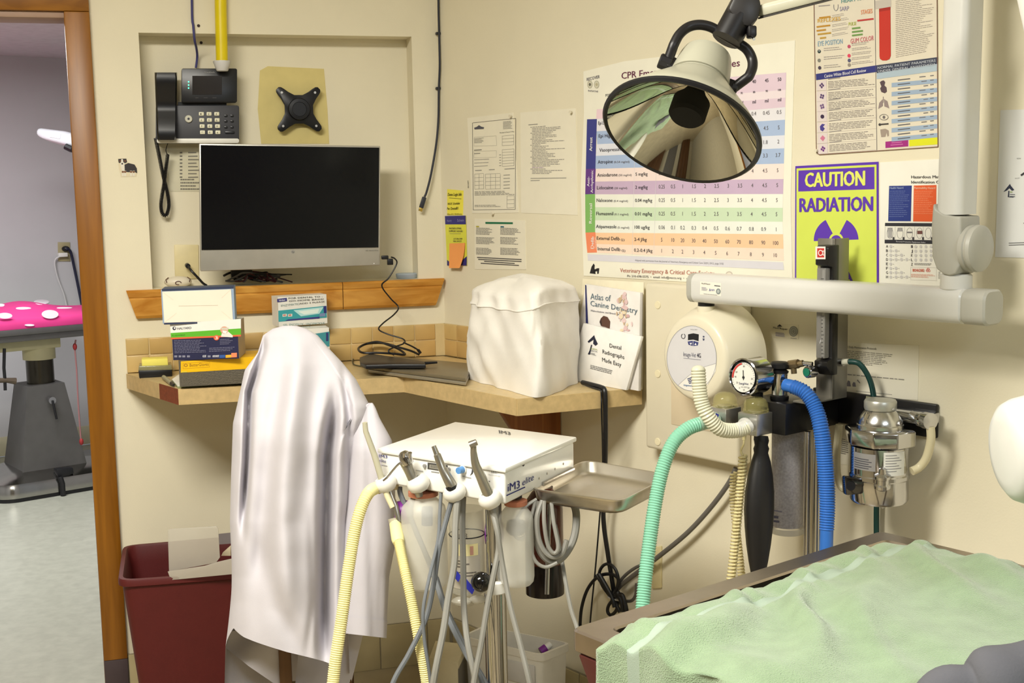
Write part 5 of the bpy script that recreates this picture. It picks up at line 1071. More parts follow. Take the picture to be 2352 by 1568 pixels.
# high-speed handpiece
t = thing('high_speed_handpiece', 'angled steel turbine handpiece with a round head in the rightmost holder', 'handpiece', HP(1125, 1144))
b = MB(); b.tube(spl([HP(1088, 1022, .05), HP(1088, 1040, .048), HP(1093, 1068, .044), HP(1106, 1098, .036), HP(1120, 1130, .028), HP(1124, 1142, .026)], 5), [.0058 + .0050 * sm(i / 20) for i in range(26)], ztm, 18); b.build('body', t)
b = MB(); b.cyl(HP(1079, 1022, .056), HP(1095, 1015, .048), .0072, ztm, .0062, 18); b.build('head', t)
hz([(1126, 1145, d3), (1134, 1175, d3), (1143, 1215, d3), (1145, 1260, d3), (1136, 1310, d3 - .01), (1120, 1390, d3 - .02), (1105, 1480, d3 - .03), (1088, 1570, d3 - .04), (1075, 1700, d3 - .05)], .0058, greyh).build('hose', t)
# loose grey hoses under the cart
def loose(lbl, pts, r, M): tag(hz(pts, r, M).build('grey_hose'), lbl, 'hose')
loose('grey hose falling left of centre from the cart and crossing the pole hoses', [(918, 1118, 2.6), (920, 1135, 2.6), (935, 1170, 2.58), (960, 1230, 2.56), (985, 1290, 2.55), (1006, 1350, 2.5), (1030, 1420, 2.45), (1070, 1500, 2.42), (1110, 1575, 2.4), (1140, 1700, 2.4)], .0056, dgrey)
loose('thin slate hose bundled with the handpiece lines left of the pole', [(1013, 1130, 2.52), (1010, 1180, 2.5), (1006, 1240, 2.46), (985, 1330, 2.42), (972, 1400, 2.4), (975, 1470, 2.4), (988, 1560, 2.4), (1000, 1700, 2.4)], .0036, dgrey)
loose('grey hose running from the third holder down left to the floor', [(1050, 1150, 2.46), (1046, 1210, 2.44), (1044, 1290, 2.42), (1030, 1370, 2.4), (1018, 1450, 2.38), (1000, 1540, 2.36), (985, 1640, 2.36), (975, 1760, 2.36)], .0068, greyh)
loose('grey hose hanging straight down just left of the chrome pole', [(1064, 1140, 2.5), (1062, 1200, 2.48), (1064, 1300, 2.46), (1066, 1400, 2.44), (1075, 1480, 2.4), (1092, 1560, 2.38), (1110, 1660, 2.36), (1125, 1780, 2.36)], .0062, greyh)
loose('grey hose slanting right in front of the chrome pole', [(1128, 1165, 2.42), (1142, 1220, 2.4), (1155, 1300, 2.4), (1172, 1390, 2.38), (1195, 1480, 2.36), (1218, 1575, 2.34), (1240, 1700, 2.34)], .0055, greyh)
loose('slim grey hose leaving the amber canister toward the steel table', [(1275, 1205, 2.56), (1288, 1270, 2.54), (1298, 1330, 2.5), (1312, 1400, 2.44), (1325, 1440, 2.4), (1340, 1500, 2.36)], .0044, greyh)
# coil of tubing under the tray
t = thing('tubing_coil', 'coil of grey tubing hung under the steel tray', 'hose', at(1260, 1300, 2.5))
hz([(1298, 1150, 2.52), (1318, 1160, 2.52), (1324, 1190, 2.52), (1318, 1235, 2.51), (1300, 1270, 2.5), (1278, 1288, 2.5), (1258, 1284, 2.5), (1240, 1262, 2.5), (1230, 1220, 2.5), (1232, 1180, 2.5), (1240, 1152, 2.5)], .0078, greyh).build('loop', t)
hz([(1246, 1150, 2.49), (1234, 1185, 2.48), (1236, 1230, 2.48), (1248, 1262, 2.48), (1268, 1278, 2.48), (1290, 1272, 2.48), (1302, 1240, 2.48)], .0055, greyh).build('loop', t)
hz([(1232, 1146, 2.5), (1205, 1165, 2.49), (1185, 1195, 2.48), (1180, 1222, 2.48), (1190, 1237, 2.48), (1208, 1232, 2.48)], .0035, mat('clear_tubing', (178, 176, 166), .2), 8).build('loop', t)
hz([(1230, 1150, 2.5), (1218, 1200, 2.48), (1216, 1240, 2.48), (1228, 1285, 2.48), (1252, 1302, 2.48), (1280, 1292, 2.48)], .0038, greyh).build('loop', t)
hz([(1250, 1150, 2.48), (1250, 1200, 2.47), (1258, 1250, 2.47), (1272, 1270, 2.47), (1282, 1255, 2.47), (1272, 1200, 2.48), (1266, 1150, 2.5)], .0042, greyh).build('loop', t)
# ================================================================= WHITE COAT OVER A CHAIR
coatm = mat('white_coat_cotton', (200, 196, 202), .85, var=.02, bump=.12, bscale=700, sheen=.05)
DC = 2.80
def itp(tab, y):
    for i in range(len(tab) - 1):
        if y <= tab[i + 1][0]: t = (y - tab[i][0]) / (tab[i + 1][0] - tab[i][0]); return lerp(tab[i][1], tab[i + 1][1], max(0, t))
    return tab[-1][1]
LX = [(748, 650), (752, 630), (770, 604), (810, 592), (850, 562), (928, 545), (972, 535), (1085, 531), (1200, 528), (1325, 534), (1381, 531), (1485, 518), (1600, 515)]
RX = [(748, 682), (752, 700), (770, 730), (796, 752), (832, 786), (871, 818), (932, 850), (960, 846), (1000, 824), (1060, 812), (1200, 800), (1470, 800), (1600, 805)]
FD = [([(604, 800), (573, 900), (567, 1060), (558, 1200)], 8, -.075), ([(660, 820), (630, 960), (612, 1150), (590, 1350)], 24, -.028), ([(684, 780), (655, 1000), (645, 1200), (660, 1400)], 34, .034), ([(768, 920), (752, 1050), (747, 1250), (745, 1500)], 15, -.10), ([(790, 860), (802, 960), (800, 1060)], 9, -.03), ([(730, 840), (715, 1000), (700, 1200)], 26, -.018), ([(600, 1250), (640, 1400), (700, 1510)], 22, -.008), ([(545, 1150), (552, 1210)], 10, -.015), ([(715, 1200), (722, 1380), (705, 1500)], 10, -.01)]
def foldd(x, y):
    d = 0
    for pts, w_, a_ in FD:
        y0, y1 = pts[0][1], pts[-1][1]
        if y < y0 - 60 or y > y1 + 60: continue
        fx = itp([(p[1], p[0]) for p in pts], min(max(y, y0), y1)); f_ = sm((y - y0 + 60) / 150) * sm((y1 + 60 - y) / 150)
        d += a_ * f_ * math.exp(-((x - fx) / w_) ** 2)
    return d
HEM = [(0, 1487), (.14, 1442), (.24, 1462), (.50, 1497), (.70, 1518), (.76, 1526), (.775, 1460), (1, 1456)]
coat = thing('white_coat', 'white cotton coat draped over a chair back in front of the counter', 'coat', V((at(700, 1500, DC).x, at(700, 1500, DC).y, at(700, 1560, DC).z)))
NR, NS = 110, 120
def coat_ring(v, inner=0):
    row = []
    for j in range(2 * NS):
        front = j < NS; s_ = j / NS if front else (2 * NS - j) / NS
        yb = itp(HEM, s_) if front else 1585 - 40 * s_
        y = lerp(748, yb, v); xl, xr = itp(LX, y), itp(RX, y); x = lerp(xl, xr, .5 - .5 * math.cos(math.pi * s_)); wpx = xr - xl
        th = min(.15, .0006 * wpx + .02) * math.sin(math.pi * s_) ** .7 * (.35 + .65 * sm(v * 2.6)) if 0 < s_ < 1 else 0
        if front: d = min(DC - .004, DC - th - foldd(x, y) * min(1, math.sin(math.pi * s_) * 2.5) - .004 * noise.noise(V((x / 40, y / 70, 1))))
        else: d = DC + .02 + th * .8 + .012 * math.sin(s_ * 14 + v)
        row.append(at(x, y, d))
    return row
b = MB(); b.rings([coat_ring(v / NR) for v in range(NR + 1)], coatm, caps=False); b.add(coat_ring(0), [tuple(range(2 * NS))], coatm); b.build('body', coat, ang=80)
# right sleeve with a stitched cuff band
SL = [(925, 846, 856), (934, 824, 862), (960, 810, 872), (1010, 806, 900), (1060, 802, 906), (1150, 797, 908), (1250, 786, 908), (1323, 780, 894), (1400, 782, 890), (1462, 784, 887)]
sl = [(y, a) for y, a, c in SL]; sr = [(y, c) for y, a, c in SL]
def sleeve(v, k=1.0, dd=0):
    row = []
    for j in range(40):
        a = 2 * math.pi * j / 40; s_ = .5 - .5 * math.cos(a); y = lerp(925, 1453 + 12 * s_, v); x = lerp(itp(sl, y), itp(sr, y), .5 + (s_ - .5) * k)
        front = math.sin(a) > 0; bul = .055 * abs(math.sin(a)) * min(1, .2 + v * 4)
        f_ = .010 * math.exp(-((x - lerp(845, 858, v)) / 9) ** 2) + .008 * math.exp(-((x - lerp(870, 872, v)) / 8) ** 2) * sm((v - .5) * 3)
        row.append(at(x, y, DC - .05 + dd + (-bul * k + f_ if front else bul * .5)))
    return row
b = MB(); b.rings([sleeve(v / 50) for v in range(51)], coatm, caps=False); b.build('sleeve', coat, ang=80)
b = MB(); b.rings([sleeve(v, 1.02, -.001) for v in (.925, .93, .96, .995, 1.0)], coatm, caps=False); b.build('hem_band', coat, ang=80)
# the lining hanging lower behind
def lining(pts, dd):
    top = pts[:len(pts) // 2]; bt = pts[len(pts) // 2:]; n = 16; R = []
    for k in range(n + 1):
        u = k / n; R.append([at(lerp(itp2(top, u)[0], itp2(bt, u)[0], v), lerp(itp2(top, u)[1], itp2(bt, u)[1], v), DC + dd + .015 * math.sin(u * 6 + v * 1.5)) for v in [i / 10 for i in range(11)]])
    b = MB(); b.rings(R, coatm, caps=False, wrap=False); b.rings([[p + FWD * .002 for p in r[::-1]] for r in R], coatm, caps=False, wrap=False); return b
def itp2(P, u):
    k = u * (len(P) - 1); i = min(int(k), len(P) - 2); return (lerp(P[i][0], P[i + 1][0], k - i), lerp(P[i][1], P[i + 1][1], k - i))
lining([(526, 1450), (590, 1440), (664, 1450), (520, 1488), (572, 1530), (660, 1590)], .04).build('lining', coat, ang=80)
lining([(690, 1450), (770, 1440), (838, 1440), (678, 1572), (740, 1610), (806, 1570)], .05).build('lining', coat, ang=80)
# chair under the coat
brw = wood('chair_brown', (86, 58, 30), (112, 78, 44), 2, .5)
cpos = at(690, 1500, DC + .05); cpos.z = 0; cdir = V((at(690, 1500, DC) - EYE).to_3d()); cdir.z = 0; cdir.normalize(); cr_ = V((cdir.y, -cdir.x, 0))
ch = thing('chair', 'brown wooden chair hidden under the white coat, its leg showing at the hem', 'chair', cpos)
def cb(x, y, z): return cpos + cr_ * x + cdir * y + UZ * z
for sx in (-.16, .0): pass
for x, y, h in ((-.035, -.005, 1.05), (.10, -.005, 1.05), (-.06, .34, .44), (.12, .34, .44)): b = MB(); b.prism([cb(x - .014, y - .012, 0), cb(x + .014, y - .012, 0), cb(x + .014, y + .012, 0), cb(x - .014, y + .012, 0)], UZ * h, brw, .003); b.build('leg', ch)
b = MB(); b.prism([cb(-.08, .0, .44), cb(.14, .0, .44), cb(.14, .37, .44), cb(-.08, .37, .44)], UZ * .03, brw, .006); b.build('seat', ch)
b = MB(); b.prism([cb(-.05, -.012, .85), cb(.12, -.012, .85), cb(.10, -.012, 1.06), cb(-.03, -.012, 1.06)], cdir * .02, brw, .006); b.build('backrest', ch)
# ================================================================= FLOOR THINGS
# red bin
red = mat('red_bin', (86, 22, 22), .55, var=.05, bump=.1, bscale=400)
ZB = .478; q = [onz(*p, ZB) for p in ((270, 1334), (640, 1306), (636, 1222), (282, 1252))]; q = [q[0], q[1], inroom(q[2], .02), inroom(q[3], .02)]
cb_ = sum(q, V((0, 0, 0))) / 4
def bin_ring(k, z, r=.10): return rcor([V((lerp(p.x, cb_.x, k), lerp(p.y, cb_.y, k), z)) for p in q], r)
b = MB(); b.rings([bin_ring(.24, .0), bin_ring(.045, ZB - .022), bin_ring(.03, ZB - .022), bin_ring(-.0, ZB - .018), bin_ring(-.0, ZB - .004), bin_ring(.01, ZB), bin_ring(.055, ZB), bin_ring(.07, ZB - .006), bin_ring(.10, ZB - .05), bin_ring(.25, .006)], red, caps=True)
tag(b.build('waste_bin'), 'tall dark red waste bin standing by the door trim', 'bin')
tr = mat('frosted_sheet', (206, 200, 186), .35, alpha=.52, var=.02)
dB = (q[0].lerp(q[1], .5) - EYE).dot(FWD)
t = thing('plastic_lid', 'frosted clear plastic lid hooked over the front rim of the red bin', 'lid', at(460, 1330, dB - .02))
b = MB(); P = [(385, 1216), (392, 1214), (497, 1208), (501, 1214), (505, 1280), (496, 1292), (470, 1297), (388, 1312)]; b.prism([at(x, y, dB + .03) for x, y in P], FWD * .003, tr, .0008); b.build('panel', t)
b = MB(); P = [(385, 1312), (470, 1299), (500, 1290), (534, 1282), (537, 1318), (392, 1332)]; b.prism([at(x, y, dB - .012) for x, y in P], FWD * .003, tr, .0008); b.build('lip', t)
b = MB(); b.prism([at(x, y, dB + .14) for x, y in ((502, 1226), (530, 1223), (530, 1248), (503, 1250))], FWD * .004, mat('grey_panel', (120, 112, 112), .5)); b.prism([at(x, y, dB + .139) for x, y in ((512, 1268), (530, 1252), (530, 1276), (508, 1276))], FWD * .002, mat('cream_tissue', (226, 212, 180), .7)); tag(b.build('crumpled_packet'), 'grey and cream packet sticking up inside the red bin', 'packet')
# white storage bin under the counter end
ZW = .27; q = [onz(*p, ZW) for p in ((1062, 1460), (1243, 1503), (1309, 1476), (1112, 1437))]; cw_ = sum(q, V((0, 0, 0))) / 4
wb = mat('white_bin_plastic', (232, 228, 216), .4, alpha=.96)
def wring(k, z): return rcor([V((lerp(p.x, cw_.x, k), lerp(p.y, cw_.y, k), z)) for p in q], .12)
t = thing('storage_bin', 'white open plastic bin on the floor behind the cart pole', 'bin', V((cw_.x, cw_.y, 0)))
b = MB(); b.rings([wring(.10, 0), wring(.02, ZW - .02), wring(-.02, ZW - .02), wring(-.02, ZW), wring(.04, ZW), wring(.05, ZW - .02), wring(.14, .006)], wb); b.build('body', t)
b = MB(); fa, fb_ = q[0].lerp(q[1], .58), q[0].lerp(q[1], .92); n_ = V(((fb_ - fa).y, -(fb_ - fa).x, 0)).normalized(); b.prism([p + n_ * .002 + UZ * z for p, z in ((fa, -.09), (fb_, -.09), (fb_, -.035), (fa, -.035))], -n_ * .003, mat('bin_label_holder', (206, 204, 200), .3), .001); b.build('label_holder', t)
pv = onz(1250, 1490, ZW - .025)
t = thing('small_bottle', 'small bottle with a purple band lying in the white storage bin', 'bottle', pv - UZ * .01)
ax = (RIGHT * .8 + FWD * .3 - DOWN * .5).normalized(); b = MB(); b.cyl(pv - ax * .012, pv + ax * .006, .011, purple, n=16); b.build('band', t); b = MB(); b.cyl(pv + ax * .006, pv + ax * .022, .009, white_pl, n=16); b.build('cap', t)
# cream carton beside it
q = [onz(x, y, .22) for x, y in ((985, 1510), (1052, 1520), (1072, 1478), (1000, 1470))]
t = thing('cream_carton', 'cream carton with a grey end panel on the floor left of the white bin', 'box', V((sum(p.x for p in q) / 4, sum(p.y for p in q) / 4, 0)))
b = MB(); b.prism(q, -UZ * .22, mat('cream_carton', (216, 204, 168), .6), .003); b.build('carton', t)
n_ = V(((q[2] - q[1]).y, -(q[2] - q[1]).x, 0)).normalized(); b = MB(); b.prism([q[1] + n_ * .002 - UZ * .02, q[2] + n_ * .002 - UZ * .02, q[2] + n_ * .002 - UZ * .12, q[1] + n_ * .002 - UZ * .12], -n_ * .002, mat('grey_end', (112, 106, 98), .6)); b.build('end_panel', t)
# ================================================================= X-RAY UNIT ON THE RIGHT WALL
xw = mat('xray_ivory', (228, 220, 196), .35, coat=.15, var=.01); xwh = mat('xray_white', (218, 217, 212), .3, coat=.2, var=.01); xg = mat('xray_grey', (180, 178, 168), .4, var=.01)
uc, zcn = Rc(1595, 822, .15)
xr = thing('xray_unit', 'ivory wall-mounted x-ray unit with a round control dial and a folding arm', 'x-ray unit', RP(uc, .0, .83))
u0, z1_ = Rc(1480, 650, .05); u1, z0_ = Rc(1694, 1066, .05); z0_ = Rc(1480, 1027, .05)[1]
b = MB(); rbox(b, u0, u1, .001, .05, z0_, z1_, xw, .008, 3); bx_ = b.build('back_box', xr)
ua_, ub_ = Rc(1541, 940, .052)[0], u1 - .02
b = MB(); rbox(b, ua_, ub_, .049, .0515, Rc(1600, 985, .052)[1], zcn, mat('xray_ivory_deep', (228, 212, 182), .4, var=.01), .001); b.build('cover_plate', bx_)
for y in (700, 858, 1014):
    b = MB(); p = WR.p(1511, y, .05); b.cyl(p, p + nR * .002, .0095, mat('screw_cap', (236, 226, 192), .4, var=.01), n=20, bev=.0008); b.build('screw_cap', bx_)
X = fr(RP(uc, 0, zcn), uR, UZ, nR)
b = MB(); b.lathe([(.122, .049), (.121, .07), (.115, .10), (.104, .128), (.098, .142), (.094, .149), (.088, .152), (.075, .1525), (.02, .1525)], X, xw, 56); dial = b.build('dial_housing', xr)
s = Sheet(WR, .1528, z=zc(1460, 620, 3.267)); lg = (214, 212, 214)
cxp, cyp = zc(0, 0, 1)(0, 0); 
cpx, cpy = 420, 662
s.area([(cpx + 186 * math.cos(k * .1571), cpy + 244 * math.sin(k * .1571)) for k in range(40)], lg, .0002)
s.frame([(cpx + 186 * math.cos(k * .1571), cpy + 244 * math.sin(k * .1571)) for k in range(40)], 3, (150, 150, 156), .0005)
s.area([(320, 862), (400, 790), (500, 730), (604, 700), (600, 760), (540, 860), (450, 908), (380, 902)], (236, 232, 224), .0004); s.line((320, 862), (400, 790), 3, (170, 170, 176)); s.line((400, 790), (500, 730), 3, (170, 170, 176)); s.line((500, 730), (604, 700), 3, (170, 170, 176))
s.area([(393, 482), (432, 474), (474, 482), (472, 534), (432, 522), (392, 526)], (24, 24, 30)); s.area([(390, 536), (430, 530), (472, 542), (466, 566), (430, 570), (396, 560)], (60, 66, 120)); s.line((431, 530), (431, 570), 3, lg, .001)
s.area([(404, 546), (424, 546), (414, 562)], (230, 230, 236), .0011); s.area([(440, 562), (458, 562), (449, 546)], (230, 230, 236), .0011)
s.arc(357, 496, 14, 18, -1.2, 4.3, 5, (70, 70, 80)); s.text('FOCAL SPOT', (412, 449), (462, 452), 8, (130, 130, 136)); s.disc(510, 500, 7, 7, (80, 84, 110)); s.area([(502, 512), (518, 514), (514, 530), (504, 528)], (80, 84, 110))
s.text('Image-Vet', (358, 646), (452, 654), 34, (110, 110, 128)); s.text('4G', (460, 655), (488, 657), 34, (50, 50, 70), True); s.line((358, 660), (488, 674), 4, (150, 150, 160))
for k in range(4): s.line((388 + k * 4, 818 + k * 11), (420 + k * 2, 806 + k * 12), 7, (60, 66, 110))
s.text('imageworks', (360, 868), (430, 876), 16, (110, 140, 180), True); s.mb.build('dial_face', dial, smooth=False)
WA = .115
b = MB(); p = RP(Rc(1622, 720, WA)[0], WA, 0); zt_ = Rc(1622, 700, WA)[1]
b.cyl(p + UZ * (zcn + .05), p + UZ * (zt_ - .002), .020, xw, n=24); b.build('post', xr)
b = MB(); b.cyl(p + UZ * (zt_ - .003), p + UZ * (zt_ + .008), .0185, black_pl, n=24); b.build('collar', xr)
ul, zl1 = Rc(1576, 628, WA + .03); _, zl0 = Rc(1576, 694, WA + .03); ur, zr1 = Rc(2264, 668, WA + .03)
za, zb_ = zl0, zl1
def bar(u0, u1, M, g=0):
    b = MB(); hw, hz_ = .033 + g, (zb_ - za) / 2 + g; cz_ = (za + zb_) / 2; R = []
    for u, k in ((u0, .9), (u0 + .004, 1), (u1 - .004, 1), (u1, .9)):
        R.append([RP(u, WA + x * k, cz_ + z * k) for x, z in [(a, c) for a, c in rrect(-hw, -hz_, hw, hz_, .018, 4)]])
    return b.rings(R, M)
arm_ = bar(ul + .014, ur - .048, xwh).build('folding_arm', xr)
bar(ul, ul + .0145, xg).build('end_cap', xr).__setitem__('label', 'grey end cap'); bar(ur - .049, ur, xg).build('end_cap', xr).__setitem__('label', 'grey end cap')
s = Sheet(WR, WA + .0334, z=zc(1460, 620, 3.267)); s.base([(484, 84), (642, 98), (640, 196), (482, 184)], mat('tiny_label', (240, 236, 224), .5, var=0), .0003); s.text('MedTRepair', (494, 104), (560, 110), 9, (60, 60, 62), True); s.line((590, 116), (634, 121), 6, (90, 90, 96)); s.disc(620, 160, 17, 22, (130, 140, 140)); s.disc(620, 160, 10, 13, (180, 186, 184), .0009)
s.para([(494, 128), (540, 133), (540, 160), (494, 156)], 3, (150, 150, 170)); s.text('lm', (550, 158), (588, 156), 20, (110, 110, 170), shear=.3); s.para([(510, 176), (612, 186), (612, 194), (510, 184)], 1, (150, 150, 156), rag=.05); s.mb.build('service_label', arm_, smooth=False)
# elbow and upright arm
ue0, ue1 = Rc(2146, 300, WA + .03)[0], Rc(2206, 300, WA + .03)[0]; zt2 = Rc(2195, 668, WA)[1]
ucx = Rc(2196, 650, WA)[0]
b = MB(); b.cyl(RP(ucx, WA, zb_ - .004), RP(ucx, WA, Rc(2196, 628, WA)[1]), .0285, xwh, n=28, bev=.003); b.build('elbow_collar', xr)
b = MB(); R = []
for z, k in ((Rc(2195, 492, WA)[1], 1), (2.2, 1)):
    uu0, uu1 = Rc(2146, 480, WA + .03)[0], Rc(2206, 480, WA + .03)[0]
    if z > 2: uu0, uu1 = uu0 + .006, uu1 + .006
    cu = (uu0 + uu1) / 2; hw = (uu1 - uu0) / 2; R.append([RP(cu + x, WA + y, z) for x, y in rrect(-hw, -.033, hw, .03, .014, 5)])
b.rings(R, xwh); b.build('upright_arm', xr)
P = [(2142, 466), (2150, 480), (2166, 491), (2188, 496), (2206, 497), (2207, 560), (2203, 612), (2194, 630), (2180, 634), (2166, 630), (2150, 618), (2140, 590), (2138, 520)]
b = MB(); b.prism([WR.p(x, y, WA + .032) for x, y in P], -nR * .066, xg, .012, 3); b.build('elbow_shell', xr)
pc_ = RP(Rc(2206, 560, WA + .03)[0] + .004, WA - .002, WR.p(2222, 570, WA).z); b = MB(); b.lathe([(.030, -.006), (.042, -.005), (.043, .004), (.0405, .006), (.0405, .009), (.043, .011), (.042, .018), (.036, .022), (.01, .023)], axis_frame(pc_ + uR * .0, uR), xg, 40); b.build('elbow_disc', xr)
# tube head hanging at the right edge
hd = 1.55; th_ = thing('xray_tubehead', 'rounded white x-ray tubehead at the right edge of the photo', 'x-ray tubehead', at(2420, 1190, hd))
c_ = at(2302, 1040, hd); ax = (RIGHT * .985 - DOWN * .10 + FWD * .0).normalized(); k_ = hd / F
b = MB(); b.lathe([(0.001, 0), (70 * k_, 1 * k_), (95 * k_, 6 * k_), (112 * k_, 18 * k_), (122 * k_, 40 * k_), (130 * k_, 90 * k_), (136 * k_, 150 * k_), (136 * k_, 260 * k_), (110 * k_, 290 * k_), (0.001, 300 * k_)], axis_frame(c_, ax), xwh, 48); b.build('housing', th_)
b = MB(); b.tube([at(2397, -40, hd), at(2570, 740, hd), at(2560, 960, hd)], .034, xwh, 20); b.build('arm', th_)
b = MB(); b.tube(spl([RP((ue0 + ue1) / 2 + .01, WA, 2.19), RP((ue0 + ue1) / 2, WA + .2, 2.24), at(2395, -60, hd) + UZ * .02], 8), .03, xwh, 18); b.build('bridge_arm', th_)
# ================================================================= EXAM LAMP
lc = at(1564, 305, 1.95); q_ = 1.95 / F
op = (RIGHT * (-.355 * .914) + DOWN * (.934 * .914) - FWD * .405).normalized(); mj = (RIGHT * .934 + DOWN * .355).normalized(); mj = (mj - op * mj.dot(op)).normalized()
LX_ = fr(lc, mj, op.cross(mj) * -1, -op)
lamp = thing('exam_lamp', 'white bell-shaped exam lamp with mirrored bowl on a black yoke before the dose chart', 'lamp', lc)
shade = mat('lamp_shade_cream', (166, 164, 146), .35, coat=.2, var=.02)
def pf(l): return [(r * q_, h * q_) for r, h in l]
b = MB(); b.lathe(pf([(180, 2), (183, 4), (178, 18), (162, 40), (141, 66), (117, 94), (94, 121), (76, 143), (72, 147), (69, 148), (69, 151), (73, 152), (72, 158), (69, 178), (63, 215), (58, 230), (52, 234), (2, 237)]), LX_, shade, 64, caps=False); b.build('shade', lamp, ang=28)
mir = mat('mirror_reflector', (226, 224, 214), .035, 1.0, var=0)
b = MB(); b.lathe(pf([(179 * math.sin(k / 24 * math.pi / 2) + .5, 141 * (1 - math.sin(k / 24 * math.pi / 2) ** 1.7)) for k in range(24, -1, -1)]), LX_, mir, 96, caps=False); b.build('reflector', lamp, ang=80)
b = MB(); b.lathe(pf([(176, -2), (183, -5), (188, 0), (187, 7), (181, 10), (177, 6)]), LX_, black_pl, 64, caps=False); b.build('rim', lamp)
b = MB(); b.lathe(pf([(2, 42), (38, 44), (44, 52), (44, 92), (30, 110), (20, 130)]), LX_, mat('bulb_shield', (16, 14, 14), .8), 28); b.build('bulb_shield', lamp)
yk = mat('black_yoke', (24, 22, 24), .4)
b = MB(); P = spl([at(x, y, d) for x, y, d in ((1547, 104, 1.99), (1560, 80, 1.995), (1580, 63, 2.0), (1605, 57, 2.0), (1632, 62, 2.0), (1658, 77, 2.0), (1692, 97, 2.0), (1715, 113, 2.0), (1727, 135, 2.0), (1728, 156, 1.995), (1720, 176, 1.99))], 6); c9 = lc - op * (170 * q_); P = spl([c9 - mj * (84 * q_), P[0]], 4)[:-1] + P + spl([P[-1], c9 + mj * (82 * q_)], 4)[1:]; b.tube(P, .0082, yk, 14); b.build('yoke', lamp)
ctr_ = lc - op * (170 * q_)
for sg, rr in ((-1, .0125), (1, .0105)):
    b = MB(); p0 = ctr_ + mj * sg * (66 * q_); b.cyl(p0, p0 + mj * sg * .009, .009, yk, n=16); b.cyl(p0 + mj * sg * .006, p0 + mj * sg * (.026 if sg < 0 else .018), rr, yk, n=10, bev=.002); b.box(fr(p0 + mj * sg * .006, mj, op), (.014, .022, .018), yk, .003); b.build('pivot_knob', lamp)
b = MB(); b.cyl(at(1668, 92, 1.995), at(1702, 30, 2.0), .0245, yk, n=24); b.build('swivel', lamp)
b = MB(); b.prism([at(x, y, 1.975) for x, y in ((1672, 20), (1690, -20), (1740, -30), (1750, 12), (1742, 44), (1722, 62), (1700, 56))], FWD * .05, mat('dark_knuckle', (44, 42, 42), .4), .006); b.build('knuckle', lamp)
b = MB(); b.box(fr(at(1726, 74, 1.98), RIGHT, DOWN), (.014, .018, .02), yk, .003); b.cyl(at(1728, 84, 1.97), at(1732, 90, 1.96), .0025, chrome, n=8); b.build('clamp', lamp)
p0, p1 = at(1738, 28, 2.0), at(2170, -82, 2.08); d_ = (p1 - p0).normalized(); n_ = d_.cross(UZ).normalized(); u_ = n_.cross(d_)
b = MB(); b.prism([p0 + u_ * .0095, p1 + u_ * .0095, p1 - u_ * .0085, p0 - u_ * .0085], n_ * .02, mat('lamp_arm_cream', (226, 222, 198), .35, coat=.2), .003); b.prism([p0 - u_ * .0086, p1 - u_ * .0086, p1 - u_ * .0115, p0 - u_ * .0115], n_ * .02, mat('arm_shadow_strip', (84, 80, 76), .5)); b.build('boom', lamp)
b = MB(); b.tube([p1, p1 + UZ * .03 + nR * -.1, WR.p(2190, -120, .0)], .014, mat('lamp_arm_cream', (226, 222, 198), .35), 14); b.cyl(WR.p(2190, -120, .0), WR.p(2190, -120, .015), .04, white_pl, n=24); b.build('wall_mount', lamp)
# ================================================================= ANAESTHESIA MACHINE
blk = mat('black_steel', (20, 19, 20), .35, var=.02); alu = mat('satin_aluminium', (196, 194, 188), .3, .85, var=.02)
WB = .19
ubm = Rc(1804, 934, WB)[0]
am = thing('anaesthesia_machine', 'wall-mounted anaesthesia machine on a black arm with a tall flowmeter and chrome pole', 'anaesthesia machine', RP(1.49, .14, 0))
b = MB(); rbox(b, 1.38, Rc(2150, 960, .012)[0], .001, .012, .955, 1.024, blk, .003); b.build('wall_bar', am)
b = MB(); rbox(b, ubm - .105, ubm, .012, WB, .952, 1.0175, blk, .002); b.build('support_arm', am)
ygl = mat('yellowed_dome', (214, 204, 130), .08, alpha=.24, var=0, coat=.5); 
def valve(px_corner, px_right, wf, nm):
    ub2 = Rc(px_right, 975, WB)[0]; wfr = wf
    for k in range(60):                                             # how far out the front corner stands
        if RP(ub2, wfr, .975).x * 0 + 0 == 0:
            p = RP(ub2, wfr, .985); v = p - EYE; px = CX + F * v.dot(RIGHT) / v.dot(FWD)
            if px > px_corner: wfr += .001
    b = MB(); rbox(b, ub2 - .05, ub2, WB, wfr, .953, .998, alu, .002); o = b.build('valve_block', am)
    c = RP(ub2 - .024, (WB + wfr) / 2 + .0, .998); b = MB(); b.lathe([(.023, 0), (.027, .001), (.027, .007), (.0255, .008), (.025, .018), (.021, .026), (.012, .031), (.002, .032)], Matrix.Translation(c), ygl, 28); b.build('dome', o)
    b = MB(); b.lathe([(.004, .001), (.016, .001), (.016, .004), (.004, .005)], Matrix.Translation(c), steel, 20); b.build('valve_disc', o)
    return ub2, wfr, c
uv, wv, cv = valve(1738, 1775, WB + .02, 'a'); uv2, wv2, cv2 = valve(1668, 1703, WB + .02, 'b')
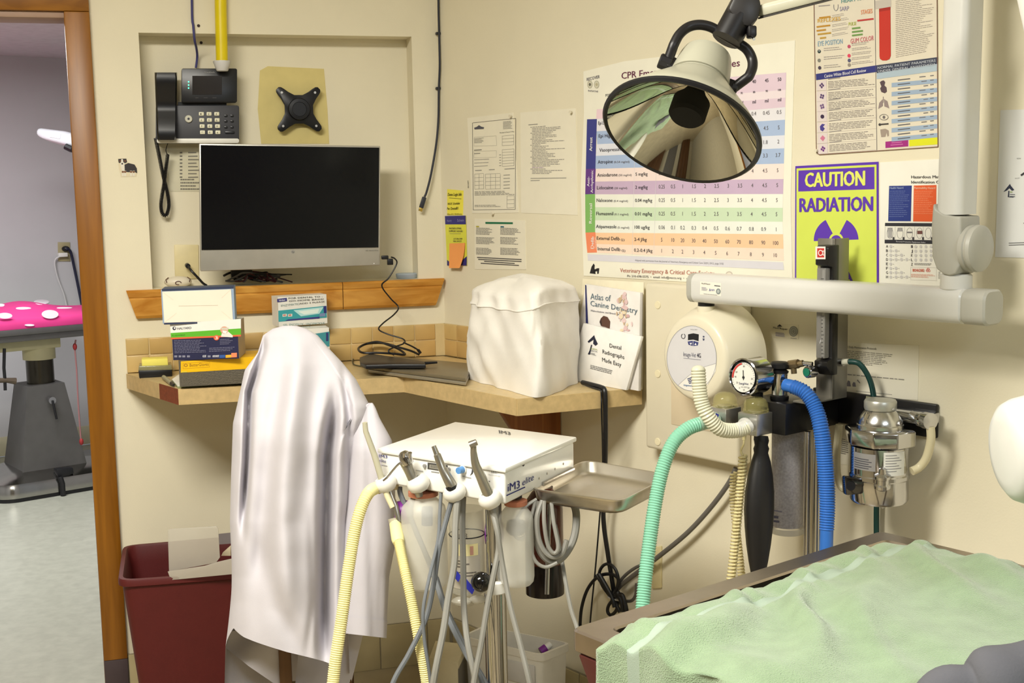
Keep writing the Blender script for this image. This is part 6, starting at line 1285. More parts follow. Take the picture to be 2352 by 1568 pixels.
# pressure gauge
gc = WR.p(1708, 866, WB + .045); X = axis_frame(gc, nR)
b = MB(); b.lathe([(.036, -.052), (.038, -.05), (.038, -.004), (.0395, -.004), (.0395, .001), (.037, .003), (.0355, .001)], X, chrome, 40, caps=False); b.lathe([(.001, -.052), (.036, -.052)], X, chrome, 40, caps=False); g = b.build('pressure_gauge', am)
s = Sheet(WR, WB + .0455, z=zc(1460, 620, 3.267)); gx, gy = 808, 805; s.base([(gx + 87 * math.cos(k * .21), gy + 112 * math.sin(k * .21)) for k in range(30)], mat('gauge_face', (234, 232, 224), .35, var=0), .0006)
s.arc(gx, gy, 80, 104, math.radians(180), math.radians(262), 12, (196, 60, 56))
for k in range(26):
    a = math.radians(150 + k * 9.6); s.line((gx + 84 * math.cos(a), gy + 108 * math.sin(a)), (gx + 76 * math.cos(a), gy + 98 * math.sin(a)), 2, (60, 60, 60))
s.line((gx, gy + 20), (gx - 2, gy - 54), 6, (40, 40, 44)); s.disc(gx, gy, 9, 11, (40, 40, 44), .001); s.text('SurgiVet', (774, 856), (846, 862), 17, (70, 74, 110), True); s.text('cm H2O', (790, 880), (838, 884), 11, (90, 90, 92))
for tx, x, y in (('80', 812, 728), ('60', 756, 770), ('40', 748, 806), ('20', 760, 850), ('0', 778, 890), ('10', 812, 905), ('20', 846, 890), ('30', 866, 858), ('50', 872, 822)): s.ntext(tx, x, y, 14, (70, 70, 72))
s.mb.build('gauge_face', g, smooth=False)
b = MB(); p = RP(uv2 + .03, WB - .02, 1.017); b.cyl(p, V((p.x, p.y, gc.z - .03)), .009, black_pl, n=14); b.tube([V((p.x, p.y, gc.z - .032)), gc - nR * .03 - UZ * .036], .008, black_pl, 12); b.build('gauge_stem', am)
# pop-off valve
pv_ = WR.p(1790, 925, WB - .035); zt0 = 1.0178
def rz(y): return WR.p(1790, y, WB - .035).z
b = MB(); X = Matrix.Translation(V((pv_.x, pv_.y, 0))); b.lathe([(.0185, zt0), (.0195, zt0 + .002), (.0195, rz(908)), (.017, rz(905))], X, black_pl, 24); b.build('valve_base', am)
b = MB(); b.lathe([(.0165, rz(906)), (.0165, rz(862)), (.0175, rz(860)), (.0175, rz(854))], X, chrome, 28); b.build('popoff_valve', am)
b = MB(); b.lathe([(.018, rz(856)), (.019, rz(852)), (.015, rz(849)), (.012, rz(846)), (.019, rz(844)), (.0195, rz(834)), (.017, rz(831)), (.001, rz(830))], X, black_pl, 24); b.build('valve_knob', am)
brass = mat('dull_brass', (150, 132, 100), .35, .8)
b = MB(); b.tube([WR.p(1800, 842, WB - .05), WR.p(1822, 838, WB - .05), WR.p(1845, 834, WB - .055)], .007, brass, 12); b.cyl(WR.p(1812, 838, WB - .05), WR.p(1834, 835, WB - .05), .0095, brass, n=8); b.tube([WR.p(1822, 838, WB - .05), WR.p(1824, 858, WB - .05)], .006, brass, 10); b.cyl(WR.p(1845, 834, WB - .055), WR.p(1866, 836, WB - .06), .005, chrome, n=12); b.build('brass_fitting', am)
# flowmeter on its grey bracket
WF = .085; gst = mat('grey_bracket', (140, 136, 126), .4, .5, var=.02)
uf0, uf1 = Rc(1878, 560, WF)[0], Rc(1916, 560, WF)[0]; zf1 = Rc(1905, 548, WF)[1]
b = MB(); rbox(b, uf0, uf1, WF - .01, WF, 1.018, zf1, gst, .001); rbox(b, uf1 - .004, uf1, WF - .05, WF, 1.018, zf1, gst, .0005); rbox(b, uf0 - .0, uf1, WF, WF + .075, 1.0178, 1.0215, gst, .0005); b.build('bracket', am)
zfb, zft = Rc(1890, 862, WF + .03)[1], Rc(1890, 563, WF + .03)[1]; ufa, ufb = Rc(1872, 700, WF + .035)[0], Rc(1898, 700, WF + .035)[0] + .004
b = MB(); P = [(WF, zfb), (WF + .02, zfb), (WF + .036, zfb + .02), (WF + .036, zfb + .03), (WF + .02, zfb + .035), (WF + .02, zft - .045), (WF + .036, zft - .04), (WF + .036, zft - .005), (WF + .028, zft), (WF, zft)]
b.prism([RP(ufb, w_, z) for w_, z in P], -uR * (ufb - ufa), blk, .002); fl = b.build('flowmeter', am)
b = MB(); rbox(b, ufa + .004, ufb - .006, WF + .0205, WF + .036, zfb + .036, zft - .046, mat('flow_tube_acrylic', (150, 148, 144), .1, alpha=.6, var=0), .002); b.build('flow_tube', fl)
b = MB(); b.cyl(RP((ufa + ufb) / 2, WF + .028, zfb + .04), RP((ufa + ufb) / 2, WF + .028, zft - .05), .003, mat('glass_bore', (206, 204, 198), .1, var=0), n=10); b.build('bore', fl)
s = Sheet(WR, WF + .0364)
for k in range(22): s.line((1886, 640 + k * 8.6), (1890 + 2 * (k % 5 == 0), 640 + k * 8.6), 1.4, (60, 60, 60))
s.mb.build('scale_print', fl, smooth=False); s = Sheet(WR, WF + .0364)
s.rect(1873, 566, 1896, 595, (236, 230, 224)); s.rect(1877, 570, 1893, 591, (196, 44, 40), .0007); s.arc(1884.5, 580.5, 4.5, 6, .7, 5.6, 2, (240, 230, 226), .0012); s.line((1888, 575), (1892, 587), 1.8, (240, 230, 226), .0012); s.line((1888, 586), (1892, 575), 1.8, (240, 230, 226), .0012); s.mb.build('maker_badge', fl, smooth=False)
p = WR.p(1872, 852, WF + .03); b = MB(); b.lathe([(.009, 0), (.0125, .004), (.0125, .022), (.011, .024), (.001, .0242)], axis_frame(p - uR * 0, (nR * .9 - uR * .1).normalized()), chrome, 14); o = b.build('flow_knob', am)
pe = p + (nR * .9 - uR * .1).normalized() * .0246; b = MB(); b.lathe([(.0085, 0), (.0085, .001), (.001, .0012)], axis_frame(pe, (nR * .9 - uR * .1).normalized()), mat('green_cap', (30, 120, 92), .35), 20); b.build('cap', o).__setitem__('label', 'green cap')
b = MB(); b.tube([RP(uf1, WF - .02, Rc(1940, 838, WF)[1]), RP(uf1 + .012, WF - .02, Rc(1940, 836, WF)[1])], .008, chrome, 12); b.tube([RP(uf1 + .012, WF - .02, Rc(1940, 836, WF)[1]), RP(uf1 + .026, WF - .02, Rc(1940, 833, WF)[1])], .0065, mat('clear_sleeve_fit', (206, 204, 186), .3), 12); b.build('outlet_fitting', am)
# pole, absorber canister
b = MB(); 
for x, r in ((1856, .0065), (1878, .0085)): c = WR.p(x, 1000, .12); c.z = 0; b.cyl(c + UZ * .0, c + UZ * .952, r, chrome, n=18)
b.build('pole', am)
b = MB(); c = WR.p(1889, 1000, .11); b.prism([V((c.x, c.y, 0)) + uR * x + nR * y for x, y in ((-.006, -.01), (.006, -.01), (.006, .01), (-.006, .01))], UZ * .95, blk); b.build('channel', am)
can = WR.p(1809, 1100, .10); rcan = .0355; zc0, zc1 = WR.p(1809, 1222, .10).z, .951; X = Matrix.Translation(V((can.x, can.y, 0)))
clr = mat('clear_canister', (222, 220, 220), .08, alpha=.28, var=0); gran = mat('absorbent_granules', (176, 172, 180), .8, var=.25, scale=220, bump=.5, bscale=400)
b = MB(); b.lathe([(rcan, zc0), (rcan, zc1)], X, clr, 40, caps=False); b.lathe([(rcan, zc0), (rcan + .0015, zc0 + .001), (rcan + .0015, zc0 + .012), (rcan, zc0 + .013)], X, mat('canister_ring', (206, 204, 196), .15, alpha=.7, var=0), 40, caps=False); o = b.build('absorber_canister', am)
b = MB(); b.lathe([(.001, zc0 + .016), (rcan - .002, zc0 + .016), (rcan - .002, zc1 - .003)], X, gran, 36, caps=False); b.build('granules', o)
s = Sheet(Pl(can + (EYE - can).normalized() * (rcan + .002), (EYE - can)), 0); s.line((1778, 1172), (1796, 1175), 3, (120, 116, 130)); s.line((1774, 1186), (1788, 1188), 6, (90, 86, 100)); s.line((1776, 1196), (1790, 1198), 5, (90, 86, 100)); s.mb.build('canister_print', o, smooth=False)
# ports and hoses
dv = (cv - EYE).dot(FWD)
def side_port(c, ub2, wfr, M, nm):
    a = RP(ub2 - .025, wfr, .976); b = MB(); b.cyl(a, a + nR * .012, .012, M, n=20); b.build(nm, am); return a + nR * .012
pa_ = side_port(cv, uv, wv, alu, 'port'); pb_ = side_port(cv2, uv2, wv2, alu, 'port')
wht = mat('milky_corrugated', (226, 224, 200), .35, alpha=.9, var=.02); grn = mat('teal_corrugated', (150, 214, 186), .35, alpha=.92, var=.03); blue = mat('blue_corrugated', (54, 114, 200), .35, var=.03, coat=.2)
t = thing('breathing_hose', 'milky white corrugated hose curling up from the front valve block', 'hose', pa_)
P = spl([pa_, at(1718, 978, dv - .045), at(1695, 988, dv - .06), at(1655, 985, dv - .08), at(1628, 958, dv - .09), at(1612, 925, dv - .09), at(1606, 885, dv - .09), at(1604, 850, dv - .09)], 10)
b = MB(); b.tube([pa_ - nR * .004, P[12], P[22]], .0145, mat('hose_cuff_white', (232, 232, 228), .35), 18); b.build('cuff', t)
corr(P[14:], .0142, .0013, .0058, wht, 18).build('hose', t)
b = MB(); b.ball(P[-1], .0142, wht, 18, (1, 1, .7)); b.build('tip', t)
t = thing('oxygen_hose', 'teal corrugated hose looping from the rear valve block down behind the table', 'hose', pb_)
P = spl([at(1612, 972, dv - .06), at(1580, 984, dv - .07), at(1548, 1014, dv - .08), at(1524, 1070, dv - .09), at(1506, 1150, dv - .10), at(1490, 1260, dv - .12), at(1478, 1370, dv - .14), at(1472, 1480, dv - .16), at(1470, 1650, dv - .18)], 10)
b = MB(); b.tube([pb_ - nR * .004, at(1640, 964, dv - .04), P[0], P[3]], .0145, mat('hose_cuff_green', (190, 222, 206), .35), 18); b.build('cuff', t)
corr(P[2:], .0135, .0013, .0052, grn, 18).build('hose', t)
b = MB(); e = at(1642, 961, dv - .055); b.box(fr(e, RIGHT + DOWN * .5, DOWN), (.008, .022, .004), mat('blue_tab', (48, 56, 190), .4), .001); b.build('blue_tab', t)
t = thing('scavenging_hose', 'bright blue corrugated hose arching from the chrome pop-off valve', 'hose', at(1890, 1240, dv - .05))
pst = WR.p(1804, 884, WB - .03); dB2 = (pst - EYE).dot(FWD)
P = spl([pst, at(1822, 888, dB2 - .015), at(1850, 902, dB2 - .03), at(1872, 935, dB2 - .04), at(1886, 985, dB2 - .05), at(1895, 1060, dB2 - .05), at(1900, 1150, dB2 - .05), at(1899, 1215, dB2 - .05)], 12)
b = MB(); b.tube(P[:14], .0135, blue, 18); b.build('cuff', t); b = MB(); b.tube([P[-1], at(1898, 1250, dB2 - .05), at(1896, 1330, dB2 - .04), at(1890, 1420, dB2 - .04)], .0135, blue, 18); b.build('cuff', t)
corr(P[12:], .0158, .0014, .0054, blue, 20, taper=lambda v: lerp(.88, 1.0, min(1, v * 3)) if v < .75 else lerp(1, .88, (v - .75) * 4)).build('hose', t)
b = MB(); b.cyl(WR.p(1798, 882, WB - .035), pst, .010, chrome, n=16); b.build('connector', t)
# rebreathing bag
bag = mat('black_rubber_bag', (24, 22, 22), .5, coat=.1); t = thing('breathing_bag', 'long black rubber breathing bag hanging under the front valve block', 'bag', at(1740, 1300, dv - .02))
prof = [(1003, 15), (1012, 17), (1022, 15), (1030, 18), (1040, 16), (1060, 22), (1090, 28), (1130, 33), (1170, 34), (1210, 32), (1250, 28), (1290, 22), (1330, 14), (1350, 6)]
cx_ = lambda y: itp([(1003, 1748), (1060, 1746), (1150, 1741), (1250, 1740), (1350, 1740)], y)
b = MB(); R = []
for y, r in prof:
    c = at(cx_(y), y, dv - .01); rr = r * dv / F; R.append([c + RIGHT * (rr * math.cos(a)) * (1 + .10 * math.cos(3 * a)) - FWD * (rr * .8 * math.sin(a)) * (1 + .08 * math.cos(3 * a)) for a in [2 * math.pi * k / 28 for k in range(28)]])
b.rings(R, bag); b.build('bag', t)
b = MB(); b.cyl(at(1748, 1000, dv - .01), at(1747, 1012, dv - .01), .0145, black_pl, n=20); b.build('neck', t)
# cream coiled tubes
crm = mat('cream_coil_tube', (228, 214, 160), .45)
t = thing('coiled_air_line', 'pair of cream coiled air lines hanging left of the black bag', 'cord', at(1700, 1320, dv))
P = spl([at(1707, 1045, dv + .01), at(1704, 1090, dv + .01), at(1698, 1150, dv + .01), at(1692, 1210, dv + .01), at(1686, 1270, dv + .01), at(1678, 1340, dv + .01), at(1672, 1400, dv + .01)], 10)
b = coil(P, .0075, .0027, .0072, crm); b.tube(spl([at(1709, 1003, dv), at(1708, 1020, dv), at(1702, 1034, dv + .01), at(1706, 1046, dv + .01)], 5), .0022, crm, 8); b.cyl(at(1710, 996, dv), at(1709, 1010, dv), .004, crm, n=10); b.build('front_coil', t)
P = spl([at(1686, 1085, dv + .06), at(1684, 1140, dv + .06), at(1690, 1200, dv + .06), at(1698, 1270, dv + .06), at(1704, 1330, dv + .06), at(1708, 1400, dv + .06)], 10)
coil(P, .0065, .0024, .0066, crm).build('rear_coil', t)
# green gas hose
gh = mat('dark_green_hose', (18, 62, 58), .4)
t = thing('green_gas_hose', 'dark green gas hose from the flowmeter passing behind the vaporizer', 'hose', WR.p(2012, 1220, .03))
hose([RP(uf1 + .026, WF - .02, Rc(1940, 833, WF)[1]), WR.p(1972, 834, .06), WR.p(1990, 856, .05), WR.p(2002, 885, .04), WR.p(2008, 925, .03), WR.p(2012, 1000, .025), WR.p(2014, 1100, .022), WR.p(2013, 1180, .02), WR.p(2013, 1260, .02), WR.p(2012, 1400, .02)], .0058, gh, 12).build('hose', t)
# ================================================================= VAPORIZER
WV = .105; zv = lambda y: WR.p(2026, y, WV).z; uvz = Rc(2022, 930, WV)[0]; vc_ = RP(uvz, WV, 0); X = Matrix.Translation(vc_)
satin = mat('satin_chrome', (206, 206, 204), .22, 1.0, var=.03)
t = thing('vaporizer', 'chrome anaesthetic vaporizer with a round dial, hung on the black wall bar', 'vaporizer', vc_ + UZ * zv(1157))
b = MB(); b.lathe([(.0305, zv(940)), (.0315, zv(936)), (.0315, zv(922)), (.0295, zv(918)), (.001, zv(917))], X, mat('dial_grey', (190, 190, 182), .35, .6), 40); dl = b.build('dial', t)
b = MB(); b.lathe([(.044, zv(972)), (.043, zv(964)), (.033, zv(946)), (.029, zv(941))], X, satin, 48); b.lathe([(.0455, zv(990)), (.0455, zv(974)), (.044, zv(972))], X, satin, 48); dc = b.build('dial_skirt', t)
s = Sheet(Pl(vc_ + (EYE - vc_).normalized() * .041 + UZ * zv(958), (EYE - vc_).normalized() + UZ * .35), .0); s.text('OFF', (1992, 951), (2004, 949), 6, (50, 50, 54), True); s.line((1984, 954), (1988, 948), 2, (50, 50, 54)); s.mb.build('dial_print', dc, smooth=False)
s = Sheet(Pl(vc_ + (EYE - vc_).normalized() * .0465 + UZ * zv(975), (EYE - vc_))); s.text('L', (1990, 972), (1994, 972), 8, (30, 30, 34), True); s.line((1993, 962), (1997, 952), 1.6, (40, 40, 44)); s.mb.build('mark_print', dc, smooth=False)
b = MB(); hx = [RP(uvz + .070 * math.cos(a + .45) * (1.05 if k % 2 else .95), WV + .060 * math.sin(a + .45), zv(1020)) for k, a in enumerate([2 * math.pi * i / 8 for i in range(8)])]; b.prism(hx, UZ * (zv(983) - zv(1020)), chrome, .004, 3); b.build('flange', t)
b = MB(); b.lathe([(.054, zv(1150)), (.057, zv(1144)), (.057, zv(1098)), (.059, zv(1095)), (.059, zv(1087)), (.057, zv(1084)), (.057, zv(1022))], X, chrome, 56); b.lathe([(.001, zv(1157)), (.03, zv(1156)), (.054, zv(1150))], X, chrome, 48, caps=False); bd = b.build('body', t)
# labels wrap the body
fd = (EYE - vc_); fa = math.atan2(fd.y, fd.x)
def wrapq(a0, a1, y0, y1, M, k=.0575):
    b = MB(); b.rings([[vc_ + V((math.cos(lerp(a0, a1, i / 10)) * k, math.sin(lerp(a0, a1, i / 10)) * k, zv(y))) for i in range(11)] for y in (y0, y1)], M, caps=False, wrap=False); return b
lb = wrapq(fa - 1.0, fa - .12, 1070, 1032, mat('silver_label', (168, 168, 172), .35, .5)); 
for i in range(5): lb.mats; w2 = wrapq(fa - .95, fa - .35 + .1 * (i % 2), 1046 + i * 5, 1044 + i * 5, ink((70, 70, 80)), .0577); lb.rings([w2.v[:11], w2.v[11:]], ink((70, 70, 80)), caps=False, wrap=False)
lb.build('front_label', bd)
lb = wrapq(fa + .14, fa + .95, 1080, 1026, mat('white_label', (226, 226, 220), .45))
for i in range(7): w2 = wrapq(fa + .2, fa + .6 + .1 * (i % 3), 1034 + i * 6, 1032.6 + i * 6, ink((120, 120, 124)), .0577); lb.rings([w2.v[:11], w2.v[11:]], ink((120, 120, 124)), caps=False, wrap=False)
lb.build('side_label', bd)
vf = lambda x, y, k=.058: Pl(vc_ + fd.normalized() * k, V((fd.x, fd.y, 0))).p(x, y)
b = MB(); b.prism([vf(x, y) for x, y in ((1942, 1094), (1984, 1098), (1984, 1134), (1944, 1138))], FWD * .03, mat('dark_chrome', (96, 96, 100), .15, 1.0), .004); o = b.build('filler_block', t)
b = MB(); b.cyl(vf(1954, 1116, .0635), vf(1954, 1116, .067), .009, mat('dark_port', (40, 40, 44), .3, .6), n=20); b.build('filler_port', o)
b = MB(); X2 = axis_frame(vf(2026, 1122, .058), (UZ * .9 + fd.normalized() * .3)); b.lathe([(.012, 0), (.0165, .004), (.0165, .010), (.013, .013), (.013, .022), (.0155, .024), (.0155, .03), (.008, .034), (.006, .044), (.001, .046)], X2, chrome, 20); b.build('filler_knob', t)
b = MB(); b.ball(vf(2027, 1162, .02), .0045, chrome, 12); b.build('drain_knob', t)
b = MB(); b.prism([vf(x, y, .057) for x, y in ((2010, 1152), (2046, 1152), (2028, 1126))], FWD * .01, chrome, .002); b.build('drain_plate', t)
b = MB(); b.box(fr(RP(uvz, .035, zv(962)), uR, nR), (.15, .045, .022), chrome, .004); b.build('mount_block', t)
b = MB(); b.tube([RP(uvz - .03, .06, zv(932)), RP(uvz - .055, .075, zv(930))], .0075, chrome, 14); b.tube([RP(uvz - .03, .05, zv(945)), RP(uvz - .05, .07, zv(945))], .007, chrome, 14); b.build('inlet_port', t)
po = WR.p(2112, 962, .06); pe_ = WR.p(2140, 968, .075); b = MB(); b.tube([RP(uvz + .04, .06, zv(955)), po], .010, chrome, 14); b.lathe([(.011, 0), (.0145, .003), (.0145, .012), (.012, .014), (.012, .018), (.0165, .020), (.0165, .036), (.001, .0375)], axis_frame(po, (pe_ - po)), chrome, 22); b.build('outlet_port', t)
hose([WR.p(2137, 980, .07), WR.p(2138, 1010, .07), WR.p(2128, 1050, .07), WR.p(2112, 1072, .075), WR.p(2094, 1082, .09)], .0085, mat('cream_vinyl_tube', (222, 212, 176), .35, alpha=.9), 12).build('vinyl_tube', t)
# cream tubing behind the hose
tag(hose([WR.p(1928, 975, .05), WR.p(1922, 1040, .05), WR.p(1924, 1095, .05), WR.p(1938, 1122, .05), WR.p(1956, 1108, .05), WR.p(1962, 1060, .06)], .008, mat('pale_vinyl_loop', (216, 208, 176), .35, alpha=.75), 10).build('vinyl_tubing'), 'pale vinyl tubing loop between the blue hose and the vaporizer', 'hose')
# ================================================================= STEEL TABLE AND TOWEL
T0 = onz(1310, 1442, .85)
def TT(a, b_, z): return V((T0.x, T0.y, 0)) + uT * a + uR * b_ + UZ * z
tb = thing('wet_table', 'stainless steel treatment table with a raised rim, half covered by the green towel', 'table', TT(.4, .4, 0))
AL, BL_, ZT_ = .735, .80, .85; rw = .042
b = MB()
def trr(a0, b0, a1, b1, z, r=.012): return [TT(a, c, z) for a, c in rrect(a0, b0, a1, b1, r, 3)]
b.rings([trr(.004, .004, AL - .004, BL_ - .004, ZT_ - .034), trr(0, 0, AL, BL_, ZT_ - .030), trr(0, 0, AL, BL_, ZT_ - .003), trr(.003, .003, AL - .003, BL_ - .003, ZT_), trr(rw - .003, rw - .003, AL - rw + .003, BL_ - rw + .003, ZT_), trr(rw, rw, AL - rw, BL_ - rw, ZT_ - .003), trr(rw + .004, rw + .004, AL - rw - .004, BL_ - rw - .004, ZT_ - .05)], mat('table_steel', (176, 164, 152), .3, 1.0, var=.06, scale=30), caps=True)
b.build('rim_and_basin', tb)
lgm = mat('table_leg_brown', (72, 30, 26), .45)
b = MB(); p0, p1 = TT(.035, .045, ZT_ - .034), TT(.10, .42, .0); dd = uR * .03; ee = uT * .035; b.prism([p0 - dd - ee, p0 + dd - ee, p0 + dd + ee, p0 - dd + ee], p1 - p0, lgm, .003); b.build('leg', tb)
b = MB(); p0, p1 = TT(.62, .74, ZT_ - .034), TT(.42, .6, .0); b.prism([p0 - dd - ee, p0 + dd - ee, p0 + dd + ee, p0 - dd + ee], p1 - p0, lgm, .003); b.build('leg', tb)
terry = mat('green_terry', (136, 158, 124), .95, var=.10, scale=26, bump=1.0, bscale=520, sheen=.4); dob = mat('pale_towel_band', (156, 172, 156), .9, var=.03, bump=.3, bscale=900)
NA, NB_ = 150, 130; rows = []; Lh = .17; La = .70; B0, B1 = .072, .78
def tz(a, c):
    n1 = noise.noise(V((a * 5 + c * 2.4, c * 3 - a * 2.0, 0))); n2 = noise.noise(V((a * 13 + c * 9, (c - a * .9) * 5, 4)))
    ridge = .5 + .5 * math.sin((a * .86 + c * 1.15) * 34 + 4.5 * noise.noise(V((a * 4, c * 4, 8))) + 2.2 * n1)
    band = .35 + .65 * math.exp(-((c - .20) / .12) ** 2)
    z = .872 + .011 * n1 + .005 * n2 + .0032 * math.sin(a * 105 + 5 * n2 + 3 * n1) * math.exp(-((c - .11) / .05) ** 2) + .019 * (ridge ** 1.8) * band * (.4 + .9 * max(0, .5 + noise.noise(V((a * 3.3, c * 3.3, 20)))))
    z += .010 * math.exp(-((c - .30) / .06) ** 2) * sm(1 - a * 1.2) - .006 * math.exp(-((c - .055 - .08) / .012) ** 2)
    z -= .016 * (1 - sm((c - B0) / .03)); z -= .02 * sm((a - .60) / .07)
    return z
for i in range(NA + 1):
    s_ = i / NA * (Lh + La) - Lh; row = []
    for j in range(NB_ + 1):
        c = lerp(B0, B1, j / NB_) + .004 * noise.noise(V((s_ * 9, j * .1, 2)))
        rc_ = .03
        if s_ < 0: a, z = -.016 - .010 * noise.noise(V((c * 14, s_ * 5, 5))) - .006 * math.sin(c * 40), tz(.012, c) - .018 + s_
        else:
            k = sm(s_ / .05); a = -.016 * (1 - k) + s_ * 1.0 - .0 ; z = tz(max(a, .012), c) - .018 * (1 - k)
        if s_ < 0: z = max(z, .60)
        row.append(TT(a, c, z))
    rows.append(row)
b = MB(); vs = [p for r in rows for p in r]; n_ = NB_ + 1; f1, f2 = [], []
for i in range(NA):
    for j in range(NB_):
        c = lerp(B0, B1, (j + .5) / NB_); (f2 if .126 < c < .146 else f1).append((i * n_ + j, i * n_ + j + 1, (i + 1) * n_ + j + 1, (i + 1) * n_ + j))
i1 = b.m(terry); i2 = b.m(dob); b.v = vs
for f in f1: b.f.append(f); b.mi.append(i1)
for f in f2: b.f.append(f); b.mi.append(i2)
tw = b.build('green_towel', ang=180); md = tw.modifiers.new('thick', 'SOLIDIFY'); md.thickness = .006; md.offset = -1
tag(tw, 'rumpled light green terry towel spread over the steel table', 'towel')
# grey cloth at the near corner
gcl = mat('slate_grey_cloth', (92, 92, 98), .9, var=.05, bump=.2, bscale=300)
b = MB(); P = spl([onz(2120, 1640, .86), onz(2178, 1592, .885), onz(2235, 1590, .886), onz(2290, 1578, .892), onz(2360, 1556, .90), onz(2470, 1530, .91)], 8); b.tube(P, [.018 + .012 * sm(i / 10) + .0055 * math.sin(i * .30 + 1) + .0005 * i for i in range(len(P))], gcl, 20)
tag(b.build('grey_cloth'), 'dark grey bunched cloth at the bottom right corner on the towel', 'cloth')
# ================================================================= CABLES ON THE RIGHT WALL
t = thing('outlet_cover', 'narrow ivory outlet plate low on the right wall behind the teal hose', 'outlet', WR.p(1506, 1350, .0)); b = MB(); b.prism([WR.p(x, y, .006) for x, y in ((1496, 1256), (1518, 1254), (1518, 1350), (1497, 1352))], -nR * .006, ivory, .002); b.build('plate', t)
def wcab(name, label, pts, r, M, cat='cable'): return tag(hose([WR.p(x, y, o) for x, y, o in pts], r, M).build(name), label, cat)
gcab = mat('grey_power_cable', (104, 100, 94), .5)
wcab('power_cable', 'grey cable curving from the x-ray unit down to the cable bundle', [(1690, 1075, .03), (1672, 1112, .03), (1630, 1168, .03), (1580, 1222, .03), (1520, 1272, .03), (1450, 1325, .03), (1424, 1346, .03), (1410, 1366, .03)], .006, gcab)
wcab('power_cable', 'thinner grey cable looping right of the cable bundle under the counter', [(1500, 1290, .022), (1462, 1302, .022), (1432, 1325, .022), (1418, 1350, .03), (1424, 1374, .03), (1448, 1380, .03), (1460, 1366, .03), (1462, 1340, .03)], .0042, gcab)
EA, EB = onz(1187.5, 915.5, CZ), onz(1476, 890, CZ); ed_ = (EB - EA).normalized(); en_ = V((ed_.y, -ed_.x, 0)); en_ = en_ if en_.dot(EYE - EA) > 0 else -en_
def overedge(name, label, tops, xe, rest, r):
    ye = lerp(915.5, 890, (xe - 1187.5) / 288.5); e0 = onz(xe, ye, CZ); g = r + .0015
    pts = [onz(x, y, CZ + g) for x, y in tops] + [e0 - en_ * .012 + UZ * g, e0 + en_ * g * .6 + UZ * g * .6, e0 + en_ * (g + .002) - UZ * .012, e0 + en_ * (g + .002) - UZ * .05] + [WR.p(x, y, o) for x, y, o in rest]
    tag(hose(pts, r, black_pl).build(name), label, 'cable')
overedge('power_cable', 'thick black cable dropping from behind the white cover', [(1338, 878), (1362, 884)], 1386, [(1391, 1010, .11), (1389, 1100, .07), (1386, 1190, .05), (1396, 1270, .04), (1404, 1320, .03), (1412, 1372, .03)], .0062)
overedge('power_cable', 'thin black cable hanging beside the thick one to the table edge', [(1345, 884), (1362, 890)], 1379, [(1384, 1020, .09), (1384, 1100, .06), (1378, 1180, .04), (1368, 1300, .03), (1358, 1400, .03), (1352, 1480, .03)], .0022)
t = thing('cable_bundle', 'looped bundle of black cables tied low on the right wall', 'cables', WR.p(1410, 1408, .02))
for pts, r in (([(1332, 1440, .04), (1336, 1395, .04), (1350, 1352, .04), (1374, 1324, .04), (1402, 1318, .04), (1420, 1330, .04), (1414, 1360, .04), (1406, 1376, .04)], .0045), ([(1404, 1372, .045), (1384, 1345, .045), (1376, 1318, .045), (1386, 1298, .045), (1402, 1296, .045), (1416, 1312, .045), (1420, 1340, .045), (1410, 1372, .045)], .0042), ([(1370, 1320, .05), (1384, 1340, .05), (1396, 1358, .05), (1408, 1374, .05), (1416, 1390, .05), (1424, 1405, .05)], .0055), ([(1376, 1318, .055), (1392, 1346, .055), (1406, 1372, .055), (1412, 1394, .055)], .006), ([(1412, 1372, .04), (1398, 1390, .04), (1396, 1405, .04), (1404, 1412, .04), (1416, 1400, .04), (1420, 1378, .04)], .0045), ([(1410, 1370, .05), (1428, 1366, .05), (1436, 1388, .05), (1440, 1410, .05)], .006), ([(1418, 1360, .05), (1428, 1380, .05), (1432, 1404, .05)], .007)):
    hose([WR.p(x, y, o) for x, y, o in pts], r, black_pl).build('loop', t)
b = MB(); c = WR.p(1410, 1374, .045); b.tube([c + RIGHT * (.016 * math.cos(a)) + FWD * (.014 * math.sin(a)) + DOWN * (.004 * math.cos(a)) for a in [k * .45 for k in range(14)]], .0022, mat('white_tie', (206, 200, 190), .5), 8, closed=True); b.build('tie', t)
# ================================================================= BACK ROOM
FP_ = Pl(TB, nT)
stl = mat('dark_table_steel', (110, 108, 106), .35, .7, var=.05); shin = mat('polished_base', (170, 168, 162), .18, 1.0)
def ft(x, y, off=0): return FP_.p(x, y, off)
t = thing('lift_table', 'steel lift table on a tapered grey column, seen through the doorway', 'table', TP(0, -.2, 0))
def trc(u0, u1, w0, w1, z, r): return [TP(u, w_, z) for u, w_ in rrect(u0, w0, u1, w1, r, 6)]
b = MB(); b.rings([trc(-.25, .62, -.5, -.01, .0, .10), trc(-.25, .62, -.5, -.01, .018, .10)], black_pl); b.build('rubber_foot', t)
b = MB(); b.rings([trc(-.255, .625, -.505, -.005, .018, .105), trc(-.255, .625, -.505, -.005, .062, .105), trc(-.245, .615, -.495, -.015, .085, .10), trc(-.215, .585, -.465, -.045, .100, .08), trc(-.12, .5, -.40, -.11, .125, .04)], shin); b.build('base', t)
q = [ft(x, y, -.10) for x, y in ((52, 1097), (201, 1070), (148, 878), (62, 889))]; bk = [q[0] - nT * .30 - uT * .0, q[1] - nT * .30, q[2] - nT * .2 - uT * .0, q[3] - nT * .2]
b = MB(); b.add(q + bk, [(0, 1, 2, 3), (7, 6, 5, 4), (0, 3, 7, 4), (1, 5, 6, 2), (3, 2, 6, 7), (0, 4, 5, 1)], mat('column_grey', (92, 90, 88), .5, .3)); b.build('column', t, smooth=False)
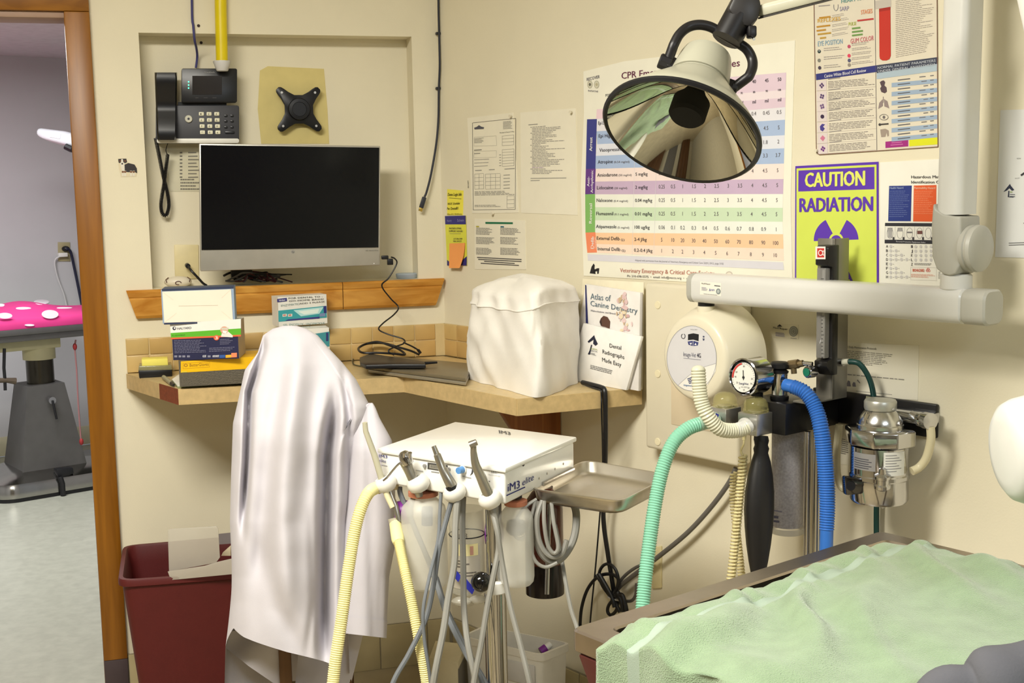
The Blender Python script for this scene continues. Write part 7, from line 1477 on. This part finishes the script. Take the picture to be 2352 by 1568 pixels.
pc_ = ft(92, 850, -.2); b = MB(); b.cyl(V((pc_.x, pc_.y, q[3].z - .02)), V((pc_.x, pc_.y, ft(92, 822, -.2).z)), .066, mat('lift_post', (70, 66, 56), .25, .8), n=24); b.build('post', t)
b = MB(); bg_ = mat('beige_bracket', (190, 182, 144), .5); b.cyl(V((pc_.x, pc_.y, ft(92, 823, -.2).z)), V((pc_.x, pc_.y, ft(92, 796, -.2).z)), .078, bg_, n=24); z_a, z_b = ft(92, 797, -.2).z, .775; b.prism([TP(-.4, -.12, z_a), TP(.13, -.12, z_a), TP(.13, -.12, z_b), TP(-.4, -.12, z_b)], -nT * .2, bg_, .004); b.build('bracket', t)
b = MB()
for u0, z0, z1, w_ in ((0, .775, .808, -.012), (0, .806, .836, 0)): b.prism([TP(-1.2, w_, z0), TP(.7, w_, z0), TP(.7, w_, z1), TP(-1.2, w_, z1)], -nT * .55, stl, .004)
b.build('table_top', t)
k0 = ft(116, 918, -.085); b = MB(); b.cyl(k0, k0 + nT * .03, .018, chrome, n=16); b.tube([k0 + nT * .03, ft(124, 935, -.05), ft(130, 962, -.05)], .006, black_pl, 8); b.build('lever', t)
b = MB(); b.prism([ft(x, y, -.02) for x, y in ((130, 1078), (168, 1074), (170, 1086), (152, 1096), (134, 1098))], -nT * .05, black_pl, .004); b.tube([ft(138, 1095, .0), ft(143, 1110, .008), ft(145, 1137, .008)], .014, black_pl, 8); b.build('foot_pedal', t)
b = MB(); b.tube([ft(-20, 874, -.05), ft(14, 873, -.05), ft(36, 875, -.05)], [.012, .012, .017], mat('crank_metal', (96, 84, 70), .4, .5), 10); b.tube([ft(10, 800, -.05), ft(9, 845, -.05), ft(11, 868, -.05), ft(12, 896, -.05)], .008, black_pl, 8); b.build('crank', t)
pink = mat('pink_fleece', (206, 54, 126), .8, var=.05, scale=6); wd2 = mat('white_dot', (240, 230, 234), .8)
PAD = t = thing('pink_pad', 'pink polka-dot pad on the lift table in the back room', 'pad', TP(0, -.25, .8365))
def pz(u, w_): return .885 + .045 * math.exp(-((u - .05) / .16) ** 2) * sm((-w_ - .02) / .3) + .01 * math.exp(-((u + .35) / .2) ** 2)
NU, NW_ = 60, 24; R = []
for i in range(NU + 1):
    u = lerp(-1.15, .66, i / NU); row = [TP(u, -.006, .8366), TP(u, -.003, .855), TP(u, -.006, .875)] + [TP(u, lerp(-.012, -.5, k / NW_), pz(u, lerp(-.012, -.5, k / NW_))) for k in range(NW_ + 1)] + [TP(u, -.51, .8366)]
    R.append(row)
b = MB(); b.rings(R, pink); b.build('pad', t)
zk = zc(0, 640, 6.03)
for x, y, rx_, ry_ in ((70, 512, 100, 40), (695, 492, 115, 60), (410, 642, 66, 14)):
    a = zk(x, y); b = MB(); b.prism([ft(a[0] + rx_ / 6.03 * math.cos(k * .3), a[1] + ry_ / 6.03 * math.sin(k * .3), .0) for k in range(21)], -nT * .004, wd2); b.build('dot', t)
for x, y, rx_, ry_ in ((575, 325, 108, 34), (325, 412, 105, 16), (895, 406, 108, 9), (0, 368, 66, 18)):
    a = zk(x, y); pts = []
    for k in range(21):
        p = onz(a[0] + rx_ / 6.03 * math.cos(k * .3), a[1] + ry_ / 6.03 * math.sin(k * .3), .90)
        for _ in range(8):
            zz = pz((p - TB).dot(uT), (p - TB).dot(nT)); p = onz(a[0] + rx_ / 6.03 * math.cos(k * .3), a[1] + ry_ / 6.03 * math.sin(k * .3), lerp(p.z, zz, .5))
        pts.append(p + UZ * .002)
    b = MB(); b.prism(pts, -UZ * .003, wd2); b.build('dot', t)
for u, w_, r_ in ((-.42, -.12, .034), (-.60, -.30, .034), (-.78, -.14, .034), (-.95, -.32, .034), (-.30, -.36, .034), (.40, -.22, .034)):
    b = MB(); b.prism([TP(u + r_ * math.cos(k * .3), w_ + r_ * math.sin(k * .3), pz(u + r_ * math.cos(k * .3), w_ + r_ * math.sin(k * .3)) + .002) for k in range(21)], -UZ * .003, wd2); b.build('dot', PAD)
t = thing('pull_cord', 'thin red cord with red toggles hanging at the right of the lift table', 'cord', ft(188, 1020, -.05)); rd = mat('red_toggle', (150, 40, 40), .5)
hose([ft(174, 780, -.05), ft(172, 800, -.05), ft(176, 850, -.05), ft(180, 930, -.05), ft(186, 1010, -.05)], .004, mat('pinkish_cord', (150, 104, 104), .6), 6).build('cord', t)
for x, y in ((172, 796), (187, 1014)): b = MB(); b.ball(ft(x, y, -.05), .012, rd, 12, (.9, .9, 1.5)); b.build('toggle', t)
FW_ = Pl(FARO, nT)
t = thing('far_outlet', 'beige outlet with black and white plugs on the back room wall', 'outlet', FW_.p(147, 600, 0)); b = MB(); b.prism([FW_.p(x, y, .006) for x, y in ((133, 556), (161, 556), (162, 600), (134, 600))], -nT * .006, mat('beige_plate', (170, 160, 120), .5), .002); b.build('plate', t)
b = MB(); b.ball(FW_.p(151, 571, .02), .02, black_pl, 12, (1.2, .8, .8)); b.build('plug', t); b = MB(); b.box(fr(FW_.p(144, 585, .02), uT, UZ), (.05, .024, .03), white_pl, .004); b.build('plug', t)
tag(hose([FW_.p(153, 571, .04), FW_.p(162, 578, .03), FW_.p(170, 612, .02), FW_.p(180, 660, .02), FW_.p(190, 710, .02)], .008, mat('navy_cord', (34, 36, 58), .5)).build('navy_cable'), 'dark cord falling from the beige outlet in the back room', 'cord')
tag(hose([FW_.p(138, 588, .03), FW_.p(126, 600, .02), FW_.p(132, 636, .015), FW_.p(148, 680, .015), FW_.p(156, 720, .015)], .005, mat('pale_cord', (206, 204, 202), .5)).build('pale_cable'), 'pale cord falling from the beige outlet in the back room', 'cord')
t = thing('exam_light', 'white swivel lamp head glowing beyond the door, cut off by the trim', 'lamp', at(120, 330, 6.2)); gl = mat('white_diffuser', (240, 242, 246), .3, emit=.5, var=0)
b = MB(); b.prism([at(x, y, 6.2) for x, y in ((84, 292), (150, 300), (175, 308), (175, 336), (150, 332), (96, 318), (80, 308))], FWD * .12, mat('lamp_white', (226, 228, 232), .3), .02, 3); b.build('head', t)
b = MB(); b.prism([at(x, y, 6.19) for x, y in ((110, 302), (138, 306), (136, 318), (112, 314))], FWD * .01, gl, .002); b.build('diffuser', t)
b = MB(); b.tube([at(150, 336, 6.2), at(162, 342, 6.2), at(200, 352, 6.25), FW_.p(250, 360, .02)], .016, black_pl, 8); b.build('arm', t)

# repeats share a group
for stem_, g_ in (('push_pin', 'clear push pins on the right wall'), ('grey_hose', 'loose grey hoses under the dental cart'), ('toothpaste_carton', 'toothpaste cartons on the counter'), ('power_cable', 'loose cables on the right wall'), ('screw', 'dark screws beside the blue cable'), ('ceiling_lamp', 'ceiling troffers'), ('reflection_cabinet', 'cupboards added behind the camera for reflections')):
    for o in list(S.objects):
        if o.parent is None and o.name.split('.')[0] == stem_ and o.get('label'): o['group'] = g_
for nm in ('suction_handpiece', 'air_water_syringe', 'slow_speed_handpiece', 'high_speed_handpiece'): S.objects[nm]['group'] = 'handpieces in the cart holders'
for nm in ('tissue_box', 'mask_box', 'glove_box'): S.objects[nm]['group'] = 'boxes stacked on the left of the counter'
